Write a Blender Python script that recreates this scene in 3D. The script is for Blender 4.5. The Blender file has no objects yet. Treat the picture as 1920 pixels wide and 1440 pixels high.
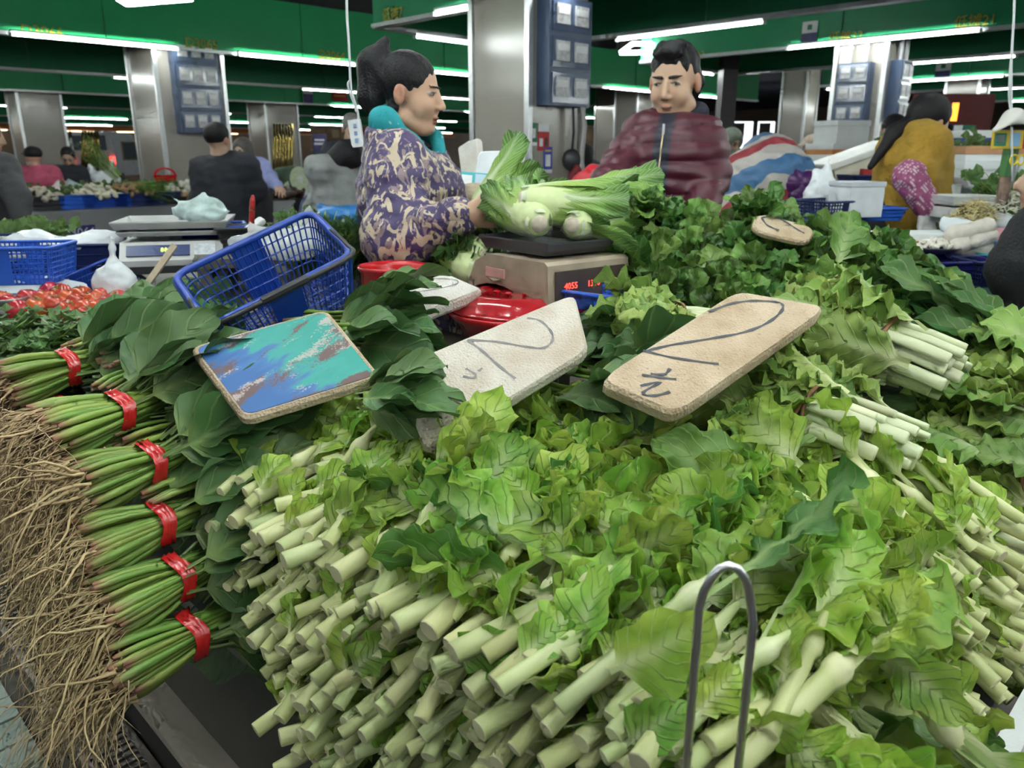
import bpy, math, random
import numpy as np
from mathutils import Vector, Matrix, Euler, noise

# ---------------------------------------------------------------- camera, world, exposure
scene = bpy.context.scene
COL = scene.collection
FPX = 1450.0
TH = math.atan(0.3)
CAMZ = 1.32
cam_d = bpy.data.cameras.new('camera'); cam = bpy.data.objects.new('camera', cam_d); COL.objects.link(cam)
cam_d.sensor_width = 36.0; cam_d.lens = FPX / 1920 * 36.0; cam_d.clip_start = 0.02; cam_d.clip_end = 200
cam.location = (0, 0, CAMZ); cam.rotation_euler = (math.pi/2 - TH, 0, 0)
cam_d.dof.use_dof = True; cam_d.dof.focus_distance = 1.25; cam_d.dof.aperture_fstop = 7.0
scene.camera = cam
vs = scene.view_settings
vs.view_transform = 'Standard'; vs.look = 'None'; vs.gamma = 1.0; vs.use_curve_mapping = False
vs.exposure = 0.40
world = bpy.data.worlds.new('world'); scene.world = world; world.use_nodes = True
wb = world.node_tree.nodes['Background']
wb.inputs[0].default_value = (0.75, 0.88, 1.0, 1); wb.inputs[1].default_value = 0.30
LAMP = 55.0           # emission strength of every tube lamp in the hall

cy = scene.cycles
cy.max_bounces = 4; cy.diffuse_bounces = 2; cy.glossy_bounces = 2; cy.transmission_bounces = 3; cy.transparent_max_bounces = 6
cy.caustics_reflective = False; cy.caustics_refractive = False; cy.use_adaptive_sampling = True; cy.adaptive_threshold = 0.15; cy.adaptive_min_samples = 12
SQ = math.sqrt(0.5)
def UV(u, v, z=0.0): return Vector(((u - v) * SQ, (u + v) * SQ, z))
# ---------------------------------------------------------------- helpers
def ray(px, py):
    xc = (px - 960) / FPX; yc = (720 - py) / FPX
    s, c = math.sin(TH), math.cos(TH)
    return Vector((xc, c + yc * s, -s + yc * c))
def at(px, py, Y):
    d = ray(px, py); t = Y / d.y
    return Vector((d.x * t, Y, CAMZ + d.z * t))
def atz(px, py, z):
    d = ray(px, py); t = (z - CAMZ) / d.z
    return Vector((d.x * t, d.y * t, z))
def mpp(Y): return Y / 1450.0        # metres per photo pixel, about

def tag(o, label=None, cat=None, group=None, kind=None):
    if label: o['label'] = label
    if cat: o['category'] = cat
    if group: o['group'] = group
    if kind: o['kind'] = kind
    return o
def thing(name, label, cat, loc=(0, 0, 0), rot=None, group=None, mat=None, kind=None):
    o = bpy.data.objects.new(name, None); COL.objects.link(o); o.empty_display_size = 0.05
    if mat is not None: o.matrix_world = mat
    else:
        o.location = loc
        if rot is not None: o.rotation_euler = rot
    return tag(o, label, cat, group, kind)
def put(name, mesh, parent=None, m=None):
    o = bpy.data.objects.new(name, mesh); COL.objects.link(o)
    if parent is not None: o.parent = parent
    if m is not None: o.matrix_basis = m
    return o
def frame(x, up=(0, 0, 1), loc=(0, 0, 0)):
    """matrix whose local +X is x and local +Z is close to up"""
    x = Vector(x).normalized(); z = Vector(up); y = z.cross(x)
    if y.length < 1e-6: y = Vector((0, 1, 0)).cross(x)
    y.normalize(); z = x.cross(y)
    m = Matrix((x, y, z)).transposed().to_4x4(); m.translation = Vector(loc); return m
def TR(loc=(0,0,0), rot=(0,0,0), s=1.0):
    m = Matrix.Translation(Vector(loc)) @ Euler(rot).to_matrix().to_4x4()
    if s != 1.0: m = m @ Matrix.Diagonal((*( (s,s,s) if not hasattr(s,'__len__') else s), 1))
    return m

class MB:
    def __init__(s): s.v = []; s.f = []; s.uv = []; s.pale = []; s.mi = []
    def add(s, vs, fs, pale=None, uv=None, mi=0):
        b = len(s.v); s.v.extend(tuple(p) for p in vs)
        s.f.extend(tuple(i + b for i in f) for f in fs); s.mi.extend([mi] * len(fs))
        s.pale.extend(pale if pale is not None else [0.0] * len(vs))
        s.uv.extend(uv if uv is not None else [(0.5, 0.5)] * len(vs)); return s
    def box(s, c, size, m=None, mi=0, taper=1.0):
        x, y, z = size[0]/2, size[1]/2, size[2]/2; c = Vector(c)
        vs = [Vector((sx*x*(taper if sz > 0 else 1), sy*y*(taper if sz > 0 else 1), sz*z)) for sz in (-1, 1) for sx, sy in ((-1,-1),(1,-1),(1,1),(-1,1))]
        vs = [(m @ p if m else p) + c for p in vs]
        return s.add(vs, [(3,2,1,0),(4,5,6,7),(0,1,5,4),(1,2,6,5),(2,3,7,6),(3,0,4,7)], mi=mi)
    def beam(s, a, b, w, h, up=(0,0,1), mi=0):
        a = Vector(a); b = Vector(b); m = frame(b - a, up); return s.box((a+b)/2, ((b-a).length, w, h), m.to_3x3(), mi)
    def tube(s, path, r, sides=6, cap=True, pale=None, flat=1.0, up=(0,0,1), mi=0):
        path = [Vector(p) for p in path]; n = len(path)
        if not hasattr(r, '__len__'): r = [r] * n
        vs = []; pl = []; uv = []
        prev = None
        for i, p in enumerate(path):
            t = (path[min(i+1, n-1)] - path[max(i-1, 0)])
            if t.length < 1e-9: t = Vector((1, 0, 0))
            t.normalize()
            if prev is None:
                a = Vector(up).cross(t)
                if a.length < 1e-4: a = Vector((1, 0.1, 0)).cross(t)
            else: a = prev - t * prev.dot(t)
            a.normalize(); prev = a; b = t.cross(a)
            for k in range(sides):
                th = 2 * math.pi * k / sides
                vs.append(p + a * (math.cos(th) * r[i]) + b * (math.sin(th) * r[i] * flat))
                pl.append(pale[i] if pale is not None else 0.0); uv.append((k / sides, i / max(1, n-1)))
        fs = [(i*sides+k, i*sides+(k+1) % sides, (i+1)*sides+(k+1) % sides, (i+1)*sides+k) for i in range(n-1) for k in range(sides)]
        if cap: fs += [tuple(reversed(range(sides))), tuple((n-1)*sides + k for k in range(sides))]
        return s.add(vs, fs, pl, uv, mi)
    def lathe(s, prof, seg=24, c=(0,0,0), m=None, mi=0, sx=1.0, sy=1.0, ang=0.0):
        c = Vector(c); vs = []; uv = []
        for j, (r, z) in enumerate(prof):
            for k in range(seg):
                th = 2*math.pi*k/seg + ang; p = Vector((r*math.cos(th)*sx, r*math.sin(th)*sy, z)); vs.append((m @ p if m else p) + c)
                uv.append((k/seg, j/max(1, len(prof)-1)))
        fs = [(j*seg+k, j*seg+(k+1) % seg, (j+1)*seg+(k+1) % seg, (j+1)*seg+k) for j in range(len(prof)-1) for k in range(seg)]
        if prof[0][0] > 1e-5: fs.append(tuple(reversed(range(seg))))
        if prof[-1][0] > 1e-5: fs.append(tuple((len(prof)-1)*seg + k for k in range(seg)))
        return s.add(vs, fs, None, uv, mi)
    def grid(s, fn, nu, nv, pale=None, mi=0, close=False):
        vs = []; pl = []; uv = []
        for j in range(nv):
            for i in range(nu):
                u = i/(nu-1); v = j/(nv-1); vs.append(fn(u, v)); uv.append((u, v)); pl.append(pale(u, v) if pale else 0.0)
        fs = [(j*nu+i, j*nu+i+1, (j+1)*nu+i+1, (j+1)*nu+i) for j in range(nv-1) for i in range(nu-1)]
        return s.add(vs, fs, pl, uv, mi)
    def prism(s, outline, h, m=None, c=(0,0,0), mi=0, bev=0.0):
        """outline in local xy, extruded from z=0 to z=h"""
        n = len(outline); c = Vector(c); vs = []
        lay = [(1.0, 0.0), (1.0, h)] if bev <= 0 else [(1-bev, 0), (1, h*0.25), (1, h*0.75), (1-bev, h)]
        cx = sum(p[0] for p in outline)/n; cy = sum(p[1] for p in outline)/n
        for k, z in lay:
            for p in outline:
                q = Vector((cx+(p[0]-cx)*k, cy+(p[1]-cy)*k, z)); vs.append((m @ q if m else q) + c)
        L = len(lay)
        fs = [tuple(reversed(range(n))), tuple((L-1)*n + k for k in range(n))] + [(j*n+k, j*n+(k+1) % n, (j+1)*n+(k+1) % n, (j+1)*n+k) for j in range(L-1) for k in range(n)]
        return s.add(vs, fs, mi=mi)
    def mesh(s, name, mats, smooth=False, attr=True):
        me = bpy.data.meshes.new(name); me.from_pydata([tuple(p) for p in s.v], [], s.f)
        for mt in (mats if isinstance(mats, (list, tuple)) else [mats]): me.materials.append(mt)
        n = len(me.polygons)
        if any(s.mi): me.polygons.foreach_set('material_index', s.mi)
        if smooth: me.polygons.foreach_set('use_smooth', [len(f) < 7 for f in s.f])
        if attr:
            a = me.attributes.new('pale', 'FLOAT', 'POINT'); a.data.foreach_set('value', s.pale)
            ul = me.uv_layers.new(name='UVMap'); li = np.zeros(len(me.loops), np.int32); me.loops.foreach_get('vertex_index', li)
            ul.data.foreach_set('uv', np.array(s.uv, np.float32)[li].ravel())
        me.update(); return me
    def build(s, name, mats, parent=None, m=None, smooth=False, attr=True):
        return put(name, s.mesh(name, mats, smooth, attr), parent, m)

# ---------------------------------------------------------------- SDF sculpting (smooth blended bodies) meshed with surface nets
def cap(a, b, ra, rb=None, k=0.03, c=0): return ('c', np.array(a, float), np.array(b, float), ra, ra if rb is None else rb, k, c)
def ell(p, r, k=0.03, c=0, rot=None):
    R = None if rot is None else np.array(rot if isinstance(rot, Matrix) else Euler(rot).to_matrix()).T
    return ('e', np.array(p, float), np.array(r, float), R, k, c)
def cut(prim): return ('x', prim)
def _dist(p, P):
    if p[0] == 'c':
        a, b, ra, rb = p[1:5]; ab = b - a; h = np.clip(((P - a) @ ab) / max(ab @ ab, 1e-12), 0, 1)
        return np.linalg.norm(P - a - h[:, None] * ab, axis=1) - (ra + (rb - ra) * h)
    q = P - p[1]
    if p[3] is not None: q = q @ p[3].T
    r = p[2]; k0 = np.linalg.norm(q / r, axis=1); k1 = np.linalg.norm(q / (r * r), axis=1)
    return k0 * (k0 - 1.0) / np.maximum(k1, 1e-9)
def _bounds(prims):
    lo = np.full(3, 1e9); hi = -lo
    for p in prims:
        if p[0] == 'x': continue
        if p[0] == 'c': pts = [p[1]-p[3], p[1]+p[3], p[2]-p[4], p[2]+p[4]]
        else: m = p[2].max() if p[3] is not None else p[2]; pts = [p[1]-m, p[1]+m]
        for q in pts: lo = np.minimum(lo, q); hi = np.maximum(hi, q)
    return lo, hi
def sdf_eval(prims, P):
    D = np.full(len(P), 1e3); Cc = np.zeros(len(P), np.int32); B = np.full(len(P), 1e3)
    for p in prims:
        if p[0] == 'x':
            d = _dist(p[1], P); k = p[1][-2]; h = np.maximum(k - np.abs(D + d), 0) / k; D = np.maximum(D, -d) + h*h*k/4; continue
        d = _dist(p, P); k = p[-2]
        h = np.maximum(k - np.abs(D - d), 0) / k; D = np.minimum(D, d) - h*h*k*0.25
        m = d < B; B[m] = d[m]; Cc[m] = p[-1]
    return D, Cc
def sdf_mesh(name, prims, mats, res=0.01, disp=None, attrfn=None, smooth=True, clip=None, tints=None):
    """disp(P)->offset added to the distance; attrfn(P)->'pale' value; mats by prim colour index"""
    lo, hi = _bounds(prims); lo = lo - 3*res - 0.01; hi = hi + 3*res + 0.01
    if clip: lo = np.maximum(lo, clip[0]); hi = np.minimum(hi, clip[1])
    n = np.maximum(((hi - lo) / res).astype(int) + 2, 4)
    ax = [lo[i] + res * np.arange(n[i]) for i in range(3)]
    D = np.full(n, 1e3)
    for p in prims:
        c = p[1] if p[0] == 'x' else p
        l2, h2 = _bounds([c]); mg = c[-2] + 0.03 + 2*res
        i0 = np.clip(((l2 - mg - lo) / res).astype(int), 0, n); i1 = np.clip(((h2 + mg - lo) / res).astype(int) + 2, 0, n)
        if (i1 <= i0).any(): continue
        sl = tuple(slice(i0[i], i1[i]) for i in range(3))
        g = np.stack(np.meshgrid(*[ax[i][sl[i]] for i in range(3)], indexing='ij'), -1).reshape(-1, 3)
        d = _dist(c, g).reshape(i1 - i0); o = D[sl]; k = c[-2]
        if p[0] == 'x': h = np.maximum(k - np.abs(o + d), 0) / k; D[sl] = np.maximum(o, -d) + h*h*k/4
        else: h = np.maximum(k - np.abs(o - d), 0) / k; D[sl] = np.minimum(o, d) - h*h*k/4
    if disp is not None:
        near = np.argwhere(np.abs(D) < max(0.05, 4*res)); D[near[:,0], near[:,1], near[:,2]] += disp(lo + res*near)
    D[0] = D[-1] = 1; D[:, 0] = D[:, -1] = 1; D[:, :, 0] = D[:, :, -1] = 1
    S = D < 0
    c = [S[i:n[0]-1+i, j:n[1]-1+j, k:n[2]-1+k] for i in (0,1) for j in (0,1) for k in (0,1)]
    cnt = sum(x.astype(np.int8) for x in c); act = (cnt > 0) & (cnt < 8)
    idx = np.full(act.shape, -1, np.int64); cells = np.argwhere(act); idx[act] = np.arange(len(cells))
    acc = np.zeros((len(cells), 3)); num = np.zeros(len(cells))
    cor = [np.array((i, j, k)) for i in (0,1) for j in (0,1) for k in (0,1)]
    for a in range(8):
        for b in range(a+1, 8):
            if np.abs(cor[a] - cor[b]).sum() != 1: continue
            ia = cells + cor[a]; ib = cells + cor[b]
            da = D[ia[:,0], ia[:,1], ia[:,2]]; db = D[ib[:,0], ib[:,1], ib[:,2]]
            m = (da < 0) != (db < 0); t = np.where(m, da / np.where(m, da - db, 1), 0)
            acc += np.where(m[:, None], cor[a] + t[:, None] * (cor[b] - cor[a]), 0); num += m
    V = lo + res * (cells + acc / num[:, None])
    F = []
    for d in range(3):
        e1, e2 = (d+1) % 3, (d+2) % 3
        sl = [slice(1, -1)] * 3; sl2 = list(sl); sl[d] = slice(0, n[d]-1); sl2[d] = slice(1, n[d])
        A = S[tuple(sl)]; Bq = S[tuple(sl2)]
        ed = np.argwhere(A != Bq); off = np.ones(3, int); off[d] = 0; P0 = ed + off
        ins = A[A != Bq]
        def ix(q): return idx[q[:,0], q[:,1], q[:,2]]
        u1 = np.zeros(3, int); u1[e1] = 1; u2 = np.zeros(3, int); u2[e2] = 1
        q = np.stack([ix(P0-u1-u2), ix(P0-u2), ix(P0), ix(P0-u1)], 1)
        q[~ins] = q[~ins][:, ::-1]; F.append(q)
    F = np.concatenate(F); F = F[(F >= 0).all(1)]
    me = bpy.data.meshes.new(name); me.from_pydata(V.tolist(), [], F.tolist())
    for mt in (mats if isinstance(mats, (list, tuple)) else [mats]): me.materials.append(mt)
    if isinstance(mats, (list, tuple)) and len(mats) > 1:
        _, cc = sdf_eval(prims, V[F].mean(1)); me.polygons.foreach_set('material_index', cc.astype(np.int32))
    if smooth: me.polygons.foreach_set('use_smooth', [True] * len(me.polygons))
    if tints is not None:
        colr = np.tile(np.array([*tints[0], 1.0]), (len(V), 1))
        for p in prims:
            if p[0] == 'x' or p[-1] == 0: continue
            w = np.clip(1.25 - np.maximum(_dist(p, V), 0) / (tints['soft']), 0, 1)[:, None]
            colr[:, :3] = colr[:, :3] * (1 - w) + np.array(tints[p[-1]]) * w
        a = me.attributes.new('tint', 'FLOAT_COLOR', 'POINT'); a.data.foreach_set('color', colr.ravel().astype(np.float32))
    if attrfn is not None:
        a = me.attributes.new('pale', 'FLOAT', 'POINT'); a.data.foreach_set('value', np.asarray(attrfn(V), np.float32))
    me.update(); return me
_rs = np.random.RandomState(5)
_NW = _rs.normal(size=(12, 3)); _NP = _rs.uniform(0, 6.28, 12)
def wob(P, f, n=8):
    """cheap smooth noise of about -1..1"""
    o = np.zeros(len(P))
    for i in range(n): o += np.sin(P @ (_NW[i] * f) + _NP[i])
    return o / math.sqrt(n) * 0.8

# ---------------------------------------------------------------- materials
MATS = {}
def _nt(name):
    m = bpy.data.materials.new(name); m.use_nodes = True; nt = m.node_tree; MATS[name] = m
    return m, nt, nt.nodes, nt.links, nt.nodes['Principled BSDF']
def sock(L, v, s):
    if hasattr(v, 'links') or hasattr(v, 'is_output'): L.new(v, s)
    else: s.default_value = v
def mixc(N, L, a, b, f, mode='MIX'):
    n = N.new('ShaderNodeMix'); n.data_type = 'RGBA'; n.blend_type = mode
    for s, v in ((n.inputs[0], f), (n.inputs[6], a), (n.inputs[7], b)):
        if isinstance(v, (tuple, list)) and len(v) == 3: v = (*v, 1)
        sock(L, v, s)
    return n.outputs[2]
def mth(N, L, op, a, b=None, c=None):
    n = N.new('ShaderNodeMath'); n.operation = op
    for i, v in enumerate((a, b, c)):
        if v is not None: sock(L, v, n.inputs[i])
    return n.outputs[0]
def noi(N, L, scale, detail=3.0, vec=None, dist=0.0):
    n = N.new('ShaderNodeTexNoise'); n.inputs['Scale'].default_value = scale; n.inputs['Detail'].default_value = detail; n.inputs['Distortion'].default_value = dist
    if vec is not None: L.new(vec, n.inputs['Vector'])
    return n.outputs['Fac']
def objc(N): return N.new('ShaderNodeTexCoord').outputs['Object']
def ramp(N, L, f, stops, interp='LINEAR'):
    n = N.new('ShaderNodeValToRGB'); e = n.color_ramp.elements; n.color_ramp.interpolation = interp
    while len(e) < len(stops): e.new(0.5)
    for q, (p, c) in zip(e, stops): q.position = p; q.color = (*c, 1) if len(c) == 3 else c
    L.new(f, n.inputs[0]); return n.outputs[0]
def bump(N, L, B, h, strength=0.3, dist=0.01):
    n = N.new('ShaderNodeBump'); n.inputs['Strength'].default_value = strength; n.inputs['Distance'].default_value = dist
    L.new(h, n.inputs['Height']); L.new(n.outputs[0], B.inputs['Normal'])
def simple(name, col, rough=0.5, metal=0.0, var=0.12, scale=12.0, bmp=0.0, bscale=60.0, spec=0.5, trans=0.0, alpha=1.0, rnd=0.0, coat=0.0):
    if name in MATS: return MATS[name]
    m, nt, N, L, B = _nt(name)
    o = objc(N); f = noi(N, L, scale, 2.0, o)
    dark = tuple(c * (1 - var * 2) for c in col); lite = tuple(min(1, c * (1 + var * 2)) for c in col)
    c = mixc(N, L, dark, lite, f)
    if rnd > 0:
        oi = N.new('ShaderNodeObjectInfo'); h = N.new('ShaderNodeHueSaturation')
        L.new(mth(N, L, 'MULTIPLY_ADD', oi.outputs['Random'], rnd * 0.12, 0.5 - rnd * 0.06), h.inputs['Hue'])
        L.new(mth(N, L, 'MULTIPLY_ADD', oi.outputs['Random'], rnd, 1 - rnd * 0.5), h.inputs['Value']); L.new(c, h.inputs['Color']); c = h.outputs[0]
    L.new(c, B.inputs['Base Color']); B.inputs['Roughness'].default_value = rough; B.inputs['Metallic'].default_value = metal
    B.inputs['Specular IOR Level'].default_value = spec; B.inputs['Coat Weight'].default_value = coat
    if trans: B.inputs['Transmission Weight'].default_value = trans
    B.inputs['Alpha'].default_value = alpha
    if bmp: bump(N, L, B, noi(N, L, bscale, 1.5, o), bmp)
    return m
def emis(name, col, s):
    if name in MATS: return MATS[name]
    m, nt, N, L, B = _nt(name); B.inputs['Base Color'].default_value = (*col, 1)
    B.inputs['Emission Color'].default_value = (*col, 1); B.inputs['Emission Strength'].default_value = s; return m
def leafmat(name, blade, pale, blade2=None, vein=0.35, vscale=9.0, rough=0.42, transl=0.3, rnd=0.35, hue=0.05, blotch=0.35, rib=0.0, bmp=0.35, nsc=30.0, spec=0.4):
    """blade colour to pale petiole by the 'pale' attribute; side veins run off the midrib in UV space"""
    m, nt, N, L, B = _nt(name)
    at_ = N.new('ShaderNodeAttribute'); at_.attribute_name = 'pale'; pf = at_.outputs['Fac']
    uv = N.new('ShaderNodeUVMap'); sp = N.new('ShaderNodeSeparateXYZ'); L.new(uv.outputs[0], sp.inputs[0])
    a = mth(N, L, 'ABSOLUTE', mth(N, L, 'SUBTRACT', sp.outputs[0], 0.5))
    w = mth(N, L, 'MULTIPLY', mth(N, L, 'SUBTRACT', sp.outputs[1], mth(N, L, 'MULTIPLY', a, 0.55)), vscale)
    oc = objc(N); nz = noi(N, L, nsc, 2.0, oc)
    w = mth(N, L, 'FRACT', mth(N, L, 'ADD', w, mth(N, L, 'MULTIPLY', nz, 0.5)))
    w = mth(N, L, 'ABSOLUTE', mth(N, L, 'SUBTRACT', w, 0.5))
    vm = N.new('ShaderNodeMapRange'); vm.inputs[1].default_value = 0.0; vm.inputs[2].default_value = 0.09; vm.inputs[3].default_value = 1; vm.inputs[4].default_value = 0
    L.new(w, vm.inputs[0])
    b2 = blade2 or tuple(c * 0.6 for c in blade)
    nb = noi(N, L, nsc * 0.5, 1.0, oc)
    cr = N.new('ShaderNodeMapRange'); cr.inputs[1].default_value = 0.35; cr.inputs[2].default_value = 0.65; L.new(nb, cr.inputs[0])
    c = mixc(N, L, blade, b2, mth(N, L, 'MULTIPLY', cr.outputs[0], blotch * 2))
    mr = N.new('ShaderNodeMapRange'); mr.inputs[1].default_value = 0.0; mr.inputs[2].default_value = 0.045; mr.inputs[3].default_value = 1; mr.inputs[4].default_value = 0; L.new(a, mr.inputs[0])
    f = mth(N, L, 'MAXIMUM', pf, mth(N, L, 'MULTIPLY', vm.outputs[0], vein))
    f = mth(N, L, 'MAXIMUM', f, mth(N, L, 'MULTIPLY', mr.outputs[0], max(vein, rib)))
    c = mixc(N, L, c, pale, f)
    oi = N.new('ShaderNodeObjectInfo'); h = N.new('ShaderNodeHueSaturation')
    L.new(mth(N, L, 'MULTIPLY_ADD', oi.outputs['Random'], hue, 0.5 - hue * 0.5), h.inputs['Hue'])
    r2 = mth(N, L, 'FRACT', mth(N, L, 'MULTIPLY', oi.outputs['Random'], 7.31))
    L.new(mth(N, L, 'MULTIPLY_ADD', r2, rnd, 1 - rnd * 0.5), h.inputs['Value']); L.new(c, h.inputs['Color']); c = h.outputs[0]
    L.new(c, B.inputs['Base Color']); B.inputs['Roughness'].default_value = rough; B.inputs['Specular IOR Level'].default_value = spec
    if bmp: bump(N, L, B, mth(N, L, 'ADD', mth(N, L, 'MULTIPLY', vm.outputs[0], -0.6), nz), bmp, 0.004)
    if transl:
        t = N.new('ShaderNodeBsdfTranslucent'); L.new(c, t.inputs[0]); mx = N.new('ShaderNodeMixShader'); mx.inputs[0].default_value = transl
        L.new(B.outputs[0], mx.inputs[1]); L.new(t.outputs[0], mx.inputs[2]); L.new(mx.outputs[0], N['Material Output'].inputs[0])
    return m
def textobj(name, body, size, m, mat, parent=None, ext=0.001, align='CENTER'):
    c = bpy.data.curves.new(name, 'FONT'); c.body = body; c.size = size; c.align_x = align; c.align_y = 'CENTER'; c.extrude = ext; c.resolution_u = 2
    c.materials.append(mat); tmp = bpy.data.objects.new(name, c); COL.objects.link(tmp)
    me = bpy.data.meshes.new_from_object(tmp.evaluated_get(bpy.context.evaluated_depsgraph_get())); bpy.data.objects.remove(tmp)
    o = bpy.data.objects.new(name, me); COL.objects.link(o)
    if parent is not None: o.parent = parent
    o.matrix_basis = m; return o
RND = random.Random(7)
def rr(a, b): return RND.uniform(a, b)
# ================================================================ structure
green = simple('green_panel', (0.022, 0.36, 0.13), 0.38, 0.0, 0.05, 2.0, spec=0.4)
shade_green = simple('green_panel_shaded', (0.014, 0.26, 0.11), 0.42, 0.0, 0.05, 2.0)  # same panel green darkened, shade of the unlit faces put into the colour
steelm = simple('brushed_steel', (0.55, 0.56, 0.57), 0.34, 1.0, 0.08, 30.0)
darkceil = simple('dark_ceiling', (0.035, 0.04, 0.055), 0.8, 0.0, 0.3, 3.0)
tileb = simple('column_tile', (0.34, 0.31, 0.275), 0.16, 0.0, 0.03, 5.0, spec=0.6)
tubem = emis('tube_lamp', (0.93, 1.0, 0.97), LAMP)
orangem = emis('orange_fascia_glow', (1.0, 0.32, 0.05), 1.1)
warmtube = emis('warm_tube', (1.0, 0.72, 0.42), 9.0)
yel = simple('yellow_letter', (0.55, 0.45, 0.05), 0.5)
lampcap = simple('lamp_housing', (0.55, 0.6, 0.58), 0.4)

def struct(name, b, mat, parent=None, smooth=False, label=None):
    o = b.build(name, mat, parent, smooth=smooth, attr=False)
    if parent is None:
        o['kind'] = 'structure'
        if label: o['label'] = label
    return o

# floor, dull concrete under everything
def floormat():
    m, nt, N, L, B = _nt('floor_concrete')
    o = objc(N); f = noi(N, L, 3.0, 6.0, o); g = noi(N, L, 22.0, 5.0, o)
    c = ramp(N, L, mth(N, L, 'MULTIPLY_ADD', g, 0.5, mth(N, L, 'MULTIPLY', f, 0.5)), [(0.3, (0.03, 0.022, 0.015)), (0.55, (0.09, 0.075, 0.055)), (0.75, (0.16, 0.15, 0.12))])
    L.new(c, B.inputs['Base Color']); B.inputs['Roughness'].default_value = 0.6; bump(N, L, B, g, 0.3); return m
fl = struct('floor', MB().box((0, 18, -0.03), (90, 70, 0.06)), floormat())
struct('ceiling', MB().box((0, 18, 3.75), (90, 70, 0.1)), darkceil)
bw = simple('back_wall', (0.20, 0.145, 0.10), 0.7, 0, 0.2, 1.0)
struct('wall_back', MB().beam(UV(-22, 42, 1.8), UV(42, 42, 1.8), 0.2, 3.9), bw)
wr = struct('wall_right', MB().beam(UV(44, 42, 1.8), UV(44, -22, 1.8), 0.2, 3.9), bw)

# hanging green fascias: two families of parallel rings, tube lamps along their lower edges
NT = [0]
def fascia(a, b, z0, h, out, lamps, num, mat=green, lit=tubem, lamp_side=1):
    """a,b ground ends; out = outward direction; lamps = list of (start,end) metres from a"""
    a = Vector(a); b = Vector(b); d = (b - a); ln = d.length; d.normalize()
    NT[0] += 1
    # panels of 1.6 m with a fine joint
    root = struct(f'trim_{NT[0]}', MB().beam(a + Vector((0,0,z0+0.02)), b + Vector((0,0,z0+0.02)), 0.10, 0.035), steelm)
    n = max(1, round(ln / 2.4)); me = None
    for i in range(n):
        p0 = a + d * (ln*i/n + 0.006); p1 = a + d * (ln*(i+1)/n - 0.006)
        if me is None:
            q = MB().box((0, 0, 0), ((p1-p0).length, 0.05, h)); me = q.mesh('panel', mat, attr=False)
        put('panel', me, root, frame(p1 - p0, (0,0,1), (p0+p1)/2 + Vector((0,0,z0 + h/2 + 0.035))))
    for (s, e) in lamps:
        p0 = a + d*s + out*0.12 + Vector((0,0,z0+0.0)); p1 = a + d*e + out*0.12 + Vector((0,0,z0+0.0))
        MB().tube([p0, p1], 0.012, 6).build('lamp_tube', lit, root, attr=False)
        hb = MB(); hb.beam(p0 + Vector((0,0,0.035)) - out*0.01, p1 + Vector((0,0,0.035)) - out*0.01, 0.05, 0.018)
        hb.box(p0, (0.035, 0.035, 0.035)).box(p1, (0.035, 0.035, 0.035)); hb.build('lamp_holder', lampcap, root, attr=False)
    return root
oU = UV(-1, 0); oV = UV(0, -1)
def lampset(L, s0, step, ln): return [(s, s+ln) for s in np.arange(s0, L-ln, step)]
F1 = fascia(UV(-6, 9.2), UV(17, 9.2), 2.4, 0.62, oV, [(4.15, 5.75), (6.35, 7.95), (8.3, 9.9), (10.6, 12.2), (12.9, 14.3), (14.9, 16.3), (17.5, 19), (20, 21.5)], 0)
fascia(UV(-6, 13), UV(20, 13), 2.4, 0.62, -oV, lampset(26, 4.2, 3.2, 1.6), 1, shade_green)
fascia(UV(-9, 17.4), UV(24, 17.4), 2.4, 0.62, oV, lampset(33, 2.5, 4.4, 1.6), 2)
fascia(UV(-9, 22.8), UV(28, 22.8), 2.4, 0.62, -oV, lampset(37, 1.0, 4.4, 1.6), 3, shade_green)
fascia(UV(-12, 29.6), UV(34, 29.6), 2.4, 0.62, oV, lampset(46, 1.0, 4.8, 2.4), 4)
fascia(UV(-12, 37), UV(36, 37), 2.4, 0.62, oV, lampset(48, 3.0, 4.8, 2.4), 5, shade_green)
fascia(UV(-15, 41.5), UV(36, 41.5), 2.25, 0.6, oV, lampset(51, 0.5, 3.6, 2.6), 6, simple('orange_panel', (0.55, 0.16, 0.02), 0.5), warmtube)
# rings over the stalls on the near and right side
VE = 6.35
# unseen lamp rows behind the viewer, added for front light on the greens
fascia(UV(-2.2, 7.0), UV(-2.2, -5), 2.4, 0.62, -oU, [(1.4, 3.0), (3.5, 5.1), (5.4, 7.0), (7.3, 8.9)], 7)
fascia(UV(-2.0, -2.2), UV(6.5, -2.2), 2.4, 0.62, -oV, [(0.6, 2.2), (2.5, 4.1), (4.4, 6.0)], 7)
fascia(UV(0.30, VE), UV(0.30, -5), 2.4, 0.62, -oU, [(0.3, 1.9), (2.3, 3.9), (4.1, 5.7), (5.8, 7.4)], 7)  # near side of the ring, out of view; last tube added to brighten the heap
fascia(UV(0.30, -0.6), UV(2.35, -0.6), 2.4, 0.62, -oV, [(0.2, 1.8)], 7)  # unseen cross fascia, added as more light on the heap
fascia(UV(1.30, 3.2), UV(1.30, -0.5), 2.5, 0.2, oU, [(0.1, 1.7), (1.9, 3.5)], 7)  # extra inner lamp row out of view, added to light the stall from above
fascia(UV(2.35, VE), UV(2.35, -5), 2.4, 0.62, -oU, [(0.05, 1.6), (2.2, 3.8), (4.2, 5.8), (6.4, 8.0)], 8)
fascia(UV(0.30, VE), UV(2.35, VE), 2.4, 0.62, -oV, [(0.3, 1.9)], 9)
fascia(UV(4.58, VE), UV(4.58, -7), 2.4, 0.62, oU, [(1.0, 2.6), (5.0, 6.6), (8.5, 10)], 10, shade_green)
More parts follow.
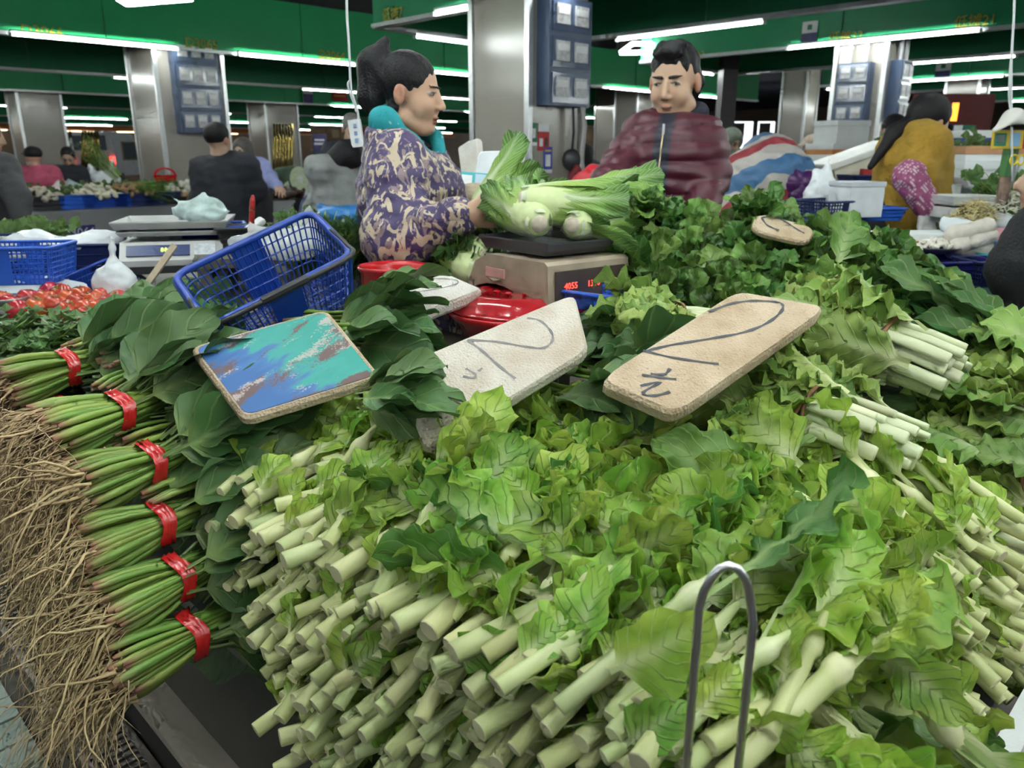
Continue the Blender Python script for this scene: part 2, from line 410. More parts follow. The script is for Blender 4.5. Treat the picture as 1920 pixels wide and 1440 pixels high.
fascia(UV(4.58, VE), UV(6.60, VE), 2.4, 0.62, oV*-1, [(0.55, 1.75)], 11)
fascia(UV(6.60, VE), UV(6.60, -7), 2.4, 0.62, -oU, [(1.12, 2.72), (6.5, 8.1), (9, 10.6)], 12, shade_green)
fascia(UV(8.70, VE), UV(8.70, -9), 2.4, 0.62, oU, [(2.02, 3.9), (6.1, 7.9), (9.5, 11)], 13, shade_green)
fascia(UV(8.70, VE), UV(11.0, VE), 2.4, 0.62, -oV, [(0.4, 1.9)], 14)
fascia(UV(11.0, VE), UV(11.0, -10), 2.4, 0.62, -oU, [(2.0, 3.6), (6, 7.6)], 15, shade_green)
fascia(UV(14.0, VE), UV(14.0, -12), 2.4, 0.62, oU, lampset(18, 0.6, 3.1, 2.2), 16, shade_green)
fascia(UV(14.0, VE), UV(16.5, VE), 2.4, 0.62, -oV, [(0.4, 1.9)], 17)
fascia(UV(16.5, VE), UV(16.5, -14), 2.4, 0.62, -oU, lampset(20, 1.2, 3.3, 2.4), 18, shade_green)
fascia(UV(21.0, VE), UV(21.0, -16), 2.4, 0.62, oU, lampset(22, 1.2, 3.6, 2.4), 19, shade_green)
fascia(UV(26.0, VE), UV(26.0, -18), 2.4, 0.62, oU, lampset(24, 0.8, 3.9, 2.4), 20, shade_green)
# stall numbers on the fascias
def fnum(body, px, py, Vp=None, Up=None, size=0.13):
    d = ray(px, py)
    if Vp is not None:
        t = Vp / ((d.y - d.x) * SQ); p = Vector((d.x*t, d.y*t, CAMZ + d.z*t)); m = frame(UV(1, 0), (0,0,1)); n = UV(0, -1)
    else:
        t = Up / ((d.y + d.x) * SQ); p = Vector((d.x*t, d.y*t, CAMZ + d.z*t)); m = frame(UV(0, -1), (0,0,1)); n = UV(-1, 0)
    x = UV(1,0) if Vp is not None else UV(0,-1)
    mm = Matrix((x, Vector((0,0,1)), n)).transposed().to_4x4(); mm.translation = p + n*0.035
    o = textobj('stall_number', body, size, mm, yel, F1, 0.002); return o
for b_, x_, y_, V_ in (('D3066', 78, 60, 9.2), ('D3065', 376, 83, 9.2), ('D3064', 620, 105, 9.2)): fnum(b_, x_, y_, Vp=V_, size=0.14)
fnum('低摊22', 1588, 70, Up=8.7, size=0.12); fnum('低摊21', 1830, 41, Up=8.7, size=0.12); fnum('低摊23', 1300, 106, Up=8.7, size=0.12)
fnum('低摊7', 742, 28, Up=4.58, size=0.12)

# columns clad in glossy beige tile with steel corner trims and meter boxes
boxm = simple('meter_box_blue', (0.055, 0.085, 0.16), 0.35, 0, 0.1, 8.0)
boxglass = simple('meter_window', (0.09, 0.12, 0.2), 0.12, 0, 0.2, 6.0, spec=0.7)
paperw = simple('white_paper', (0.75, 0.76, 0.78), 0.6, 0, 0.05, 20)
metr = simple('meter_face', (0.5, 0.5, 0.52), 0.4, 0, 0.3, 40)
def column(u, v, s, n, label=None, trims=True):
    h = 3.7
    b = MB(); R45 = Matrix.Rotation(math.radians(45), 3, 'Z')
    c = UV(u + s/2, v + s/2, h/2)
    o = struct(n, b.box(c, (s, s, h), R45), tileb, label=label)
    if trims:
        for du, dv in ((0, 0), (s, 0), (0, s)):
            MB().box(UV(u+du, v+dv, h/2), (0.045, 0.045, h), R45).build('corner_trim', steelm, o, attr=False)
    for z in (0.9, 1.7, 2.5):
        MB().box(UV(u+s/2, v+s/2, z), (s+0.004, s+0.004, 0.006), R45).build('tile_joint', simple('joint_grey', (0.3, 0.28, 0.26), 0.6), o, attr=False)
    return o
def meterbox(u, v, z, w, h, face, label, rows=3, cols=2):
    """on the -V face (face='v') or -U face"""
    x = UV(1, 0) if face == 'v' else UV(0, -1); n = UV(0, -1) if face == 'v' else UV(-1, 0)
    m = Matrix((x, Vector((0,0,1)), n)).transposed().to_4x4(); m.translation = UV(u, v, z)
    t = thing('meter_box', label, 'meter box', mat=m)
    MB().box((0, 0, 0.06), (w, h, 0.12)).build('case', boxm, t, attr=False)
    rh = h / rows
    for r in range(rows):
        y = -h/2 + rh*(r+0.5)
        MB().box((0, y, 0.125), (w*0.88, rh*0.84, 0.012)).build('window_cover', boxglass, t, attr=False)
        for c in range(cols):
            x_ = -w*0.44 + w*0.88*(c+0.5)/cols
            mb = MB().box((x_, y+rh*0.03, 0.135), (w*0.62/cols, rh*0.55, 0.012)); me_ = mb.build('electric_meter', metr, t, attr=False)
            MB().box((x_, y+rh*0.12, 0.143), (w*0.5/cols, rh*0.2, 0.004)).build('meter_label', paperw, me_, attr=False)
    for s_ in (-1, 1): MB().tube([(s_*w*0.25, h/2, 0.06), (s_*w*0.25, h/2+0.6, 0.06)], 0.022, 8).build('conduit', simple('grey_conduit', (0.45, 0.46, 0.48), 0.5), t, attr=False)
    return t
cc = at(990, 300, 5.9); uC = (cc.x + cc.y)*SQ; vC = (cc.y - cc.x)*SQ
column(uC, vC, 0.59, 'column')
mz = at(1045, 102, 6.1).z
meterbox(uC + 0.31, vC - 0.003, mz, 0.46, 0.72, 'v', 'slate blue electric meter box high on the tiled column between the vendors')
column(3.72, 9.32, 0.78, 'column'); 
meterbox(3.72 + 0.42, 9.317, at(378, 178, 9.9).z + 0.05, 0.52, 1.0, 'v', 'dark blue meter box on the column behind the man in black', 4, 3)
column(8.80, 3.35, 0.52, 'column'); 
meterbox(8.797, 3.35+0.27, at(1568, 178, 8.9).z, 0.34, 0.6, 'u', 'dark meter box on the outward face of the far tiled column', 3, 2)
meterbox(8.80+0.28, 3.347, at(1636, 175, 9.0).z, 0.30, 0.6, 'v', 'dark meter box around the corner of the far tiled column', 3, 2)
p = at(45, 250, 17.0); column((p.x+p.y)*SQ - 0.4, 17.7, 0.75, 'column')
p = at(590, 260, 19.0); column((p.x+p.y)*SQ - 0.5, 18.0, 0.85, 'column')
p = at(1825, 230, 13.5); column((p.x+p.y)*SQ, (p.y-p.x)*SQ, 0.5, 'column')
p = at(1500, 290, 16.0); column((p.x+p.y)*SQ, (p.y-p.x)*SQ, 0.5, 'column')
p = at(1150, 290, 20.0); column((p.x+p.y)*SQ, (p.y-p.x)*SQ, 0.6, 'column')
p = at(1190, 300, 17.0); column((p.x+p.y)*SQ, (p.y-p.x)*SQ, 0.55, 'column')

# daylight opening in the far wall behind the heap under the tarp
sky = emis('daylight_pane', (0.86, 0.92, 1.0), 1.6)
pc = at(1425, 268, 30.0)
w1 = MB().box(pc + Vector((0, 0, 0)), (4.2, 0.06, 1.5)).build('window_1', sky, None, attr=False); w1['kind'] = 'structure'
fr = simple('window_frame_grey', (0.12, 0.1, 0.09), 0.6)
for dx in (-1.3, -0.25, 0.55, 1.6): MB().box(pc + Vector((dx, -0.08, 0)), (0.16, 0.08, 1.5)).build('mullion', fr, w1, attr=False)
for dx, wd in ((-0.9, 0.5), (0.1, 0.4), (1.05, 0.5)): MB().box(pc + Vector((dx, -0.09, 0.45)), (wd, 0.06, 0.5)).build('window_panel', fr, w1, attr=False)
MB().box(pc + Vector((0.2, -0.1, -0.55)), (3.0, 0.06, 0.55)).build('parapet', simple('pink_render', (0.62, 0.48, 0.5), 0.7), w1, attr=False)
# ================================================================ own stall: paved floor edge, drain, L-shaped counter
def proj(P):
    P = Vector(P); s, c = math.sin(TH), math.cos(TH); d = P - Vector((0, 0, CAMZ))
    f = d.y*c - d.z*s; up = d.y*s + d.z*c
    return 960 + FPX*d.x/f, 720 - FPX*up/f, f
R45 = Matrix.Rotation(math.radians(45), 4, 'Z')       # local x -> U, local y -> V
def tilemat():
    m, nt, N, L, B = _nt('mint_tile')
    o = N.new('ShaderNodeNewGeometry').outputs['Position']; f = noi(N, L, 9.0, 6.0, o, 0.6); g = noi(N, L, 60.0, 4.0, o)
    c = mixc(N, L, (0.24, 0.34, 0.27), (0.34, 0.44, 0.36), g)
    c = mixc(N, L, c, (0.05, 0.035, 0.02), ramp(N, L, f, [(0.56, (0, 0, 0)), (0.66, (1, 1, 1))]))
    L.new(c, B.inputs['Base Color']); B.inputs['Roughness'].default_value = 0.3; bump(N, L, B, g, 0.15); return m
tm = tilemat(); tme = MB().prism([(-0.094,-0.047),(0.094,-0.047),(0.094,0.047),(-0.094,0.047)], 0.012, bev=0.02).mesh('tile', tm, attr=False)
for j in range(26):
    for i in range(6):
        u = 0.17 - i*0.196 - (0.098 if j % 2 else 0); v = 0.7 + j*0.1
        x, y, f = proj(UV(u, v, 0))
        if -150 < x < 600 and 1000 < y < 1560: put('tile', tme, fl, Matrix.Translation(UV(u, v, rr(-0.002, 0.001))) @ R45 @ TR(rot=(0, 0, rr(-.01, .01))))
thalf = MB().prism([(-0.045,-0.047),(0.045,-0.047),(0.045,0.047),(-0.045,0.047)], 0.012, bev=0.02).mesh('tile', tm, attr=False)
for j in range(1, 26, 2): put('tile', thalf, fl, Matrix.Translation(UV(0.219, 0.7 + j*0.1, rr(-0.002, 0.001))) @ R45)
gm = simple('drain_steel', (0.26, 0.23, 0.21), 0.38, 0.85, 0.35, 14, 0.2, 50)
gr = thing('drain_grate', 'slotted steel drain cover running along the foot of the counter', 'drain cover', UV(0.378, 2.4, 0.0), (0, 0, math.radians(45)))
MB().box((0, 0, -0.014), (0.11, 4.2, 0.01)).build('channel_bed', simple('black_gap', (0.008, 0.008, 0.008), 0.9), gr, attr=False)
for s_ in (-1, 1): MB().box((s_*0.052, 0, 0.004), (0.016, 4.2, 0.02)).build('side_rail', gm, gr, attr=False)
bm_ = MB().box((0, 0, 0), (0.094, 0.0145, 0.014)).mesh('bar', gm, attr=False)
for k in range(150): put('bar', bm_, gr, TR((0, -1.75 + k*0.0235, 0.004)))
# counter
kick = simple('beige_plinth', (0.50, 0.44, 0.37), 0.35, 0, 0.18, 4)
dpan = simple('dark_counter_panel', (0.075, 0.072, 0.065), 0.32, 0.3, 0.15, 5)
ctop = simple('counter_top_steel', (0.22, 0.22, 0.22), 0.35, 0.8, 0.15, 6)
def arm(name, u0, u1, v0, v1, ztop, label):
    t = thing(name, label, 'counter', UV((u0+u1)/2, (v0+v1)/2, 0), (0, 0, math.radians(45)))
    w, l = u1-u0, v1-v0
    MB().box((0, 0, 0.05), (w+0.09, l+0.09, 0.10)).build('foot_strip', simple('dark_foot', (0.03, 0.027, 0.024), 0.5), t, attr=False)
    MB().box((0, 0, 0.11), (w+0.10, l+0.10, 0.02)).build('plinth', kick, t, attr=False)
    MB().box((0, 0, (ztop-0.03+0.12)/2), (w-0.05, l-0.05, ztop-0.03-0.12)).build('panel', dpan, t, attr=False)
    MB().box((0, 0, ztop-0.015), (w+0.02, l+0.02, 0.03)).build('top', ctop, t, attr=False)
    return t
arm('vegetable_counter', 0.49, 1.32, 0.20, 4.6, 0.50, 'dark panelled counter arm carrying the spinach and the left-facing heap of greens')
arm('vegetable_counter', 1.335, 3.05, 0.20, 1.12, 0.50, 'dark panelled counter arm carrying the lettuce and the tied mustard greens')
stepm = simple('step_board', (0.10, 0.09, 0.07), 0.6, 0, 0.2, 6)
t = thing('counter_shelf', 'raised shelf at the back of the counter under the red basins and baskets', 'shelf', UV(1.08, 2.85, 0.5), (0, 0, math.radians(45)))
MB().box((0, 0, 0.345), (0.46, 3.3, 0.03)).build('board', stepm, t, attr=False)
for y in (-1.6, -0.5, 0.6, 1.6):
    for x in (-0.2, 0.2): MB().box((x, y, 0.165), (0.04, 0.04, 0.33)).build('leg', stepm, t, attr=False)
t = thing('counter_shelf', 'low stand in the inner corner holding the vendor scale', 'shelf', UV(1.50, 1.42, 0.0), (0, 0, math.radians(45)))
MB().box((0, 0, 0.946), (0.5, 0.5, 0.03)).build('board', stepm, t, attr=False)
for y in (-0.22, 0.22):
    for x in (-0.22, 0.22): MB().box((x, y, 0.465), (0.04, 0.04, 0.93)).build('leg', stepm, t, attr=False)
# chrome wire loop at the counter corner
chrome = simple('chrome_wire', (0.75, 0.75, 0.77), 0.28, 1.0, 0.05, 20)
q0 = at(1308, 1180, 0.53); q1 = at(1412, 1170, 0.53); top = at(1348, 1048, 0.545)
cx = (q0+q1)/2; pts = [Vector((q0.x, q0.y, 0.48))] + [Vector((q0.x, q0.y, z)) for z in (0.6, 0.75, 0.86, q0.z)]
for k in range(1, 10):
    a = math.pi*k/10; pts.append(Vector((cx.x - (q1.x-q0.x)/2*math.cos(a), cx.y+0.005, q0.z + (top.z-q0.z)*math.sin(a))))
pts += [Vector((q1.x, q1.y, z)) for z in (q1.z, 0.86, 0.75, 0.6, 0.48)]
tag(MB().tube(pts, 0.0036, 10).build('wire_loop', chrome, None, smooth=True, attr=False), 'chrome wire loop standing up at the near corner of the greens heap', 'wire loop')
# ================================================================ vegetables: generators
def leaf_mesh(name, mat, L=0.2, W=0.08, pet=0.25, pw=0.008, nu=7, nv=13, ruf=0.012, rf=3.0, curl=0.6, fold=0.35, seed=0, a=0.75, b=0.6, palew=0.35, crk=0.0, cf=60.0):
    """one leaf, petiole at the origin, blade along +X; ruf waves the margin, crk crumples the blade"""
    R = random.Random(seed); ph = [R.uniform(0, 6.28) for _ in range(6)]
    g = MB(); pos = []; x = z = 0.0; n = nv
    for j in range(n):
        v = j/(n-1); pos.append((x, z)); th = curl*v*v*(1+0.25*math.sin(5*v+ph[0])); x += L/(n-1)*math.cos(th); z -= L/(n-1)*math.sin(th)
    def fn(u, v):
        j = min(n-1, round(v*(n-1))); px, pz = pos[j]; th = curl*v*v; s = (v-pet)/(1-pet); uu = u*2-1
        if s <= 0: hw = pw*(1-0.35*v/max(pet, .01)); rl = 0; f = 0.5
        else:
            sh = math.sin(math.pi*min(1, s)**a)**b if s < 1 else 0.0
            hw = max(pw*0.6*(1-s), W/2*sh*(1+0.10*math.sin(7*s+ph[1]+(0 if uu > 0 else 2)))); rl = min(1, s*4); f = fold
        e = abs(uu)**1.5; side = 0 if uu > 0 else 1.9
        off = f*abs(uu)**1.3*hw + ruf*e*rl*(math.sin(rf*6.28*s+ph[3]+side) + 0.4*math.sin(rf*1.7*6.28*s+ph[4]+side*2))
        y = uu*hw*(1-0.15*f) + 0.5*ruf*e*rl*math.sin(rf*9*s+ph[5])
        if crk and rl > 0: off += crk*rl*(noise.noise((px*cf, y*cf, seed*3.1)) + 0.5*noise.noise((px*cf*2.3, y*cf*2.3, seed*5.7)))*(0.35+abs(uu))
        return (px + math.sin(th)*off, y, pz + math.cos(th)*off)
    def pale(u, v):
        s = (v-pet)/(1-pet); uu = abs(u*2-1)
        return max(0.0, min(1.0, 1 - max(0, s)*4.5)) if s < 0.05 else max(0.0, 1-uu/palew)*max(0, 1-s*1.05) + max(0, 0.6-s*3.5)*(1-uu)
    g.grid(fn, nu, nv, pale); return g.mesh(name, mat, True)
choyleaf = leafmat('choy_leaf', (0.42, 0.58, 0.10), (0.74, 0.80, 0.46), (0.24, 0.43, 0.05), vein=0.30, vscale=8, rnd=0.45, hue=0.05, blotch=0.5, transl=0.36, bmp=0.8, nsc=60)
choyleaf2 = leafmat('choy_leaf_deep', (0.115, 0.26, 0.045), (0.50, 0.62, 0.26), (0.06, 0.16, 0.03), vein=0.32, vscale=8, rnd=0.4, hue=0.04, transl=0.3)
choystem = leafmat('choy_stem', (0.40, 0.49, 0.13), (0.79, 0.77, 0.49), (0.33, 0.43, 0.10), vein=0.0, rnd=0.35, hue=0.05, blotch=0.35, transl=0.08, bmp=0.1, rough=0.36)
spinleaf = leafmat('spinach_leaf', (0.080, 0.175, 0.052), (0.22, 0.31, 0.11), (0.055, 0.13, 0.042), vein=0.5, vscale=5, rnd=0.5, hue=0.03, transl=0.18, rough=0.36, rib=0.8, bmp=0.5, nsc=18)
spinleaf2 = leafmat('spinach_leaf_back', (0.115, 0.20, 0.065), (0.22, 0.31, 0.12), (0.085, 0.16, 0.05), vein=0.7, vscale=5, rnd=0.35, hue=0.03, transl=0.18, rough=0.45, rib=0.9, bmp=0.6, nsc=18)
spinstem = leafmat('spinach_stem', (0.24, 0.36, 0.07), (0.50, 0.24, 0.18), (0.18, 0.31, 0.05), vein=0.0, rnd=0.35, hue=0.05, blotch=0.3, transl=0.05, bmp=0.1)
rootm = simple('root_tan', (0.50, 0.36, 0.20), 0.75, 0, 0.2, 30, rnd=0.2)
letleaf = leafmat('lettuce_leaf', (0.075, 0.17, 0.028), (0.30, 0.42, 0.14), (0.035, 0.10, 0.018), vein=0.4, vscale=6, rnd=0.7, hue=0.05, transl=0.25, rough=0.33, bmp=0.6, nsc=40)
letleaf2 = leafmat('lettuce_leaf_light', (0.20, 0.34, 0.07), (0.45, 0.55, 0.24), (0.11, 0.22, 0.04), vein=0.4, vscale=6, rnd=0.5, hue=0.04, transl=0.25, rough=0.36, bmp=0.6, nsc=40)
musleaf = leafmat('mustard_leaf', (0.31, 0.44, 0.11), (0.64, 0.70, 0.38), (0.17, 0.30, 0.05), vein=0.35, vscale=7, rnd=0.45, hue=0.05, transl=0.3, bmp=0.6, nsc=40)
musstem = leafmat('mustard_stem', (0.42, 0.52, 0.20), (0.70, 0.72, 0.48), (0.36, 0.46, 0.16), vein=0, rnd=0.25, hue=0.035, transl=0.06, bmp=0.1, rough=0.36)
redtie = simple('red_tie', (0.62, 0.02, 0.02), 0.25, 0, 0.2, 30, 0.2, 40, coat=0.3)
raffia = simple('raffia_tie', (0.20, 0.09, 0.035), 0.6, 0, 0.3, 60, 0.3, 90)
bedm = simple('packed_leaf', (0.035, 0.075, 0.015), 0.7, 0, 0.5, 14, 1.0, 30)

# ---- choy sum: thick pale stalk with a collar, three or four ruffled leaves
def choy_stem(seed):
    R = random.Random(seed); Ls = R.uniform(0.17, 0.23); node = R.uniform(0.52, 0.70)*Ls; Ls = node + R.uniform(0.045, 0.06); r = R.uniform(0.0095, 0.0125)
    xs = [0, 0.002, 0.03, node*0.7, node-0.006, node+0.004, node+0.016, Ls*0.85, Ls]
    rs = [r*0.95, r*1.02, r*1.0, r*0.96, r*0.98, r*1.28, r*1.25, r*0.75, r*0.3]
    bx, by = R.uniform(-.25, .25), R.uniform(-.3, .2)
    path = [(x, bx*x*x*3, by*x*x*3) for x in xs]
    pk = R.uniform(0.65, 1.05); pl = [0.95, 0.5*pk, 0.62*pk, 0.7*pk, 0.45*pk, 0.85*pk, 1.0*pk, 0.8*pk, 0.4*pk]
    g = MB().tube(path, rs, 9, True, pl, flat=R.uniform(0.82, 1.0)); return g.mesh('stalk', choystem, True), node, Ls, path[-1]
CST = [choy_stem(100+i) for i in range(10)]
CLF = [leaf_mesh('leaf', choyleaf if i % 6 != 3 else choyleaf2, L=0.150+0.014*(i % 5), W=0.076+0.010*(i % 3), pet=0.26, pw=0.0085, nu=13, nv=30, ruf=0.008+0.002*(i % 3), rf=2.2+0.5*(i % 4), curl=0.25+0.2*(i % 4), fold=(-0.45, 0.1, -0.3, 0.3)[i % 4], seed=i, a=0.9, b=0.5, palew=0.45, crk=0.010, cf=52) for i in range(12)]
CSL = [leaf_mesh('leaf', choyleaf, L=0.05+0.012*i, W=0.034+0.008*i, pet=0.12, pw=0.004, nu=7, nv=11, ruf=0.006, rf=1.8, curl=0.8, fold=0.3, seed=40+i, b=0.6, crk=0.006, cf=80) for i in range(4)]
def choy_parts(R, full=True, leafy=4):
    """list of (name, mesh, matrix) in plant space, +X from cut end to leaves"""
    st, node, Ls, end = R.choice(CST); out = [('stalk', st, Matrix())]
    n = leafy if full else 1
    a0 = R.uniform(0, 6.28)
    for k in range(n):
        a = a0 + k*6.28/max(1, n) + R.uniform(-.5, .5); x = node + 0.008 + 0.02*(k % 2) if k < 2 else Ls*0.82 + R.uniform(-.015, .01)
        f = x/Ls
        m = Matrix.Translation((x, end[1]*f*f, end[2]*f*f)) @ Matrix.Rotation(a, 4, 'X') @ Matrix.Translation((0, 0, 0.004)) @ Matrix.Rotation(-R.uniform(0.0, 0.22), 4, 'Y') @ Matrix.Scale(R.uniform(0.85, 1.2), 4)
        out.append(('leaf', R.choice(CLF), m))
    for k in range(R.randint(0, 2) if full else R.choice((1, 2, 2, 3))):
        a = R.uniform(0, 6.28); x = R.uniform(0.15, 0.55)*node
        out.append(('leaf', R.choice(CSL), Matrix.Translation((x, 0, 0)) @ Matrix.Rotation(a, 4, 'X') @ Matrix.Translation((0, 0, 0.009)) @ Matrix.Rotation(-R.uniform(0.2, 1.0), 4, 'Y') @ Matrix.Scale(R.uniform(0.9, 1.5), 4)))
    return out
def place(name, label, cat, group, m, parts):
    t = thing(name, label, cat, mat=m, group=group)
    for n, me, mm in parts: put(n, me, t, mm)
    return t
def join_into(mb, m, me):
    n = len(me.vertices); co = np.zeros(n*3); me.vertices.foreach_get('co', co); co = co.reshape(-1, 3)
    M = np.array(m); co = co @ M[:3, :3].T + M[:3, 3]
    pl = np.zeros(n); me.attributes['pale'].data.foreach_get('value', pl)
    uv = np.zeros((n, 2)); li = np.zeros(len(me.loops), np.int32); me.loops.foreach_get('vertex_index', li)
    lu = np.zeros(len(me.loops)*2); me.uv_layers[0].data.foreach_get('uv', lu); uv[li] = lu.reshape(-1, 2)
    mi = 0 if me.materials[0] == choystem else 1
    mb.add(co.tolist(), [tuple(p.vertices) for p in me.polygons], pl.tolist(), [tuple(q) for q in uv.tolist()], mi)

R = random.Random(21)
def jdir(base, up, jy, jz):
    d = Vector(base).normalized(); side = Vector((0,0,1)).cross(d).normalized()
    return (d + side*R.uniform(-jy, jy) + Vector((0,0,1))*(up + R.uniform(-jz, jz))).normalized()
cand = []
U_, V_ = UV(1, 0), UV(0, 1)
# left-facing wall of cut ends
z = 0.515; row = 0
while z < 0.80:
    vmax = min(1.18, 0.86 + (z-0.52)*1.9); v = 0.26 + (row % 2)*0.016
    while v < vmax:
        u = 0.405 + (z-0.5)*0.32 + 0.018*math.sin(v*7.0+z*9) + R.uniform(-0.026, 0.024) + max(0, 0.36-v)*0.6
        cand.append(('L', UV(u, v + R.uniform(-.012, .012), z + R.uniform(-.010, .010)), jdir(U_, 0.20 + (z-0.5)*0.5, 0.42, 0.24), False))
        v += 0.0300
    z += 0.0280; row += 1
# leafy plants lying on top of it
for k, (ue, zz, n) in enumerate(((0.485, 0.800, 21), (0.545, 0.820, 19), (0.61, 0.832, 17), (0.68, 0.834, 16), (0.76, 0.822, 15))):
    for i in range(n):
        v = 0.29 + (i + R.uniform(-.45, .45))*0.88/n
        h = zz + 0.018*math.sin(v*5+k) - max(0, (v-0.95))*0.20 - max(0, 0.40-v)*0.3
        cand.append((f'T{k}{i - n}', UV(ue + R.uniform(-.04, .04), v, h), jdir(U_, 0.14 - 0.035*k, 0.27, 0.07), True))
# right-facing wall
z = 0.53; row = 0
while z < 0.80:
    u = 0.70 + max(0, z-0.72)*0.3 + (row % 2)*0.016
    while u < 1.62 - (z-0.53)*1.2:
        v = 0.16 + (z-0.5)*0.36 + R.uniform(-0.028, 0.024) + 0.03*math.sin(u*8)
        cand.append(('R', UV(u + R.uniform(-.012, .012), v, z + R.uniform(-.010, .010)), jdir(V_, 0.26 + (z-0.5)*0.5, 0.40, 0.24), False))
        u += 0.033
    z += 0.031; row += 1
for k, (ve, zz, n) in enumerate(((0.27, 0.80, 12), (0.33, 0.83, 12), (0.41, 0.85, 10), (0.50, 0.86, 9), (0.60, 0.86, 8))):
    for i in range(n):
        u = 0.62 + (i + R.uniform(-.35, .35))*0.60/n
        cand.append((f'Q{k}{i}', UV(u, ve + R.uniform(-.03, .03), zz + 0.02*math.sin(u*6) - max(0, u-0.92)*0.30), jdir(V_, 0.05, 0.28, 0.08), True))
# leaf ends tumbling over the near corner
for i in range(20):
    u, v = R.uniform(0.55, 0.80), R.uniform(0.28, 0.42)
    cand.append(('C', UV(u, v, R.uniform(0.60, 0.84)), jdir(UV(-0.1, -0.6) if i % 2 else UV(0.6, -0.3), -0.35, 0.4, 0.2), True))
vis = []
for c in cand:
    x, y, f = proj(c[1])
    if -120 < x < 2040 and y < 1500: vis.append((f, c))
vis.sort(key=lambda q: (0 if q[1][3] else 1, q[0]))
LBL = {'L': ('pale choy sum stalk packed in the heap, cut end facing the drain', 'stacked choy sum stalks by the drain'),
       'T': ('leafy choy sum lying across the top of the drain-side heap', 'choy sum lying on the drain-side heap'),
       'R': ('pale choy sum stalk packed in the heap, cut end facing the foam box', 'stacked choy sum stalks by the foam box'),
       'Q': ('leafy choy sum lying over the heap beside the foam box', 'choy sum lying on the box-side heap'),
       'C': ('drooping leafy choy sum at the corner behind the wire loop', 'choy sum behind the wire loop')}
ORD = ('first', 'second', 'third', 'fourth', 'fifth', 'sixth', 'seventh', 'eighth', 'ninth', 'tenth', 'eleventh', 'twelfth', 'thirteenth', 'fourteenth', 'fifteenth', 'sixteenth', 'seventeenth', 'eighteenth', 'nineteenth', 'twentieth', 'twenty-first')
def choy_label(k, p):
    if k[0] == 'T': return f'leafy choy sum, {ORD[-int(k[2:]) - 1]} from the spinach in the {ORD[int(k[1])]} row on the heap top', LBL['T'][1]
    if k[0] == 'Q': return f'leafy choy sum, {ORD[int(k[2:])]} from the wire loop in the {ORD[int(k[1])]} row above the foam box', LBL['Q'][1]
    if k == 'C': return LBL['C']
    hgt = ('low down', 'at middle height', 'near the top')[0 if p.z < 0.62 else 1 if p.z < 0.71 else 2]
    if k == 'L':
        v = (p.y - p.x)*SQ; w = ('beside the wire loop', 'between wire loop and mid-heap', 'in mid-heap', 'close to the spinach')[0 if v < 0.48 else 1 if v < 0.70 else 2 if v < 0.93 else 3]
        return f'pale cut choy sum stalk facing the drain, {hgt}, {w}', LBL['L'][1]
    u = (p.y + p.x)*SQ; w = ('beside the wire loop', 'over the foam box', 'toward the tied mustard')[0 if u < 0.95 else 1 if u < 1.2 else 2]
    return f'pale cut choy sum stalk facing the foam box, {hgt}, {w}', LBL['R'][1]
fill = MB(); nind = 0
for i, (f, (k, p, d, full)) in enumerate(vis):
    parts = choy_parts(R, full, R.choice((3, 4, 4)) )
    s = R.uniform(0.85, 1.12)*(1.12 if full else 0.98)
    m = frame(d, (0, 0, 1), p) @ Matrix.Rotation(R.uniform(0, 6.28) if not full else R.uniform(-.9, .9), 4, 'X') @ Matrix.Scale(s, 4)
    if nind < 318: lb_, gp_ = choy_label(k, p); place('choy_sum', lb_, 'choy sum', gp_, m, parts); nind += 1
    else:
        for n, me, mm in parts: join_into(fill, m @ mm, me)
if fill.v:
    o = fill.build('choy_sum_remainder', [choystem, choyleaf], None, smooth=True)
    tag(o, 'further pale choy sum stalks wedged among those in the two heaps', 'choy sum', kind='stuff')
# a few long stalks that stand out on the face of the heap
for (a, b, lb) in (((395, 990, 1.14), (545, 905, 1.33), 'long choy sum stalk jutting out at the spinach end of the heap'),
                   ((1075, 1385, 0.70), (1260, 1160, 0.80), 'thick pale choy sum stalk sloping low in front of the wire loop'),
                   ((815, 1150, 0.83), (1080, 985, 0.98), 'big choy sum lying slantwise at the middle of the heap'),
                   ((930, 1105, 0.84), (1180, 1075, 0.95), 'choy sum with level stalk and deep green leaf near the wire loop'),
                   ((700, 1155, 0.90), (850, 940, 1.06), 'tall wide-leaved choy sum slanting up the face of the heap'),
                   ((625, 1030, 1.0), (690, 915, 1.19), 'stout short choy sum stub pointing up the heap face'),
                   ((1770, 1075, 0.98), (1480, 920, 1.02), 'long curved choy sum stalk draped down the heap toward the foam box'),
                   ((1745, 1195, 0.93), (1540, 1010, 1.0), 'white round-based choy sum sagging above the stacked cut ends')):
    pa = at(*a); pb = at(*b)
    place('choy_sum', lb, 'choy sum', None, frame(pb-pa, (0, 0, 1), pa) @ Matrix.Rotation(R.uniform(-.5, .5), 4, 'X') @ Matrix.Scale(1.15, 4), choy_parts(R, True, 4))
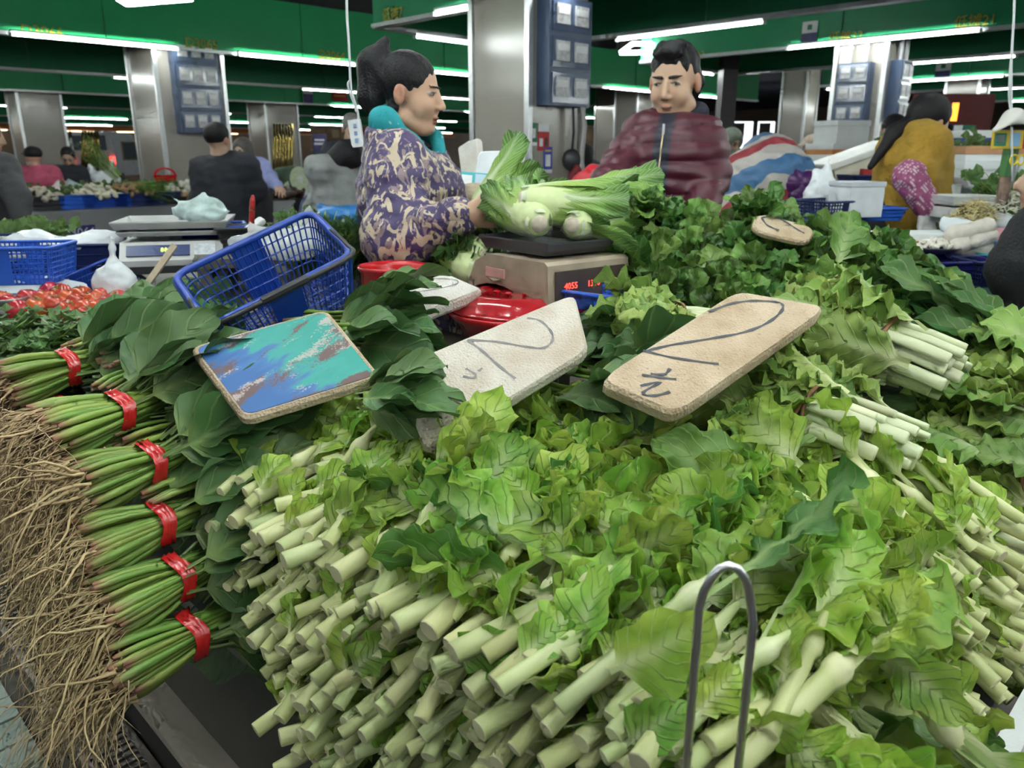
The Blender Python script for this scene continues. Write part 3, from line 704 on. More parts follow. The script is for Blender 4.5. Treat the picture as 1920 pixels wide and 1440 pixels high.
# packed inside of the heaps so that no light falls through
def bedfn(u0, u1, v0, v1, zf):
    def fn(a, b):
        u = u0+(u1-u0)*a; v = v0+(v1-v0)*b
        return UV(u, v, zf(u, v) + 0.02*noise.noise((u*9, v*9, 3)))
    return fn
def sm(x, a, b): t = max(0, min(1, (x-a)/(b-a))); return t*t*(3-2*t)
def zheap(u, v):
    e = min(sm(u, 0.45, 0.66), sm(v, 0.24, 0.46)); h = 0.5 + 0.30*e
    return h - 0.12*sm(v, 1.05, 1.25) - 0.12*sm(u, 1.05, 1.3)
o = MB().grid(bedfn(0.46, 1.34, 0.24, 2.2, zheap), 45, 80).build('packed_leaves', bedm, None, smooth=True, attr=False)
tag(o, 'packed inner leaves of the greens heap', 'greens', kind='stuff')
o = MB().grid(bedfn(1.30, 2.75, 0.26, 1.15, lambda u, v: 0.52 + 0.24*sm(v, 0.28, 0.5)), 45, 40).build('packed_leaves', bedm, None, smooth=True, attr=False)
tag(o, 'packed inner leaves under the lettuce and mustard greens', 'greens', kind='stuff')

# ---- spinach bunches
SST = []
for i in range(5):
    q = random.Random(300+i); r = q.uniform(0.0028, 0.0042)
    SST.append(MB().tube([(0,0,0), (0.012,0,0.001), (0.03,0,0.004), (0.06,0,0.004), (0.10,0,0), (0.17, 0, 0.004)], [r*0.9, r*1.25, r*1.45, r*1.2, r, r*0.8], 6, True, [1, 0.30, 0.0, 0, 0, 0]).mesh('stalk', spinstem, True))
SLF = [leaf_mesh('leaf', spinleaf2 if i % 4 == 1 else spinleaf, L=0.15+0.02*(i % 3), W=0.080+0.012*(i % 4), pet=0.20, pw=0.003, nu=11, nv=18, ruf=0.004+0.002*(i % 3), rf=1.2+0.3*(i % 3), curl=0.25+0.25*(i % 4), fold=0.22+0.1*(i % 3), seed=60+i, a=0.75, b=0.55, palew=0.12, crk=0.004, cf=35) for i in range(9)]
def root_mass(seed, m3):
    q = random.Random(seed); g = MB(); dn = m3.inverted() @ Vector((0, 0, -1))
    for k in range(300):
        a = q.uniform(0, 6.28); rad = math.sqrt(q.random())*0.050; p = Vector((q.uniform(0.012, 0.03), math.cos(a)*rad, math.sin(a)*rad*0.75))
        thick = k % 8 == 0; d = Vector((-1, q.uniform(-.55, .55), q.uniform(-.35, .35))).normalized(); path = [p.copy()]; n = 9
        ln = q.uniform(0.07, 0.17)/(n-1)
        for j in range(1, n):
            d = (d + dn*(0.34 if thick else 0.48)*(j/n+0.25) + Vector((q.uniform(-.42, .42), q.uniform(-.45, .45), q.uniform(-.4, .4)))).normalized(); p = p + d*ln; path.append(p.copy())
        r0 = 0.0024 if thick else q.uniform(0.0006, 0.0012)
        g.tube(path, [r0*(1-0.8*j/(n-1)) for j in range(n)], 4 if thick else 3, False)
    return g.mesh('roots', rootm, True, attr=False)
def spinach(tie, axis, label, roots=True, n_st=26, n_lf=17, sc=1.0, group='spinach bunches', tied=True, seed=0, spread=1.0, lf=None, name='spinach_bunch', cat='spinach', stm=None):
    q = random.Random(500+seed); m = frame(axis, (0,0,1), Vector(tie) - Vector(axis).normalized()*0.11*sc) @ Matrix.Scale(sc, 4)
    t = thing(name, label, cat, mat=m, group=group)
    for k in range(n_st):
        a = q.uniform(0, 6.28); rad = math.sqrt(q.random())*(0.050 if roots else 0.036); y, z = math.cos(a)*rad, math.sin(a)*rad*0.82; kk = 0.56 if roots else 0.8
        put('stalk', q.choice(stm or SST), t, frame((0.09, y*kk-y, z*kk-z), (0, y*4, z*4 + 0.05), (q.uniform(0.008, 0.028) if roots else 0, y, z)))
    for k in range(n_lf):
        a = q.uniform(0, 6.28); rad = math.sqrt(q.random()); y, z = math.cos(a)*0.036*rad, math.sin(a)*0.03*rad
        d = Vector((1, math.cos(a)*rad*0.62*spread, math.sin(a)*rad*0.45*spread + 0.12))
        up = Vector((-0.25, q.uniform(-.5, .5) + math.cos(a)*rad*0.6, 1.0 if math.sin(a) > -0.5 else 0.6))
        put('leaf', q.choice(lf or SLF), t, frame(d, up, (q.uniform(0.105, 0.165), y, z)) @ Matrix.Rotation(q.uniform(-.5, .5), 4, 'X') @ Matrix.Scale(q.uniform(0.8, 1.15), 4))
    if tied:
        for w, ry in ((0, 0.0), (0.006, 0.12)):
            pts = [(0.108 + w + 0.004*math.sin(3*th), math.cos(th)*0.036, math.sin(th)*0.031) for th in np.linspace(0, 6.283, 25)]
            g = MB().grid(lambda u, v: Vector(pts[round(v*24)]) + Vector(((u-0.5)*0.012, 0, 0)) + Vector((0, math.cos(v*6.283), math.sin(v*6.283)))*0.0015*math.sin(u*9+v*30), 4, 25)
            g.build('tie', redtie, t, smooth=True, attr=False)
    if roots: put('roots', root_mass(seed, m.to_3x3()), t)['kind'] = 'stuff'
    return t
def from_px(px, py, t_): d = ray(px, py); return Vector((0, 0, CAMZ)) + d*t_
SB = [((130, 688), 1.60, 'topmost spinach bunch beside the coriander, red ribbon with loose ends'),
      ((222, 772), 1.38, 'spinach bunch directly below the ribboned topmost one'),
      ((282, 868), 1.335, 'spinach bunch third from the top of the near stack'),
      ((300, 978), 1.30, 'spinach bunch fourth from the top of the near stack'),
      ((333, 1082), 1.27, 'spinach bunch second from the bottom of the near stack'),
      ((358, 1190), 1.25, 'lowest spinach bunch hanging over the counter edge above the plinth')]
for i, ((x, y), t_, lb) in enumerate(SB):
    spinach(from_px(x, y, t_), UV(1, R.uniform(-.12, .12), 0.10 if i > 0 else 0.16), lb, seed=i, sc=1.30, n_st=64, n_lf=30)
for i, (x, y, t_, lb) in enumerate(((60, 785, 1.62, 'spinach bunch under the topmost one, mostly hidden by roots'), (125, 880, 1.52, 'rooty spinach bunch behind the near stack at middle height'), (-40, 850, 1.75, 'rooty spinach bunch cut off by the edge of the view'))):
    spinach(from_px(x, y, t_) + UV(0.06, 0), UV(1, 0.05, 0.1), lb, seed=20+i, n_lf=5, sc=1.2)
sp = rr
# second row of spinach without visible roots, leaves filling the top of the counter
SPB = [((290, 690), 1.56, (1, 0.35, 0.14), 'spinach leaves beside the red ribboned bunches'), ((345, 800), 1.44, (1, 0.1, 0.06), 'spinach leaves between the stack and the painted board'),
       ((300, 655), 1.66, (1, 0.25, 0.05), 'glossy spinach leaves in front of the tomatoes'), ((410, 900), 1.36, (1, 0, 0.08), 'spinach leaves tucked against the choy sum heap'),
       ((225, 635), 1.72, (1, 0.25, 0.06), 'broad spinach leaves next to the wooden stick'),
       ((640, 630), 1.58, (0.7, -0.8, 0.0), 'spinach leaves between the painted board and the foam price board'), ((622, 596), 1.66, (0.8, -0.7, 0.0), 'dark spinach leaves below the white price board'),
       ((655, 742), 1.22, (1, -0.95, 0.03), 'bunch of dark spinach in front of the middle price board'),
       ((1150, 700), 1.50, (-0.1, -1, 0.02), 'spinach between the middle and the brown price boards'), ((1060, 740), 1.40, (0.2, -1, 0.0), 'shaded spinach under the edge of the middle price board')]
for i, ((x, y), t_, ax, lb) in enumerate(SPB):
    P = from_px(x, y, t_); spinach(P, UV(ax[0], ax[1], ax[2]), lb, roots=False, tied=False, seed=40+i, n_st=0 if x == 655 else 10, n_lf=20, sc=0.78 if x == 655 else 1.1, group='loose spinach bunches')
# ================================================================ things on the own stall
def plane_hit(px, py, c, n):
    d = ray(px, py); o = Vector((0, 0, CAMZ)); t = (Vector(c) - o).dot(n) / d.dot(n); return o + d*t
def rounded(q, r=0.12, k=4):
    """outline of a quad (list of Vectors) with rounded corners"""
    out = []
    for i in range(4):
        p, a, b = q[i], q[i-1], q[(i+1) % 4]
        p0 = p + (a-p)*r; p1 = p + (b-p)*r
        for j in range(k+1):
            t = j/k; out.append(p0*(1-t)**2 + p*2*t*(1-t) + p1*t*t)
    return out
def slab(outline, n, th, mb=None, bev=0.006):
    mb = mb or MB(); N_ = len(outline); c = sum(outline, Vector())/N_; vs = []
    for off, k in ((-th, -bev), (-th*0.75, 0), (-th*0.25, 0), (0, -bev)):
        for p in outline:
            d = (p-c).normalized(); vs.append(p + n*off + d*k)
    fs = [tuple(reversed(range(N_))), tuple(3*N_+i for i in range(N_))] + [(j*N_+i, j*N_+(i+1) % N_, (j+1)*N_+(i+1) % N_, (j+1)*N_+i) for j in range(3) for i in range(N_)]
    return mb.add(vs, fs)
def stroke(pts, n, w, mb):
    """flat pen stroke laid on the board plane"""
    L_ = []
    for i, p in enumerate(pts):
        t = (pts[min(i+1, len(pts)-1)] - pts[max(0, i-1)]).normalized(); s_ = n.cross(t); k = w*(0.75+0.25*math.sin(i*1.7))
        L_ += [p + s_*k + n*0.0008, p - s_*k + n*0.0008]
    m = len(pts); vs = L_ + [q - n*0.0007 for q in L_]
    fs = [(2*i, 2*i+1, 2*i+3, 2*i+2) for i in range(m-1)]
    mb.add(vs, fs)
def smooth_pts(P, k=4):
    out = []
    for i in range(len(P)-1):
        p0, p1, p2, p3 = P[max(0, i-1)], P[i], P[i+1], P[min(len(P)-1, i+2)]
        for j in range(k):
            t = j/k; out.append(0.5*((2*p1)+(p2-p0)*t+(2*p0-5*p1+4*p2-p3)*t*t+(3*p1-p0-3*p2+p3)*t**3))
    return out + [P[-1]]
def foam(name, base, dirt, spk):
    m, nt, N, L, B = _nt(name); o = objc(N)
    v = N.new('ShaderNodeTexVoronoi'); v.inputs['Scale'].default_value = 210; L.new(o, v.inputs['Vector'])
    f = noi(N, L, 14, 6, o); g = noi(N, L, 240, 3, o)
    c = mixc(N, L, base, dirt, ramp(N, L, f, [(0.35, (0, 0, 0)), (0.7, (1, 1, 1))]))
    c = mixc(N, L, c, spk, ramp(N, L, g, [(0.62, (0, 0, 0)), (0.75, (0.8, 0.8, 0.8))]))
    L.new(c, B.inputs['Base Color']); B.inputs['Roughness'].default_value = 0.8
    bump(N, L, B, mth(N, L, 'ADD', v.outputs['Distance'], g), 0.5, 0.004); return m
foam_tan = foam('foam_tan', (0.60, 0.47, 0.34), (0.42, 0.30, 0.19), (0.25, 0.16, 0.09))
foam_wht = foam('foam_dirty_white', (0.66, 0.60, 0.53), (0.52, 0.43, 0.34), (0.35, 0.25, 0.16))
foam_pal = foam('foam_pale', (0.76, 0.73, 0.70), (0.66, 0.60, 0.54), (0.5, 0.42, 0.34))
foam_box = simple('foam_box_white', (0.74, 0.77, 0.78), 0.7, 0, 0.06, 8, 0.15, 200)
ink = simple('marker_ink', (0.06, 0.06, 0.075), 0.5, 0, 0.3, 60)
inkg = simple('marker_ink_faded', (0.22, 0.20, 0.20), 0.6, 0, 0.3, 60)
def Z(o, pts): return [(o[0] + x/2.7429, o[1] + y/2.7429) for x, y in pts]
def board(name, corners, c_px, Y, n, th, mat, label, strokes=(), w=0.0035, inkm=ink, r=0.10, cat='price board'):
    n = Vector(n).normalized(); c = at(*c_px, Y); q = [plane_hit(x, y, c, n) for x, y in corners]
    t = thing(name, label, cat, c - n*th, group='hand-lettered foam price boards' if strokes else None)
    T = Matrix.Translation(-(c - n*th)); slab([T @ p for p in rounded(q, r)], n, th).build('foam_slab', mat, t, attr=False)
    for st in strokes:
        mb = MB(); stroke(smooth_pts([T @ plane_hit(x, y, c, n) for x, y in st]), n, w, mb); mb.build('pen_stroke', inkm, t, attr=False)
    return t
o5 = (600, 420); o6 = (1220, 420); o3 = (1220, 0)
board('price_board', [(1078, 549), (1105, 656), (800, 842), (735, 690)], (950, 650), 1.30, (0.02, -0.42, 0.9), 0.026, foam_wht, 'off-white foam price board lying between the red lidded basin and the choy sum',
      [Z(o5, [(1065, 485), (1130, 498), (1185, 550), (1195, 600), (1150, 638), (1060, 632), (900, 605), (760, 598)]), Z(o5, [(758, 598), (830, 650), (920, 730), (1005, 797)]), Z(o5, [(735, 785), (790, 792), (798, 775), (750, 745)]), Z(o5, [(815, 760), (835, 742)])], 0.0030, inkg)
board('price_board', [(1382, 543), (1556, 574), (1268, 778), (1120, 712)], (1340, 650), 1.15, (0.06, -0.40, 0.9), 0.026, foam_tan, 'brown speckled foam price board lying on the mustard greens',
      [Z(o6, [(300, 455), (400, 415), (520, 396), (640, 402), (678, 418), (668, 455), (600, 510), (480, 558), (300, 592), (100, 625), (-35, 658)]), Z(o6, [(-40, 652), (120, 690), (350, 722)]),
       Z(o5, [(1655, 778), (1740, 790), (1832, 800)]), Z(o5, [(1800, 745), (1770, 775), (1700, 772)]), Z(o5, [(1648, 835), (1750, 815), (1660, 870), (1720, 885), (1800, 865)])], 0.0032, ink, 0.13)
board('price_board', [(838, 511), (906, 541), (768, 594), (672, 560)], (800, 548), 1.78, (0.0, -0.35, 0.93), 0.032, foam_pal, 'clean white thick foam price board between the two red basins',
      [Z(o5, [(520, 290), (620, 282), (700, 290), (695, 312), (560, 342), (400, 358), (285, 368)])], 0.0022, inkg, 0.08)
board('price_board', [(1420, 396), (1532, 426), (1518, 458), (1408, 432)], (1470, 428), 2.0, (0.12, -0.62, 0.8), 0.018, foam_tan, 'small round-edged foam price board resting on the lettuce',
      [Z(o3, [(570, 1122), (625, 1112), (690, 1140), (760, 1185), (790, 1200)]), Z(o3, [(570, 1122), (600, 1160), (660, 1185)])], 0.0035, ink, 0.35)
# painted board (smeared blue, turquoise, maroon)
def smear():
    m, nt, N, L, B = _nt('smeared_paint'); o = objc(N)
    mp = N.new('ShaderNodeMapping'); mp.inputs['Rotation'].default_value = (0, 0, -0.5); mp.inputs['Scale'].default_value = (5, 13, 5); L.new(o, mp.inputs[0])
    f = noi(N, L, 1.6, 6, mp.outputs[0], 0.8); g = noi(N, L, 2.6, 5, mp.outputs[0], 0.5); h = noi(N, L, 260, 2, o)
    sx = N.new('ShaderNodeSeparateXYZ'); L.new(o, sx.inputs[0])
    gx = mth(N, L, 'MULTIPLY_ADD', sx.outputs[0], 5.5, mth(N, L, 'MULTIPLY_ADD', g, 1.3, -0.18))
    c = ramp(N, L, gx, [(0.10, (0.035, 0.13, 0.36)), (0.34, (0.05, 0.17, 0.42)), (0.46, (0.04, 0.33, 0.30)), (0.9, (0.025, 0.30, 0.26))])
    d = mth(N, L, 'ADD', f, mth(N, L, 'MULTIPLY', h, 0.22))
    c = mixc(N, L, c, (0.14, 0.085, 0.085), ramp(N, L, d, [(0.62, (0, 0, 0)), (0.68, (1, 1, 1))]))
    e = mth(N, L, 'ADD', noi(N, L, 2.2, 5, mp.outputs[0]), mth(N, L, 'MULTIPLY', h, 0.3))
    c = mixc(N, L, c, (0.52, 0.42, 0.40), ramp(N, L, e, [(0.74, (0, 0, 0)), (0.80, (0.8, 0.8, 0.8))]))
    L.new(c, B.inputs['Base Color']); B.inputs['Roughness'].default_value = 0.6; return m
cor = [(612, 578), (716, 706), (456, 786), (354, 650)]; cA = (535, 680); nA = Vector((0.02, -0.40, 0.92)).normalized()
bA = board('painted_board', cor, cA, 1.31, nA, 0.022, foam_tan, 'foam board smeared with blue, turquoise and maroon paint beside the blue basket', r=0.08)
ca = at(*cA, 1.31); m_ = Matrix.Translation(-(ca - nA*0.022)); q = [m_ @ plane_hit(535+(x-535)*0.93, 680+(y-680)*0.93, ca, nA) for x, y in cor]
fr_ = frame((q[1]-q[0]) * -1 + (q[2]-q[3]) * 0, nA, nA*0.022)
inv = frame(UV(1, 0.2), nA, nA*0.022)
slab([inv.inverted() @ p for p in rounded(q, 0.08)], Vector((0, 0, 1)), 0.001, bev=0.0).build('paint_smear', smear(), bA, inv @ Matrix.Translation((0, 0, 0.0012)), attr=False)

# ---- baskets and crates
bluep = simple('blue_plastic', (0.012, 0.055, 0.36), 0.32, 0, 0.08, 8, spec=0.5)
navyp = simple('navy_plastic', (0.012, 0.022, 0.10), 0.4, 0, 0.1, 8)
brightb = simple('bright_blue_plastic', (0.025, 0.11, 0.55), 0.35, 0, 0.08, 8)
blackp = simple('black_plastic', (0.02, 0.02, 0.024), 0.4, 0, 0.1, 8)
def lattice_box(t, m, w, l, h, taper, mat, nx, ny, nz, rim=0.009, handle=None, bar=0.0022, solid=False, rr_=0.03):
    """open box, rim at z=h, floor at z=0, local frame m under thing t"""
    def rect(z):
        k = taper + (1-taper)*z/h; return w/2*k, l/2*k
    def loop(z, ex=0.0, n=5):
        a, b = rect(z); a += ex; b += ex; pts = []
        for sx, sy, a0 in ((1, 1, 0), (-1, 1, 90), (-1, -1, 180), (1, -1, 270)):
            for j in range(n+1):
                th = math.radians(a0 + 90*j/n); pts.append(Vector((sx*(a-rr_) + rr_*math.cos(th), sy*(b-rr_) + rr_*math.sin(th), z)))
        return pts + [pts[0]]
    MB().tube(loop(h, 0.003), rim, 6, False, flat=0.8).build('rim', mat, t, m, smooth=True, attr=False)
    if solid:
        mb = MB(); a = loop(h)[:-1]; b = loop(0.0)[:-1]; n = len(a); mb.add(a+b, [(i, (i+1) % n, n+(i+1) % n, n+i) for i in range(n)] + [tuple(range(n, 2*n))]); mb.build('wall', mat, t, m, attr=False)
        for zz in (h*0.35, h*0.7): MB().tube(loop(zz, 0.002), bar*1.4, 4, False).build('wall_rib', mat, t, m, attr=False)
    else:
        mb = MB()
        for zi in range(nz): mb.tube(loop(h*zi/nz), bar, 4, False)
        for side in range(4):
            n = nx if side % 2 == 0 else ny
            for i in range(n+1):
                f = -1 + 2*i/n
                def P(z):
                    a, b = rect(z); f2 = f*0.97
                    return Vector((f2*a, b, z)) if side == 0 else Vector((f2*a, -b, z)) if side == 2 else Vector((a, f2*b, z)) if side == 1 else Vector((-a, f2*b, z))
                mb.tube([P(0), P(h)], bar, 4, False)
        mb.build('wall_lattice', mat, t, m, attr=False)
        mb = MB(); a, b = rect(0)
        for i in range(nx+1): f = -1+2*i/nx; mb.tube([(f*a, -b, 0), (f*a, b, 0)], bar, 4, False)
        for i in range(ny+1): f = -1+2*i/ny; mb.tube([(-a, f*b, 0), (a, f*b, 0)], bar, 4, False)
        mb.build('floor_lattice', mat, t, m, attr=False)
        for s_ in (-1, 1):
            a0, b0 = rect(0); a1, b1 = rect(h); mb = MB()
            mb.add([(-0.032, s_*b0, 0), (0.032, s_*b0, 0), (0.036, s_*b1, h), (-0.036, s_*b1, h), (-0.032, s_*(b0+0.003), 0), (0.032, s_*(b0+0.003), 0), (0.036, s_*(b1+0.003), h), (-0.036, s_*(b1+0.003), h)], [(0,1,2,3), (7,6,5,4), (0,3,7,4), (1,5,6,2)])
            mb.build('side_plate', mat, t, m, attr=False)
    if handle:
        a, b = rect(h); y = -b-0.012
        pts = [Vector((-a*1.02, 0, h+0.004)), Vector((-a*1.03, y*0.6, h+0.004)), Vector((-a*0.93, y, h+0.005)), Vector((0, y-0.004, h+0.006)), Vector((a*0.93, y, h+0.005)), Vector((a*1.03, y*0.6, h+0.004)), Vector((a*1.02, 0, h+0.004))]
        ho = MB().tube(smooth_pts(pts, 5), 0.0055, 6, True).build('handle', handle, t, m, smooth=True, attr=False)
        MB().tube([(-0.05, y-0.003, h+0.007), (0.05, y-0.003, h+0.007)], 0.009, 8).build('grip', handle, ho, attr=False)
def quad_frame(px4, c, n):
    P = [plane_hit(x, y, c, n) for x, y in px4]
    ctr = sum(P, Vector())/4; x = ((P[1]-P[0]) + (P[2]-P[3])); w = x.length/2; y = ((P[3]-P[0]) + (P[2]-P[1])); 
    x.normalize(); yl = y.length/2; y = n.cross(x).normalized(); return ctr, frame(x, n), w, yl
n_ = Vector((-0.10, -0.52, 0.85)).normalized(); c_ = at(495, 505, 1.62)
ctr, fm, w_, l_ = quad_frame([(315, 548), (545, 437), (682, 458), (432, 582)], c_, n_)
t = thing('shopping_basket', 'large blue plastic shopping basket tilted on the spinach, empty', 'basket', ctr - n_*0.15)
fm.translation = Vector(); lattice_box(t, fm, w_*1.08, max(l_, 0.20), 0.16, 0.80, bluep, 22, 12, 6, 0.009, blackp, 0.0021)
n2 = Vector((0.25, -0.45, 0.85)).normalized(); c2 = at(178, 528, 2.5)
ctr, fm, w_, l_ = quad_frame([(108, 556), (228, 505), (248, 508), (133, 563)], c2, n2)
t = thing('shopping_basket', 'small blue basket with black rim tipped over by the tomatoes', 'basket', ctr - n2*0.09); fm.translation = Vector()
lattice_box(t, fm, 0.24, 0.16, 0.09, 0.85, bluep, 12, 8, 4, 0.006, blackp, 0.002)
def crate_at(px, py, Y, w, l, h, mat, label, rot=45, solid=True, tilt=0.0, nx=10, ny=8, nz=4, name='plastic_crate', zoff=0.0):
    p = at(px, py, Y); t = thing(name, label, 'crate', p + Vector((0, 0, zoff)), (0, 0, math.radians(rot)))
    lattice_box(t, Matrix.Rotation(tilt, 4, 'X'), w, l, h, 0.9, mat, nx, ny, nz, 0.007, None, 0.0025, solid, 0.02); return t
crate_at(1115, 572, 1.78, 0.24, 0.12, 0.035, brightb, 'low blue tray peeking out beneath the vendor scale', -38, False, nx=16, ny=10, nz=3)

# ---- red basins
redp = simple('red_plastic', (0.56, 0.010, 0.018), 0.22, 0, 0.06, 6, coat=0.4)
redlid = simple('red_lid_translucent', (0.62, 0.02, 0.03), 0.12, 0, 0.05, 6, trans=0.25, coat=0.5)
p = at(975, 596, 1.86); t = thing('lidded_basin', 'red plastic basin with a domed lid behind the middle price board', 'basin', Vector((p.x, p.y, 0.862)))
H = p.z - 0.862 + 0.02
MB().lathe([(0.115, 0), (0.12, 0.005), (0.158, H-0.02), (0.176, H-0.006), (0.178, H+0.003), (0.172, H+0.005), (0.155, H-0.01), (0.12, 0.012), (0.0, 0.01)], 48).build('bowl', redp, t, smooth=True, attr=False)
MB().lathe([(0.171, H+0.004), (0.170, H+0.010), (0.155, H+0.016), (0.142, H+0.032), (0.120, H+0.043), (0.112, H+0.047), (0.108, H+0.043), (0.05, H+0.047), (0.0, H+0.048)], 48).build('lid', redlid, t, smooth=True, attr=False)
for k in range(5):
    a = 0.7*k - 1.2; MB().lathe([(0.007, H+0.0465), (0.0085, H+0.05), (0.007, H+0.0515), (0.005, H+0.05)], 12, (0.06*math.sin(a), -0.055*math.cos(a)+0.0, 0)).build('lid_boss', redlid, t, smooth=True, attr=False)
p = at(738, 500, 2.02); t = thing('open_basin', 'open red plastic basin in front of the camouflage jacket', 'basin', Vector((p.x, p.y, 0.862))); H = p.z - 0.862
MB().lathe([(0.07, 0), (0.075, 0.004), (0.083, H*0.45), (0.086, H-0.012), (0.094, H-0.004), (0.095, H+0.003), (0.089, H+0.005), (0.082, H-0.008), (0.07, 0.01), (0.0, 0.01)], 40).build('bowl', redp, t, smooth=True, attr=False)
MB().lathe([(0.0845, H*0.6), (0.089, H*0.63), (0.0845, H*0.66)], 40).build('band', redp, t, smooth=True, attr=False)

# ---- vendor scale with tray
grime = simple('grimy_beige', (0.34, 0.27, 0.20), 0.55, 0, 0.35, 9, 0.2, 40)
darkmet = simple('dark_tray_metal', (0.10, 0.10, 0.11), 0.38, 0.6, 0.15, 10)
dispm = simple('display_smoke', (0.07, 0.05, 0.045), 0.2, 0, 0.2, 10)
reddig = emis('red_digits', (1.0, 0.06, 0.04), 2.2)
pc = at(1020, 489, 1.95)
S = thing('counter_scale', 'grimy beige digital scale with red figures under the napa cabbages', 'scale', Vector((pc.x, pc.y, 0.962)), (0, 0, math.radians(38)))
zt = pc.z - 0.962
# body: arched side profile along local y, extruded along local x
pr = []
for k in range(13): a = math.pi*k/12; pr.append((-0.08 + 0.075*-math.cos(a)*1.0, 0.012 + 0.05*math.sin(a)))
prof = [(-0.155, 0.0), (-0.16, 0.0)]
outl = [(-0.17, 0.0), (-0.155, 0.0)] + [(-0.03 + 0.115*-math.cos(math.pi*k/10), 0.002 + 0.045*math.sin(math.pi*k/10)) for k in range(11)] + [(0.10, 0.0), (0.15, 0.0), (0.17, 0.02), (0.165, zt+0.015), (0.155, zt+0.022), (-0.06, zt+0.022), (-0.115, zt)]
Mx = Matrix(((0, 0, 1), (-1, 0, 0), (0, 1, 0))).to_4x4()      # outline (a,b) -> y=-a, z=b, extruded along x
mb = MB().prism(outl, 0.26, Mx.to_3x3(), (-0.13, 0, 0)); mb.build('body', grime, S, attr=False)
MB().box((0, -0.171, zt*0.5+0.012), (0.22, 0.006, zt*0.78)).build('display', dispm, S, attr=False)
for txt, x in (('4055', -0.066), ('1300', 0.006), ('90', 0.07)):
    textobj('red_figures', txt, 0.021, Matrix.Translation((x, -0.1755, zt*0.5+0.014)) @ Matrix.Rotation(math.pi/2, 4, 'X'), reddig, S, 0.0005)
MB().box((-0.1315, 0.03, zt*0.78), (0.003, 0.075, 0.022)).build('sticker', simple('sticker_pink', (0.55, 0.30, 0.28), 0.5), S, attr=False)
MB().box((0, 0, zt+0.025), (0.03, 0.18, 0.02)).build('spider', darkmet, S, attr=False)
def tray(t, m, w, l, lip, mat, name):
    mb = MB(); o_ = [(-w/2,-l/2),(w/2,-l/2),(w/2,l/2),(-w/2,l/2)]
    lv = [(1.0, lip), (1.0, lip-0.003), (0.95, 0.0), (0.0, 0.0)]
    vs = [(x*k, y*k, z) for k, z in ((0.94, 0.0), (1.0, lip), (1.0, lip-0.004), (0.945, -0.004)) for x, y in o_]
    mb.add(vs, [(0,1,2,3)] + [(j*4+i, j*4+(i+1) % 4, (j+1)*4+(i+1) % 4, (j+1)*4+i) for j in range(3) for i in range(4)] + [(15,14,13,12)])
    return mb.build(name, mat, t, m, attr=False)
tray(S, TR((0, 0, zt+0.034)), 0.20, 0.25, 0.014, darkmet, 'lower_tray'); tray(S, TR((0.0, -0.005, zt+0.046)), 0.215, 0.27, 0.016, darkmet, 'upper_tray')
trayz = 0.962 + zt + 0.046

# ---- napa cabbages
def napamat(nm, tip):
    m, nt, N, L, B = _nt(nm)
    a_ = N.new('ShaderNodeAttribute'); a_.attribute_name = 'pale'
    uv = N.new('ShaderNodeUVMap'); sp_ = N.new('ShaderNodeSeparateXYZ'); L.new(uv.outputs[0], sp_.inputs[0])
    ua = mth(N, L, 'ABSOLUTE', mth(N, L, 'SUBTRACT', sp_.outputs[0], 0.5))
    n0 = noi(N, L, 26, 4, objc(N))
    w = mth(N, L, 'ADD', mth(N, L, 'MULTIPLY', mth(N, L, 'SUBTRACT', sp_.outputs[1], mth(N, L, 'MULTIPLY', ua, 0.9)), 17), mth(N, L, 'MULTIPLY', n0, 0.7))
    w = mth(N, L, 'ABSOLUTE', mth(N, L, 'SUBTRACT', mth(N, L, 'FRACT', w), 0.5))
    vn = N.new('ShaderNodeMapRange'); vn.inputs[1].default_value = 0.02; vn.inputs[2].default_value = 0.12; vn.inputs[3].default_value = 0.42; vn.inputs[4].default_value = 0; L.new(w, vn.inputs[0])
    c = ramp(N, L, sp_.outputs[1], [(0.0, (0.62, 0.70, 0.34)), (0.35, (0.42, 0.58, 0.14)), (0.75, (0.20, 0.38, 0.06)), (1.0, tip)])
    f = mth(N, L, 'MAXIMUM', a_.outputs['Fac'], vn.outputs[0])
    c = mixc(N, L, c, (0.80, 0.84, 0.66), f); L.new(c, B.inputs['Base Color']); B.inputs['Roughness'].default_value = 0.38
    bump(N, L, B, mth(N, L, 'ADD', vn.outputs[0], n0), 0.5, 0.004)
    t_ = N.new('ShaderNodeBsdfTranslucent'); L.new(c, t_.inputs[0]); mx = N.new('ShaderNodeMixShader'); mx.inputs[0].default_value = 0.2
    L.new(B.outputs[0], mx.inputs[1]); L.new(t_.outputs[0], mx.inputs[2]); L.new(mx.outputs[0], N['Material Output'].inputs[0]); return m
napa = napamat('napa_leaf', (0.07, 0.18, 0.03)); butt = simple('cabbage_butt', (0.68, 0.58, 0.47), 0.6, 0, 0.15, 60)
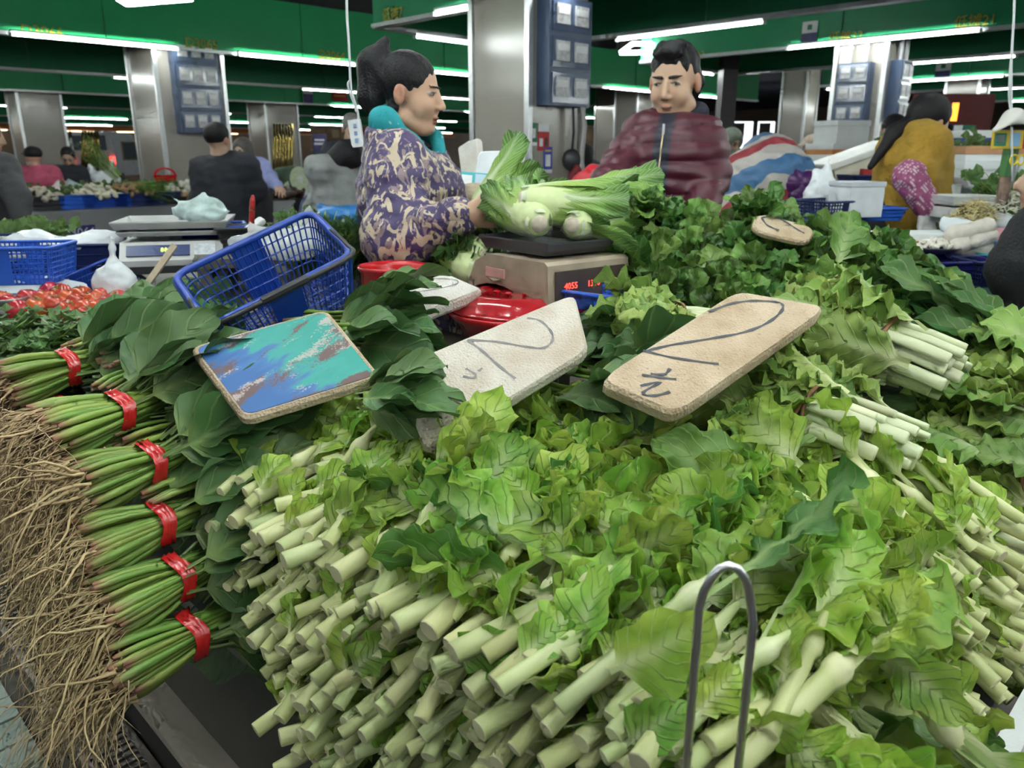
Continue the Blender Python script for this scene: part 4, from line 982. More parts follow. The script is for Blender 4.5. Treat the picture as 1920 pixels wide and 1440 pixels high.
def napa_leaf(L, r, half, flare, seed, ruf=0.012):
    q = random.Random(seed); ph = [q.uniform(0, 6.28) for _ in range(4)]
    def fn(u, v):
        uu = u*2-1; rad = r*(0.62 + 0.5*math.sin(min(1, v*1.6)*1.57) ) + flare*max(0, v-0.45)**2*4
        h = half*(0.55 + 0.6*math.sin(min(1, v*1.1)*2.2)); a = uu*h*(1 if v < 0.9 else 1-1.6*(v-0.9)); e = abs(uu)
        rw = ruf*max(0, v-0.25)*1.4*(math.sin(v*17+ph[0]+uu*6) + math.sin(uu*13+ph[1]+v*9))*(0.25+e)
        x = L*v - 0.10*L*e**2*max(0, v-0.6); rad += rw
        return (x, math.sin(a)*rad, math.cos(a)*rad)
    def pl(u, v): e = abs(u*2-1); return max(0, min(1, 1.25 - v*1.15 - e*(0.6 + 2.4*v)))
    return MB().grid(fn, 15, 26, pl).mesh('leaf', napa, True)
NLF = [napa_leaf(0.30+0.02*i, 0.060, 0.72, 0.010+0.012*(i % 3), 900+i, 0.009) for i in range(6)]
def napa_cabbage(base, tip, label, sc=1.0, roll=0.0, seed=0, flare=None, outer=2):
    base = Vector(base); d = Vector(tip)-base; m = frame(d, (0, 0, 1), base) @ Matrix.Rotation(roll, 4, 'X') @ Matrix.Scale(sc, 4); q = random.Random(seed)
    t = thing('napa_cabbage', label, 'cabbage', mat=m, group='napa cabbages')
    My = Matrix(((0, 0, 1), (0, 1, 0), (-1, 0, 0)))
    MB().lathe([(0.012, 0.0), (0.03, 0.004), (0.052, 0.03), (0.062, 0.09), (0.064, 0.17), (0.056, 0.24), (0.03, 0.285), (0.0, 0.295)], 20, m=My).build('heart', simple('cabbage_heart', (0.62, 0.70, 0.36), 0.45, 0, 0.1, 20), t, smooth=True, attr=False)
    MB().lathe([(0.0, -0.004), (0.022, -0.005), (0.026, 0.0), (0.03, 0.012)], 16, m=My).build('cut_base', butt, t, smooth=True, attr=False)
    for k in range(5): put('leaf', NLF[(k+seed) % 3], t, Matrix.Rotation(k*1.2566 + q.uniform(-.2, .2), 4, 'X') @ Matrix.Diagonal((1, 0.98+0.015*k, 0.98+0.015*k, 1)))
    for k in range(outer): put('leaf', NLF[3+(k+seed) % 3], t, Matrix.Rotation(k*2.4 + q.uniform(-.4, .4), 4, 'X') @ Matrix.Diagonal((1.02, 1.12, 1.12, 1)) @ Matrix.Rotation(-0.06, 4, 'Y'))
    return t
napa_cabbage(at(876, 430, 2.22), at(1000, 298, 2.30), 'napa cabbage held up by the vendor in camouflage', 0.76, 0.4, 1)
zc = trayz
b0 = at(1012, 436, 1.86); b0.z = zc + 0.052
napa_cabbage(b0, b0 + Vector((-0.07, 0.25, 0.05)), 'napa cabbage on the tray with its cut base toward the viewer, nearest the vendor', 0.76, 1.2, 2)
b1 = at(1072, 432, 1.88); b1.z = zc + 0.048
napa_cabbage(b1, b1 + Vector((0.12, 0.24, 0.01)), 'napa cabbage at the far side of the tray, base toward the viewer', 0.72, 0.3, 3)
b2 = at(975, 396, 1.93); b2.z = zc + 0.105
napa_cabbage(b2, b2 + Vector((0.3, 0.02, -0.035)), 'napa cabbage lying across the top of the two others on the scale', 0.74, 0.0, 4)
p0 = at(1040, 372, 2.25); napa_cabbage(p0, p0 + Vector((0.25, 0.1, 0.0)), 'napa cabbage behind the scale, half hidden', 0.75, 0.5, 5)
for i, (x, y, Y, lb) in enumerate(((880, 478, 2.12, 'plump pale cabbage behind the scale beside the jacket'), (890, 437, 2.25, 'pale cabbage at the end of the row by the vendor hand'), (868, 508, 2.06, 'lowest pale cabbage beside the camouflage jacket'))):
    p0 = at(x+12, y, Y); napa_cabbage(p0 + Vector((0.03, -0.03, 0)), p0 + Vector((-0.10, 0.25, 0.0)), lb, 0.75, 0.9*i, 6+i, outer=0)

# ---- lettuce mound
LLF = [leaf_mesh('leaf', letleaf2 if i % 5 == 2 else letleaf, L=0.115+0.012*(i % 3), W=0.085+0.012*(i % 3), pet=0.12, pw=0.006, nu=11, nv=16, ruf=0.009, rf=2.0+0.4*(i % 3), curl=0.5+0.35*(i % 3), fold=0.15+0.2*(i % 2), seed=80+i, a=0.62, b=0.5, palew=0.2, crk=0.010, cf=42) for i in range(8)]
def lettuce(p, up, seed, label, n=13, sc=1.0, lf=None):
    q = random.Random(seed); m = frame(Vector(up), (0.1, 0.2, 1) if abs(Vector(up).normalized().z) < 0.9 else (0, -1, 0), p) @ Matrix.Scale(sc, 4)
    t = thing('lettuce_head', label, 'lettuce', mat=m, group='dark lettuce heads in the mound')
    for k in range(n):
        a = k*2.4; tilt = 0.15 + 1.15*(k/n)
        put('leaf', q.choice(lf or LLF), t, Matrix.Rotation(a, 4, 'X') @ Matrix.Translation((0.0, 0, 0.006)) @ Matrix.Rotation(-tilt*q.uniform(.8, 1.2), 4, 'Y') @ Matrix.Rotation(q.uniform(-.4, .4), 4, 'X') @ Matrix.Rotation(math.pi, 4, 'X') @ Matrix.Scale(q.uniform(0.75, 1.1), 4))
    return t
q = random.Random(4); heads = []
rows = [(418, 2.22, 1195, 1330, 3), (420, 2.20, 1390, 1480, 2), (445, 2.15, 1165, 1620, 9), (472, 2.05, 1165, 1680, 10), (500, 1.95, 1170, 1735, 11), (540, 1.86, 1195, 1760, 10), (578, 1.80, 1290, 1730, 8), (612, 1.75, 1500, 1700, 4)]
k = 0; ordw = ('topmost', 'second', 'third', 'fourth', 'fifth', 'sixth', 'seventh', 'lowest')
for ri, (y, Y, x0, x1, n) in enumerate(rows):
    for i in range(n):
        x = x0 + (x1-x0)*(i+0.5)/n + q.uniform(-12, 12); p = at(x, y + q.uniform(-8, 8), Y + q.uniform(-.03, .03))
        upv = Vector((q.uniform(-.5, .5) + (x-1450)/700, -0.65 + q.uniform(-.3, .3), 0.75)); k += 1
        lettuce(p - upv.normalized()*0.05, upv, 1000+k, f'dark crinkled lettuce, {ORD[i]} from the scale in the {ordw[ri]} tier of the mound', 13, q.uniform(0.72, 0.95))
lettuce(at(1212, 400, 2.12), (0, -0.4, 1), 2001, 'round bright lettuce by the hand of the man in maroon', 16, 0.7, [LLF[2], LLF[7], LLF[0]])
lettuce(at(1420, 410, 2.1), (-0.2, -0.3, 1), 2002, 'lettuce head peaking above the small price board', 15, 0.8)
bigl = [leaf_mesh('leaf', letleaf2, L=0.15, W=0.12, pet=0.10, pw=0.012, nu=11, nv=18, ruf=0.009, rf=2.4, curl=0.3, fold=0.35, seed=95+i, a=0.75, b=0.5, palew=0.35, crk=0.008, cf=40) for i in range(2)]
t = thing('cabbage_leaf', 'single light green cabbage leaf standing upright in the lettuce mound', 'leaf', mat=frame(at(1600, 395, 1.98) - at(1570, 490, 1.92), (0.1, -1, 0.2), at(1570, 492, 1.92))); put('blade', bigl[0], t)
# mound core
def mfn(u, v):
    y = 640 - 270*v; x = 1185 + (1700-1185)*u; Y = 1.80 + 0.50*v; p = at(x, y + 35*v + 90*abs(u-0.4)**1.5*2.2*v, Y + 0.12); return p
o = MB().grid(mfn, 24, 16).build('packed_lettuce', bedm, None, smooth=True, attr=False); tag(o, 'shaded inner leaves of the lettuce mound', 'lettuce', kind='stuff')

# ---- tied mustard greens
MST = []
for i in range(5):
    qq = random.Random(700+i); r = qq.uniform(0.009, 0.013)
    MST.append(MB().tube([(0,0,0), (0.004,0,0), (0.05,0,0.003), (0.11,0,0.002), (0.18,0,0.004)], [r*0.85, r, r*1.05, r*0.9, r*0.6], 9, True, [1, 0.9, 0.9, 0.7, 0.3], flat=0.6).mesh('stalk', musstem, True))
MLF = [leaf_mesh('leaf', musleaf, L=0.13+0.015*(i % 3), W=0.070+0.010*(i % 3), pet=0.15, pw=0.008, nu=13, nv=26, ruf=0.009, rf=3.0+0.5*(i % 3), curl=0.4+0.3*(i % 3), fold=(-0.3, 0.3)[i % 2], seed=110+i, a=0.85, b=0.5, palew=0.3, crk=0.013, cf=75) for i in range(8)]
def mustard(tie, axis, label, seed, sc=1.0, n_st=18, n_lf=48, stm=None, lf=None):
    q = random.Random(seed); m = frame(axis, (0, 0, 1), Vector(tie) - Vector(axis).normalized()*0.10*sc) @ Matrix.Scale(sc, 4)
    t = thing('mustard_bundle', label, 'mustard greens', mat=m, group='tied bundles of mustard greens')
    for k in range(n_st):
        a = k*2.4; rad = 0.052*math.sqrt((k+0.5)/n_st); y, z = math.cos(a)*rad, math.sin(a)*rad*0.8
        put('stalk', q.choice(stm or MST), t, frame((1, -y*1.0, -z*1.0), (0, y, z + 0.02), (q.uniform(-.015, .02), y*1.08, z*1.08)))
    for k in range(n_lf):
        a = q.uniform(0, 6.28); rad = math.sqrt(q.random()); y, z = math.cos(a)*0.05*rad, math.sin(a)*0.042*rad
        d = Vector((1, math.cos(a)*rad*0.55, math.sin(a)*rad*0.42 + 0.05))
        put('leaf', q.choice(lf or MLF), t, frame(d, (-0.2, y*8, z*12+0.35), (q.uniform(0.05, 0.15), y*1.1, z*1.1)) @ Matrix.Rotation(q.uniform(-.5, .5), 4, 'X') @ Matrix.Scale(q.uniform(0.85, 1.3), 4))
    for w in (0.0, 0.008):
        pts = [(0.10 + w + 0.006*math.sin(2*th+w*200), math.cos(th)*0.058, math.sin(th)*0.049) for th in np.linspace(0, 6.283, 25)]
        MB().tube(pts, 0.0032, 5, False).build('raffia_tie', raffia, t, smooth=True, attr=False)
    return t
for i, (x, y, t_, ax, sc, lb) in enumerate(((1520, 775, 1.27, (-0.2, 1, 0.20), 1.05, 'tied mustard greens directly below the brown price board'), (1600, 800, 1.28, (-0.1, 1, 0.18), 1.0, 'tied mustard greens with dull green stalks behind the first bundle'),
        (1662, 650, 1.46, (-0.15, 1, 0.28), 1.25, 'palest tied mustard greens standing highest beside the brown price board'), (1965, 800, 1.44, (-0.1, 1, 0.10), 1.1, 'tied mustard greens at the edge of the view, middle height'),
        (1925, 890, 1.38, (-0.1, 1, 0.10), 1.15, 'wide tied mustard greens bulging between the two heaps at the edge of the view'), (1845, 1010, 1.30, (-0.2, 1, 0.05), 1.1, 'lowest tied mustard greens with cut stalks over the counter edge'), (1975, 712, 1.62, (-0.1, 1, 0.12), 1.1, 'flatter tied mustard greens behind the palest bundle'),
        (1270, 610, 1.62, (-0.6, 0.35, 0.1), 0.95, 'white-stalked greens lying at the top corner of the brown price board'))):
    mustard(from_px(x, y, t_), UV(*ax), lb, 800+i, sc)
KLF = [leaf_mesh('leaf', leafmat(f'kale_leaf_{i}', ((0.022, 0.05, 0.026), (0.05, 0.10, 0.035))[i], (0.16, 0.25, 0.12), None, 0.4, 8, rnd=0.4), L=0.17, W=0.09, pet=0.2, pw=0.005, nu=11, nv=18, ruf=0.012, rf=3, curl=0.5, fold=0.3, seed=130+i, crk=0.008, cf=50) for i in range(2)]
GLF = [leaf_mesh('leaf', leafmat('rape_leaf', (0.085, 0.20, 0.05), (0.36, 0.48, 0.22), (0.05, 0.14, 0.035), 0.5, 7, rnd=0.3), L=0.24, W=0.10, pet=0.3, pw=0.008, nu=11, nv=18, ruf=0.008, rf=2, curl=0.4, fold=0.3, seed=140+i, crk=0.005) for i in range(3)]
spinach(from_px(1800, 610, 1.95), UV(-0.2, 1, 0.2), 'dark wilted kale bunch beyond the palest mustard bundle', roots=False, tied=False, seed=90, lf=KLF, group=None, name='kale_bunch', cat='kale', n_lf=26, sc=1.1)
spinach(from_px(1880, 640, 1.80), UV(0.1, 1, 0.25), 'long-leaved green bunch at the edge of the view above the mustard', roots=False, tied=False, seed=91, lf=GLF, group=None, name='rape_green_bunch', cat='greens', n_lf=22, sc=1.1)
spinach(from_px(1930, 690, 1.70), UV(0.0, 1, 0.2), 'rape greens bunch lying behind the mustard at the edge of the view', roots=False, tied=False, seed=92, lf=GLF, group=None, name='rape_green_bunch', cat='greens', n_lf=18, sc=1.1)
for i, (x, y, t_, ax, lb) in enumerate(((1265, 615, 1.66, (-0.9, 0.5, 0.05), 'white-stemmed greens lying with leaves toward the red lidded basin'), (1240, 640, 1.58, (-0.9, 0.4, 0.05), 'lower white-stemmed greens tucked behind the brown price board'))):
    spinach(from_px(x, y, t_), UV(*ax), lb, roots=False, tied=False, seed=93+i, group=None, stm=MST, n_st=16, n_lf=20, name='greens_bunch', cat='greens', sc=0.9)
# foam box with red net at the near edge
fb = at(1890, 1330, 0.95)
t = thing('foam_box', 'white foam box standing on the floor side beside the heap, red net inside', 'foam box', UV(1.22, 0.02, 0.0), (0, 0, math.radians(45)))
for (c, s_) in (((0, 0.115, 0.275), (0.75, 0.03, 0.55)), ((0, -0.30, 0.30), (0.75, 0.035, 0.6)), ((-0.36, -0.09, 0.30), (0.03, 0.40, 0.6)), ((0.36, -0.09, 0.30), (0.03, 0.40, 0.6)), ((0, -0.09, 0.02), (0.72, 0.40, 0.03))):
    MB().box(c, s_).build('wall', foam_box, t, attr=False)
tag(put('net_bag', sdf_mesh('net_bag', [ell((0, 0, 0), (0.26, 0.14, 0.12), 0.05), ell((0.1, 0.02, 0.05), (0.1, 0.1, 0.1), 0.05)], simple('red_net', (0.35, 0.01, 0.02), 0.5, 0, 0.5, 80, 0.8, 120), 0.02, lambda P: 0.015*wob(P, 40)), None, TR(UV(1.22, -0.07, 0.40))), 'red net bag lying in the white foam box', 'bag')
# coriander beyond the spinach, small leaves on thin stalks
CRL = leaf_mesh('leaf', leafmat('coriander_leaf', (0.075, 0.165, 0.05), (0.2, 0.32, 0.1), None, 0.3, 4, rnd=0.4), L=0.035, W=0.034, pet=0.15, pw=0.001, nu=5, nv=7, ruf=0.004, rf=2.5, curl=0.6, fold=0.2, seed=150)
corl = MATS['coriander_leaf']
def herb(p, axis, label, seed, n=120, name='coriander_bunch', cat='coriander', R0=0.05, L0=0.22, leafs=0.034, group='coriander bunches'):
    q = random.Random(seed); m = frame(axis, (0, 0, 1), p); t = thing(name, label, cat, mat=m, group=group); st = MB(); lf = MB()
    for k in range(n):
        a = q.uniform(0, 6.28); r = math.sqrt(q.random()); y, z = math.cos(a)*R0*r, math.sin(a)*R0*0.8*r; L = L0*q.uniform(0.5, 1.1)
        e = Vector((L, y*(1+2.2*L/L0) + q.uniform(-.02, .02), z*(1+1.8*L/L0) + q.uniform(-.01, .03)))
        st.tube([(0, y, z), (L*0.5, y*1.4, z*1.4+0.01), e], 0.0016, 4, False)
        for j in range(4):
            f = q.uniform(0.55, 1.0); c = Vector((0, y, z)).lerp(e, f) + Vector((q.uniform(-.02, .02), q.uniform(-.025, .025), q.uniform(-.01, .025)))
            ax_ = Vector((q.uniform(-1, 1), q.uniform(-1, 1), q.uniform(-.4, .5))).normalized(); sd = ax_.cross(Vector((0, 0, 1))).normalized(); s_ = leafs*q.uniform(0.7, 1.2); up = Vector((0, 0, s_*0.15))
            lf.add([c, c + ax_*s_*0.35 + sd*s_*0.5 + up, c + ax_*s_*0.75 + sd*s_*0.28, c + ax_*s_ + up, c + ax_*s_*0.75 - sd*s_*0.28, c + ax_*s_*0.35 - sd*s_*0.5 + up], [(0, 1, 2, 3), (0, 3, 4, 5)])
    st.build('stalks', spinstem, t)['kind'] = 'stuff'; lf.build('leaves', corl, t)['kind'] = 'stuff'; return t
for i, (x, y, t_, lb) in enumerate(((40, 715, 1.75, 'coriander bunch nearest the spinach roots'), (110, 690, 1.78, 'coriander bunch tucked against the topmost spinach'), (20, 668, 1.88, 'coriander bunch at the edge of the view below the tomatoes'), (170, 655, 1.86, 'coriander bunch directly below the tomatoes'), (250, 640, 1.92, 'coriander bunch behind the broad spinach leaves'), (60, 652, 1.95, 'coriander bunch under the first tomatoes'), (-60, 685, 1.8, 'coriander bunch cut by the edge of the view'), (-30, 740, 1.75, 'low coriander bunch at the edge of the view'))):
    herb(from_px(x, y + 18, t_) - UV(0.12, 0), UV(1, 0.3, 0.0), lb, 60+i, R0=0.042, L0=0.20)
for i, (x, y, t_, lb) in enumerate(((640, 445, 2.5, 'parsley clump beside the camouflage jacket'), (610, 470, 2.4, 'parsley clump behind the rim of the large basket'), (675, 470, 2.35, 'parsley clump between basket and jacket'), (920, 445, 2.3, 'dark parsley clump behind the scale'), (905, 480, 2.2, 'dark parsley clump beside the pale cabbages'))):
    herb(from_px(x, y, t_) - Vector((0.05, 0, 0.08)), Vector((0.15, 0, 1)), lb, 80+i, 90, 'parsley_clump', 'parsley', 0.06, 0.14, 0.04, 'parsley clumps')
# tomatoes in a heap behind the coriander
tomm = simple('tomato_red', (0.52, 0.045, 0.03), 0.22, 0, 0.15, 12, rnd=0.35, coat=0.4); calyx = simple('tomato_calyx', (0.10, 0.2, 0.04), 0.6)
tmesh = MB().lathe([(0.0, -0.029), (0.014, -0.029), (0.027, -0.02), (0.034, -0.004), (0.033, 0.012), (0.024, 0.024), (0.010, 0.027), (0.0, 0.022)], 16).mesh('fruit', tomm, True, attr=False)
mb = MB()
for k in range(5): a = k*1.257; mb.add([(0, 0, 0.024), (0.008*math.cos(a-.3), 0.008*math.sin(a-.3), 0.029), (0.019*math.cos(a), 0.019*math.sin(a), 0.029), (0.008*math.cos(a+.3), 0.008*math.sin(a+.3), 0.029)], [(0, 1, 2, 3)])
cmesh = mb.mesh('calyx', calyx, attr=False)
tp = [(20, 590), (55, 578), (92, 566), (70, 595), (105, 590), (130, 580), (152, 572), (175, 582), (128, 602), (160, 598), (190, 575), (205, 590), (85, 580), (35, 600), (5, 583), (115, 570), (165, 612), (185, 600), (145, 588), (222, 582)]
for i, (x, y) in enumerate(tp):
    o = thing('tomato', 'ripe red tomato in the heap between coriander and the tipped blue basket', 'tomato', at(x, y - 18, 2.22 + 0.0035*(600-y)), (rr(-.6, .6), rr(-.6, .6), rr(0, 6)), 'heap of tomatoes'); put('fruit', tmesh, o); put('calyx', cmesh, o)
# ================================================================ people
_SK = []
def skinmat(name, col):
    if not _SK:
        m, nt, N, L, B = _nt('skin'); t = N.new('ShaderNodeAttribute'); t.attribute_name = 'tint'
        L.new(mixc(N, L, t.outputs['Color'], (0.9, 0.8, 0.75), mth(N, L, 'MULTIPLY', noi(N, L, 40, 4, objc(N)), 0.08), 'MULTIPLY'), B.inputs['Base Color'])
        B.inputs['Roughness'].default_value = 0.48; B.inputs['Specular IOR Level'].default_value = 0.35; B.inputs['Subsurface Weight'].default_value = 0.08; B.inputs['Subsurface Radius'].default_value = (0.02, 0.008, 0.004)
        bump(N, L, B, noi(N, L, 300, 2, objc(N)), 0.06); _SK.append(m)
    return col
lipm = simple('lip', (0.42, 0.13, 0.11), 0.4); eyem = simple('eye_dark', (0.02, 0.015, 0.013), 0.15); eyew = simple('eye_white', (0.6, 0.56, 0.52), 0.3)
hairm = simple('black_hair', (0.009, 0.008, 0.010), 0.5, 0, 0.3, 90, 0.35, 160, spec=0.22)
greyhair = simple('grey_hair', (0.16, 0.15, 0.145), 0.5, 0, 0.3, 90, 0.4, 160)
def headM(c, fwd, up=(0, 0, 1)):
    f = Vector(fwd).normalized(); l = Vector(up).cross(f).normalized(); u = f.cross(l)
    m = Matrix((f, l, u)).transposed().to_4x4(); m.translation = Vector(c); return m
class H:
    def __init__(s, M, sc=1.0): s.M = M; s.R = M.to_3x3(); s.s = sc
    def p(s, x, y, z): return s.M @ (Vector((x, y, z))*s.s)
    def ell(s, c, r, k=0.02, col=0): return ell(s.p(*c), tuple(q*s.s for q in r), k*s.s, col, s.R)
    def cap(s, a, b, ra, rb=None, k=0.02, col=0): return cap(s.p(*a), s.p(*b), ra*s.s, (rb if rb is not None else ra)*s.s, k*s.s, col)
def head_prims(h, wide=1.0, fine=True, mouth_open=0.0, brow=1.0, jaw=1.0):
    P = [h.ell((-0.012, 0, 0.028), (0.090, 0.071*wide, 0.084), 0.01), h.ell((0.030, 0, -0.028), (0.060, 0.055*wide, 0.084), 0.018), h.ell((0.056, 0, -0.098), (0.026, 0.026*wide, 0.016), 0.025),
         h.ell((-0.008, 0.072*wide, -0.010), (0.018, 0.011, 0.030), 0.006, 4), h.ell((-0.008, -0.072*wide, -0.010), (0.018, 0.011, 0.030), 0.006, 4), cut(h.ell((-0.002, 0.086*wide, -0.006), (0.009, 0.009, 0.017), 0.006)), cut(h.ell((-0.002, -0.086*wide, -0.006), (0.009, 0.009, 0.017), 0.006)),
         h.cap((0.086, 0, 0.008), (0.1045, 0, -0.032), 0.0055, 0.0105, 0.012), h.ell((0.095, 0.0115, -0.038), (0.010, 0.0075, 0.0065), 0.006), h.ell((0.095, -0.0115, -0.038), (0.010, 0.0075, 0.0065), 0.006)]
    P += [h.cap((0.0, 0.042*wide*jaw, -0.074), (0.05, 0.016*jaw, -0.101), 0.018*jaw, 0.014*jaw, 0.02), h.cap((0.0, -0.042*wide*jaw, -0.074), (0.05, -0.016*jaw, -0.101), 0.018*jaw, 0.014*jaw, 0.02)]
    if fine:
        for s in (-1, 1):
            P += [h.ell((0.052, s*0.036*wide, -0.036), (0.028, 0.020, 0.026), 0.02), cut(h.ell((0.103, s*0.032, 0.004), (0.018, 0.016, 0.009), 0.010)),
                  h.ell((0.0765, s*0.0315, 0.0010), (0.0105, 0.0135, 0.0042), 0.002, 2), h.ell((0.0835, s*0.0315, 0.0052), (0.0045, 0.0150, 0.0016), 0.002, 3),
                  h.cap((0.0895, s*0.013, 0.0215), (0.074, s*0.047, 0.0235), 0.0036*brow, 0.0026*brow, 0.004, 3), h.ell((0.099, s*0.007, -0.0445), (0.003, 0.003, 0.002), 0.002, 3)]
        P += [h.ell((0.0860, 0, -0.0645), (0.0090, 0.0160, 0.0036), 0.006, 1), h.ell((0.0840, 0, -0.0735 - mouth_open), (0.0090, 0.0140, 0.0042), 0.006, 1), h.ell((0.0885, 0, -0.069 - mouth_open*0.5), (0.0070, 0.0180, 0.0008 + mouth_open*0.3), 0.001, 3)]
    else:
        for s in (-1, 1): P += [h.ell((0.0795, s*0.032, 0.002), (0.008, 0.014, 0.004), 0.004, 3), h.cap((0.086, s*0.014, 0.021), (0.074, s*0.046, 0.022), 0.0035, 0.003, 0.004, 3)]
        P += [h.ell((0.085, 0, -0.068), (0.009, 0.018, 0.005), 0.006, 1)]
    return P
def hand_prims(w, d, curl, up, sc=1.0, thumb=1, spread=0.25, r=0.0082):
    """w wrist, d pointing direction, curl = direction the fingers bend toward, thumb = +1/-1 side (along up)"""
    w = Vector(w); d = Vector(d).normalized(); c = Vector(curl).normalized(); s = Vector(up).normalized(); P = []
    k = w + d*0.075*sc
    P.append(cap(w, w + d*0.03*sc, 0.026*sc, 0.027*sc, 0.02))
    for i in range(4):
        o = s*(0.030 - 0.020*i)*sc; P.append(cap(w + d*0.02*sc + o*0.7, k + o, 0.014*sc, 0.012*sc, 0.012))
        ln = (0.038, 0.044, 0.041, 0.032)[i]*sc; a0 = 0.45 + 0.1*i; p = k + o
        for j in range(3):
            a = a0 + 0.60*j; q = p + (d*math.cos(a) + c*math.sin(a) + s*(0.30 - 0.2*i)*spread)*ln*(1.0, 0.72, 0.55)[j]
            P.append(cap(p, q, (r, r*0.95, r*0.88)[j]*sc, (r*0.97, r*0.9, r*0.78)[j]*sc, 0.004)); p = q
    t0 = w + d*0.025*sc + s*0.022*thumb*sc; t1 = t0 + (d*0.6 + s*0.75*thumb + c*0.45)*0.036*sc; t2 = t1 + (d*0.85 + s*0.2*thumb + c*0.55)*0.030*sc
    P += [cap(t0, t1, 0.012*sc, 0.010*sc, 0.012), cap(t1, t2, 0.010*sc, 0.0085*sc, 0.004)]
    return P
def limb(a, b, c, ra, rb, rc, k=0.03, col=0): return [cap(a, b, ra, rb, k, col), cap(b, c, rb, rc, k, col)]
def shift(prims, o):
    o = np.array(o); out = []
    for p in prims:
        if p[0] == 'x': out.append(('x', shift([p[1]], o)[0]))
        elif p[0] == 'c': out.append(('c', p[1]-o, p[2]-o) + p[3:])
        else: out.append(('e', p[1]-o) + p[2:])
    return out
def person(name, label, base, body, skins, res, parts, group=None):
    """body = SDF primitives in world space; parts = list of (name, prims, mats, res, disp, attrfn)"""
    base = Vector(base); skc = skins[0]; me = sdf_mesh('body', shift(body, base), _SK[0], res, tints={0: skc, 1: (skc[0]*0.82, skc[1]*0.58, skc[2]*0.58), 2: (0.42, 0.37, 0.33), 3: (0.025, 0.02, 0.018), 4: (skc[0]*0.9, skc[1]*0.72, skc[2]*0.7), 'soft': res*0.55})
    o = put(name, me, None, Matrix.Translation(base)); tag(o, label, 'person', group)
    for (n, pr, mt, rs, dp, af) in parts:
        b_ = np.array(base)
        put(n, sdf_mesh(n, shift(pr, base), mt, rs, (lambda P, dp=dp: dp(P + b_)) if dp else None, (lambda P, af=af: af(P + b_)) if af else None), o)
    return o
def camo():
    m, nt, N, L, B = _nt('camouflage_cloth'); o = objc(N)
    mp = N.new('ShaderNodeMapping'); mp.inputs['Scale'].default_value = (1.25, 1.0, 0.8); L.new(o, mp.inputs[0])
    a = noi(N, L, 23, 3.0, mp.outputs[0], 1.6); mp2 = N.new('ShaderNodeMapping'); mp2.inputs['Location'].default_value = (5, 3, 2); L.new(mp.outputs[0], mp2.inputs[0]); b = noi(N, L, 21, 3.0, mp2.outputs[0], 1.6)
    c = mixc(N, L, (0.060, 0.040, 0.125), (0.26, 0.185, 0.20), ramp(N, L, b, [(0.0, (0, 0, 0)), (0.55, (1, 1, 1))], 'CONSTANT'))
    c = mixc(N, L, c, (0.055, 0.035, 0.115), ramp(N, L, noi(N, L, 30, 3, mp2.outputs[0], 1.0), [(0.0, (0, 0, 0)), (0.60, (1, 1, 1))], 'CONSTANT'))
    c = mixc(N, L, c, (0.56, 0.45, 0.33), ramp(N, L, a, [(0.0, (0, 0, 0)), (0.55, (1, 1, 1))], 'CONSTANT'))
    L.new(c, B.inputs['Base Color']); B.inputs['Roughness'].default_value = 0.55; bump(N, L, B, noi(N, L, 260, 2, o), 0.15); return m
def attrmix(name, a, b, rough=0.6, bscale=200, bmp=0.2):
    m, nt, N, L, B = _nt(name); t = N.new('ShaderNodeAttribute'); t.attribute_name = 'pale'
    L.new(mixc(N, L, a, b, t.outputs['Fac']), B.inputs['Base Color']); B.inputs['Roughness'].default_value = rough; bump(N, L, B, noi(N, L, bscale, 3, objc(N)), bmp); return m
# ---------------- vendor in the camouflage jacket
wy = 2.45
def W(x, y, d=0.0): return at(x, y, wy + d)
hM = headM(W(770, 174), (0.97, -0.24, -0.10)); h = H(hM, 0.98)
body = head_prims(h, 1.0, True, 0.004, 1.1, 1.12) + [h.cap((-0.030, 0, -0.06), (-0.050, 0, -0.20), 0.047, 0.056, 0.02)]
base = Vector((W(775, 400).x, wy, 0)); tz = W(775, 375).z
body += [ell((base.x-0.02, wy, tz), (0.09, 0.15, 0.13), 0.03), cap((base.x, wy, tz-0.05), (base.x, wy, 0.90), 0.10, 0.13, 0.05)]
for s in (-1, 1): body += limb((base.x, wy+s*0.09, 0.90), (base.x+0.01, wy+s*0.09, 0.48), (base.x-0.01, wy+s*0.09, 0.08), 0.085, 0.058, 0.042) + [cap((base.x-0.02, wy+s*0.09, 0.04), (base.x+0.13, wy+s*0.09, 0.035), 0.04, 0.032, 0.03)]
shR, elR, wrR = W(742, 300, -0.14), W(742, 448, -0.24), W(862, 404, -0.315)
shL, elL, wrL = W(800, 310, 0.15), W(838, 430, 0.16), W(905, 418, -0.02)
body += limb(shR, elR, wrR, 0.05, 0.042, 0.028) + limb(shL, elL, wrL, 0.05, 0.042, 0.028)
body += hand_prims(W(872, 402, -0.335), (0.92, 0.10, 0.02), (0.25, 1, 0), (0.05, -0.1, 1), 0.98, 1, 0.5) + hand_prims(wrL, (0.8, -0.1, 0.3), (0.5, -1, 0), (0, 0.2, 1), 0.9)
sk = skinmat('skin_warm', (0.56, 0.34, 0.24))
jac = [ell(W(772, 365), (0.140, 0.185, 0.15), 0.05), cap(W(770, 380), (base.x, wy, 0.72), 0.150, 0.215, 0.08), ell(W(752, 318), (0.11, 0.185, 0.075), 0.05),
       cap(W(738, 292, -0.02), W(752, 300, 0.05), 0.075, 0.08, 0.04)]
jac += limb(shR, elR, W(858, 406, -0.31), 0.088, 0.082, 0.052, 0.05) + limb(shL, elL, wrL, 0.085, 0.075, 0.05, 0.05)
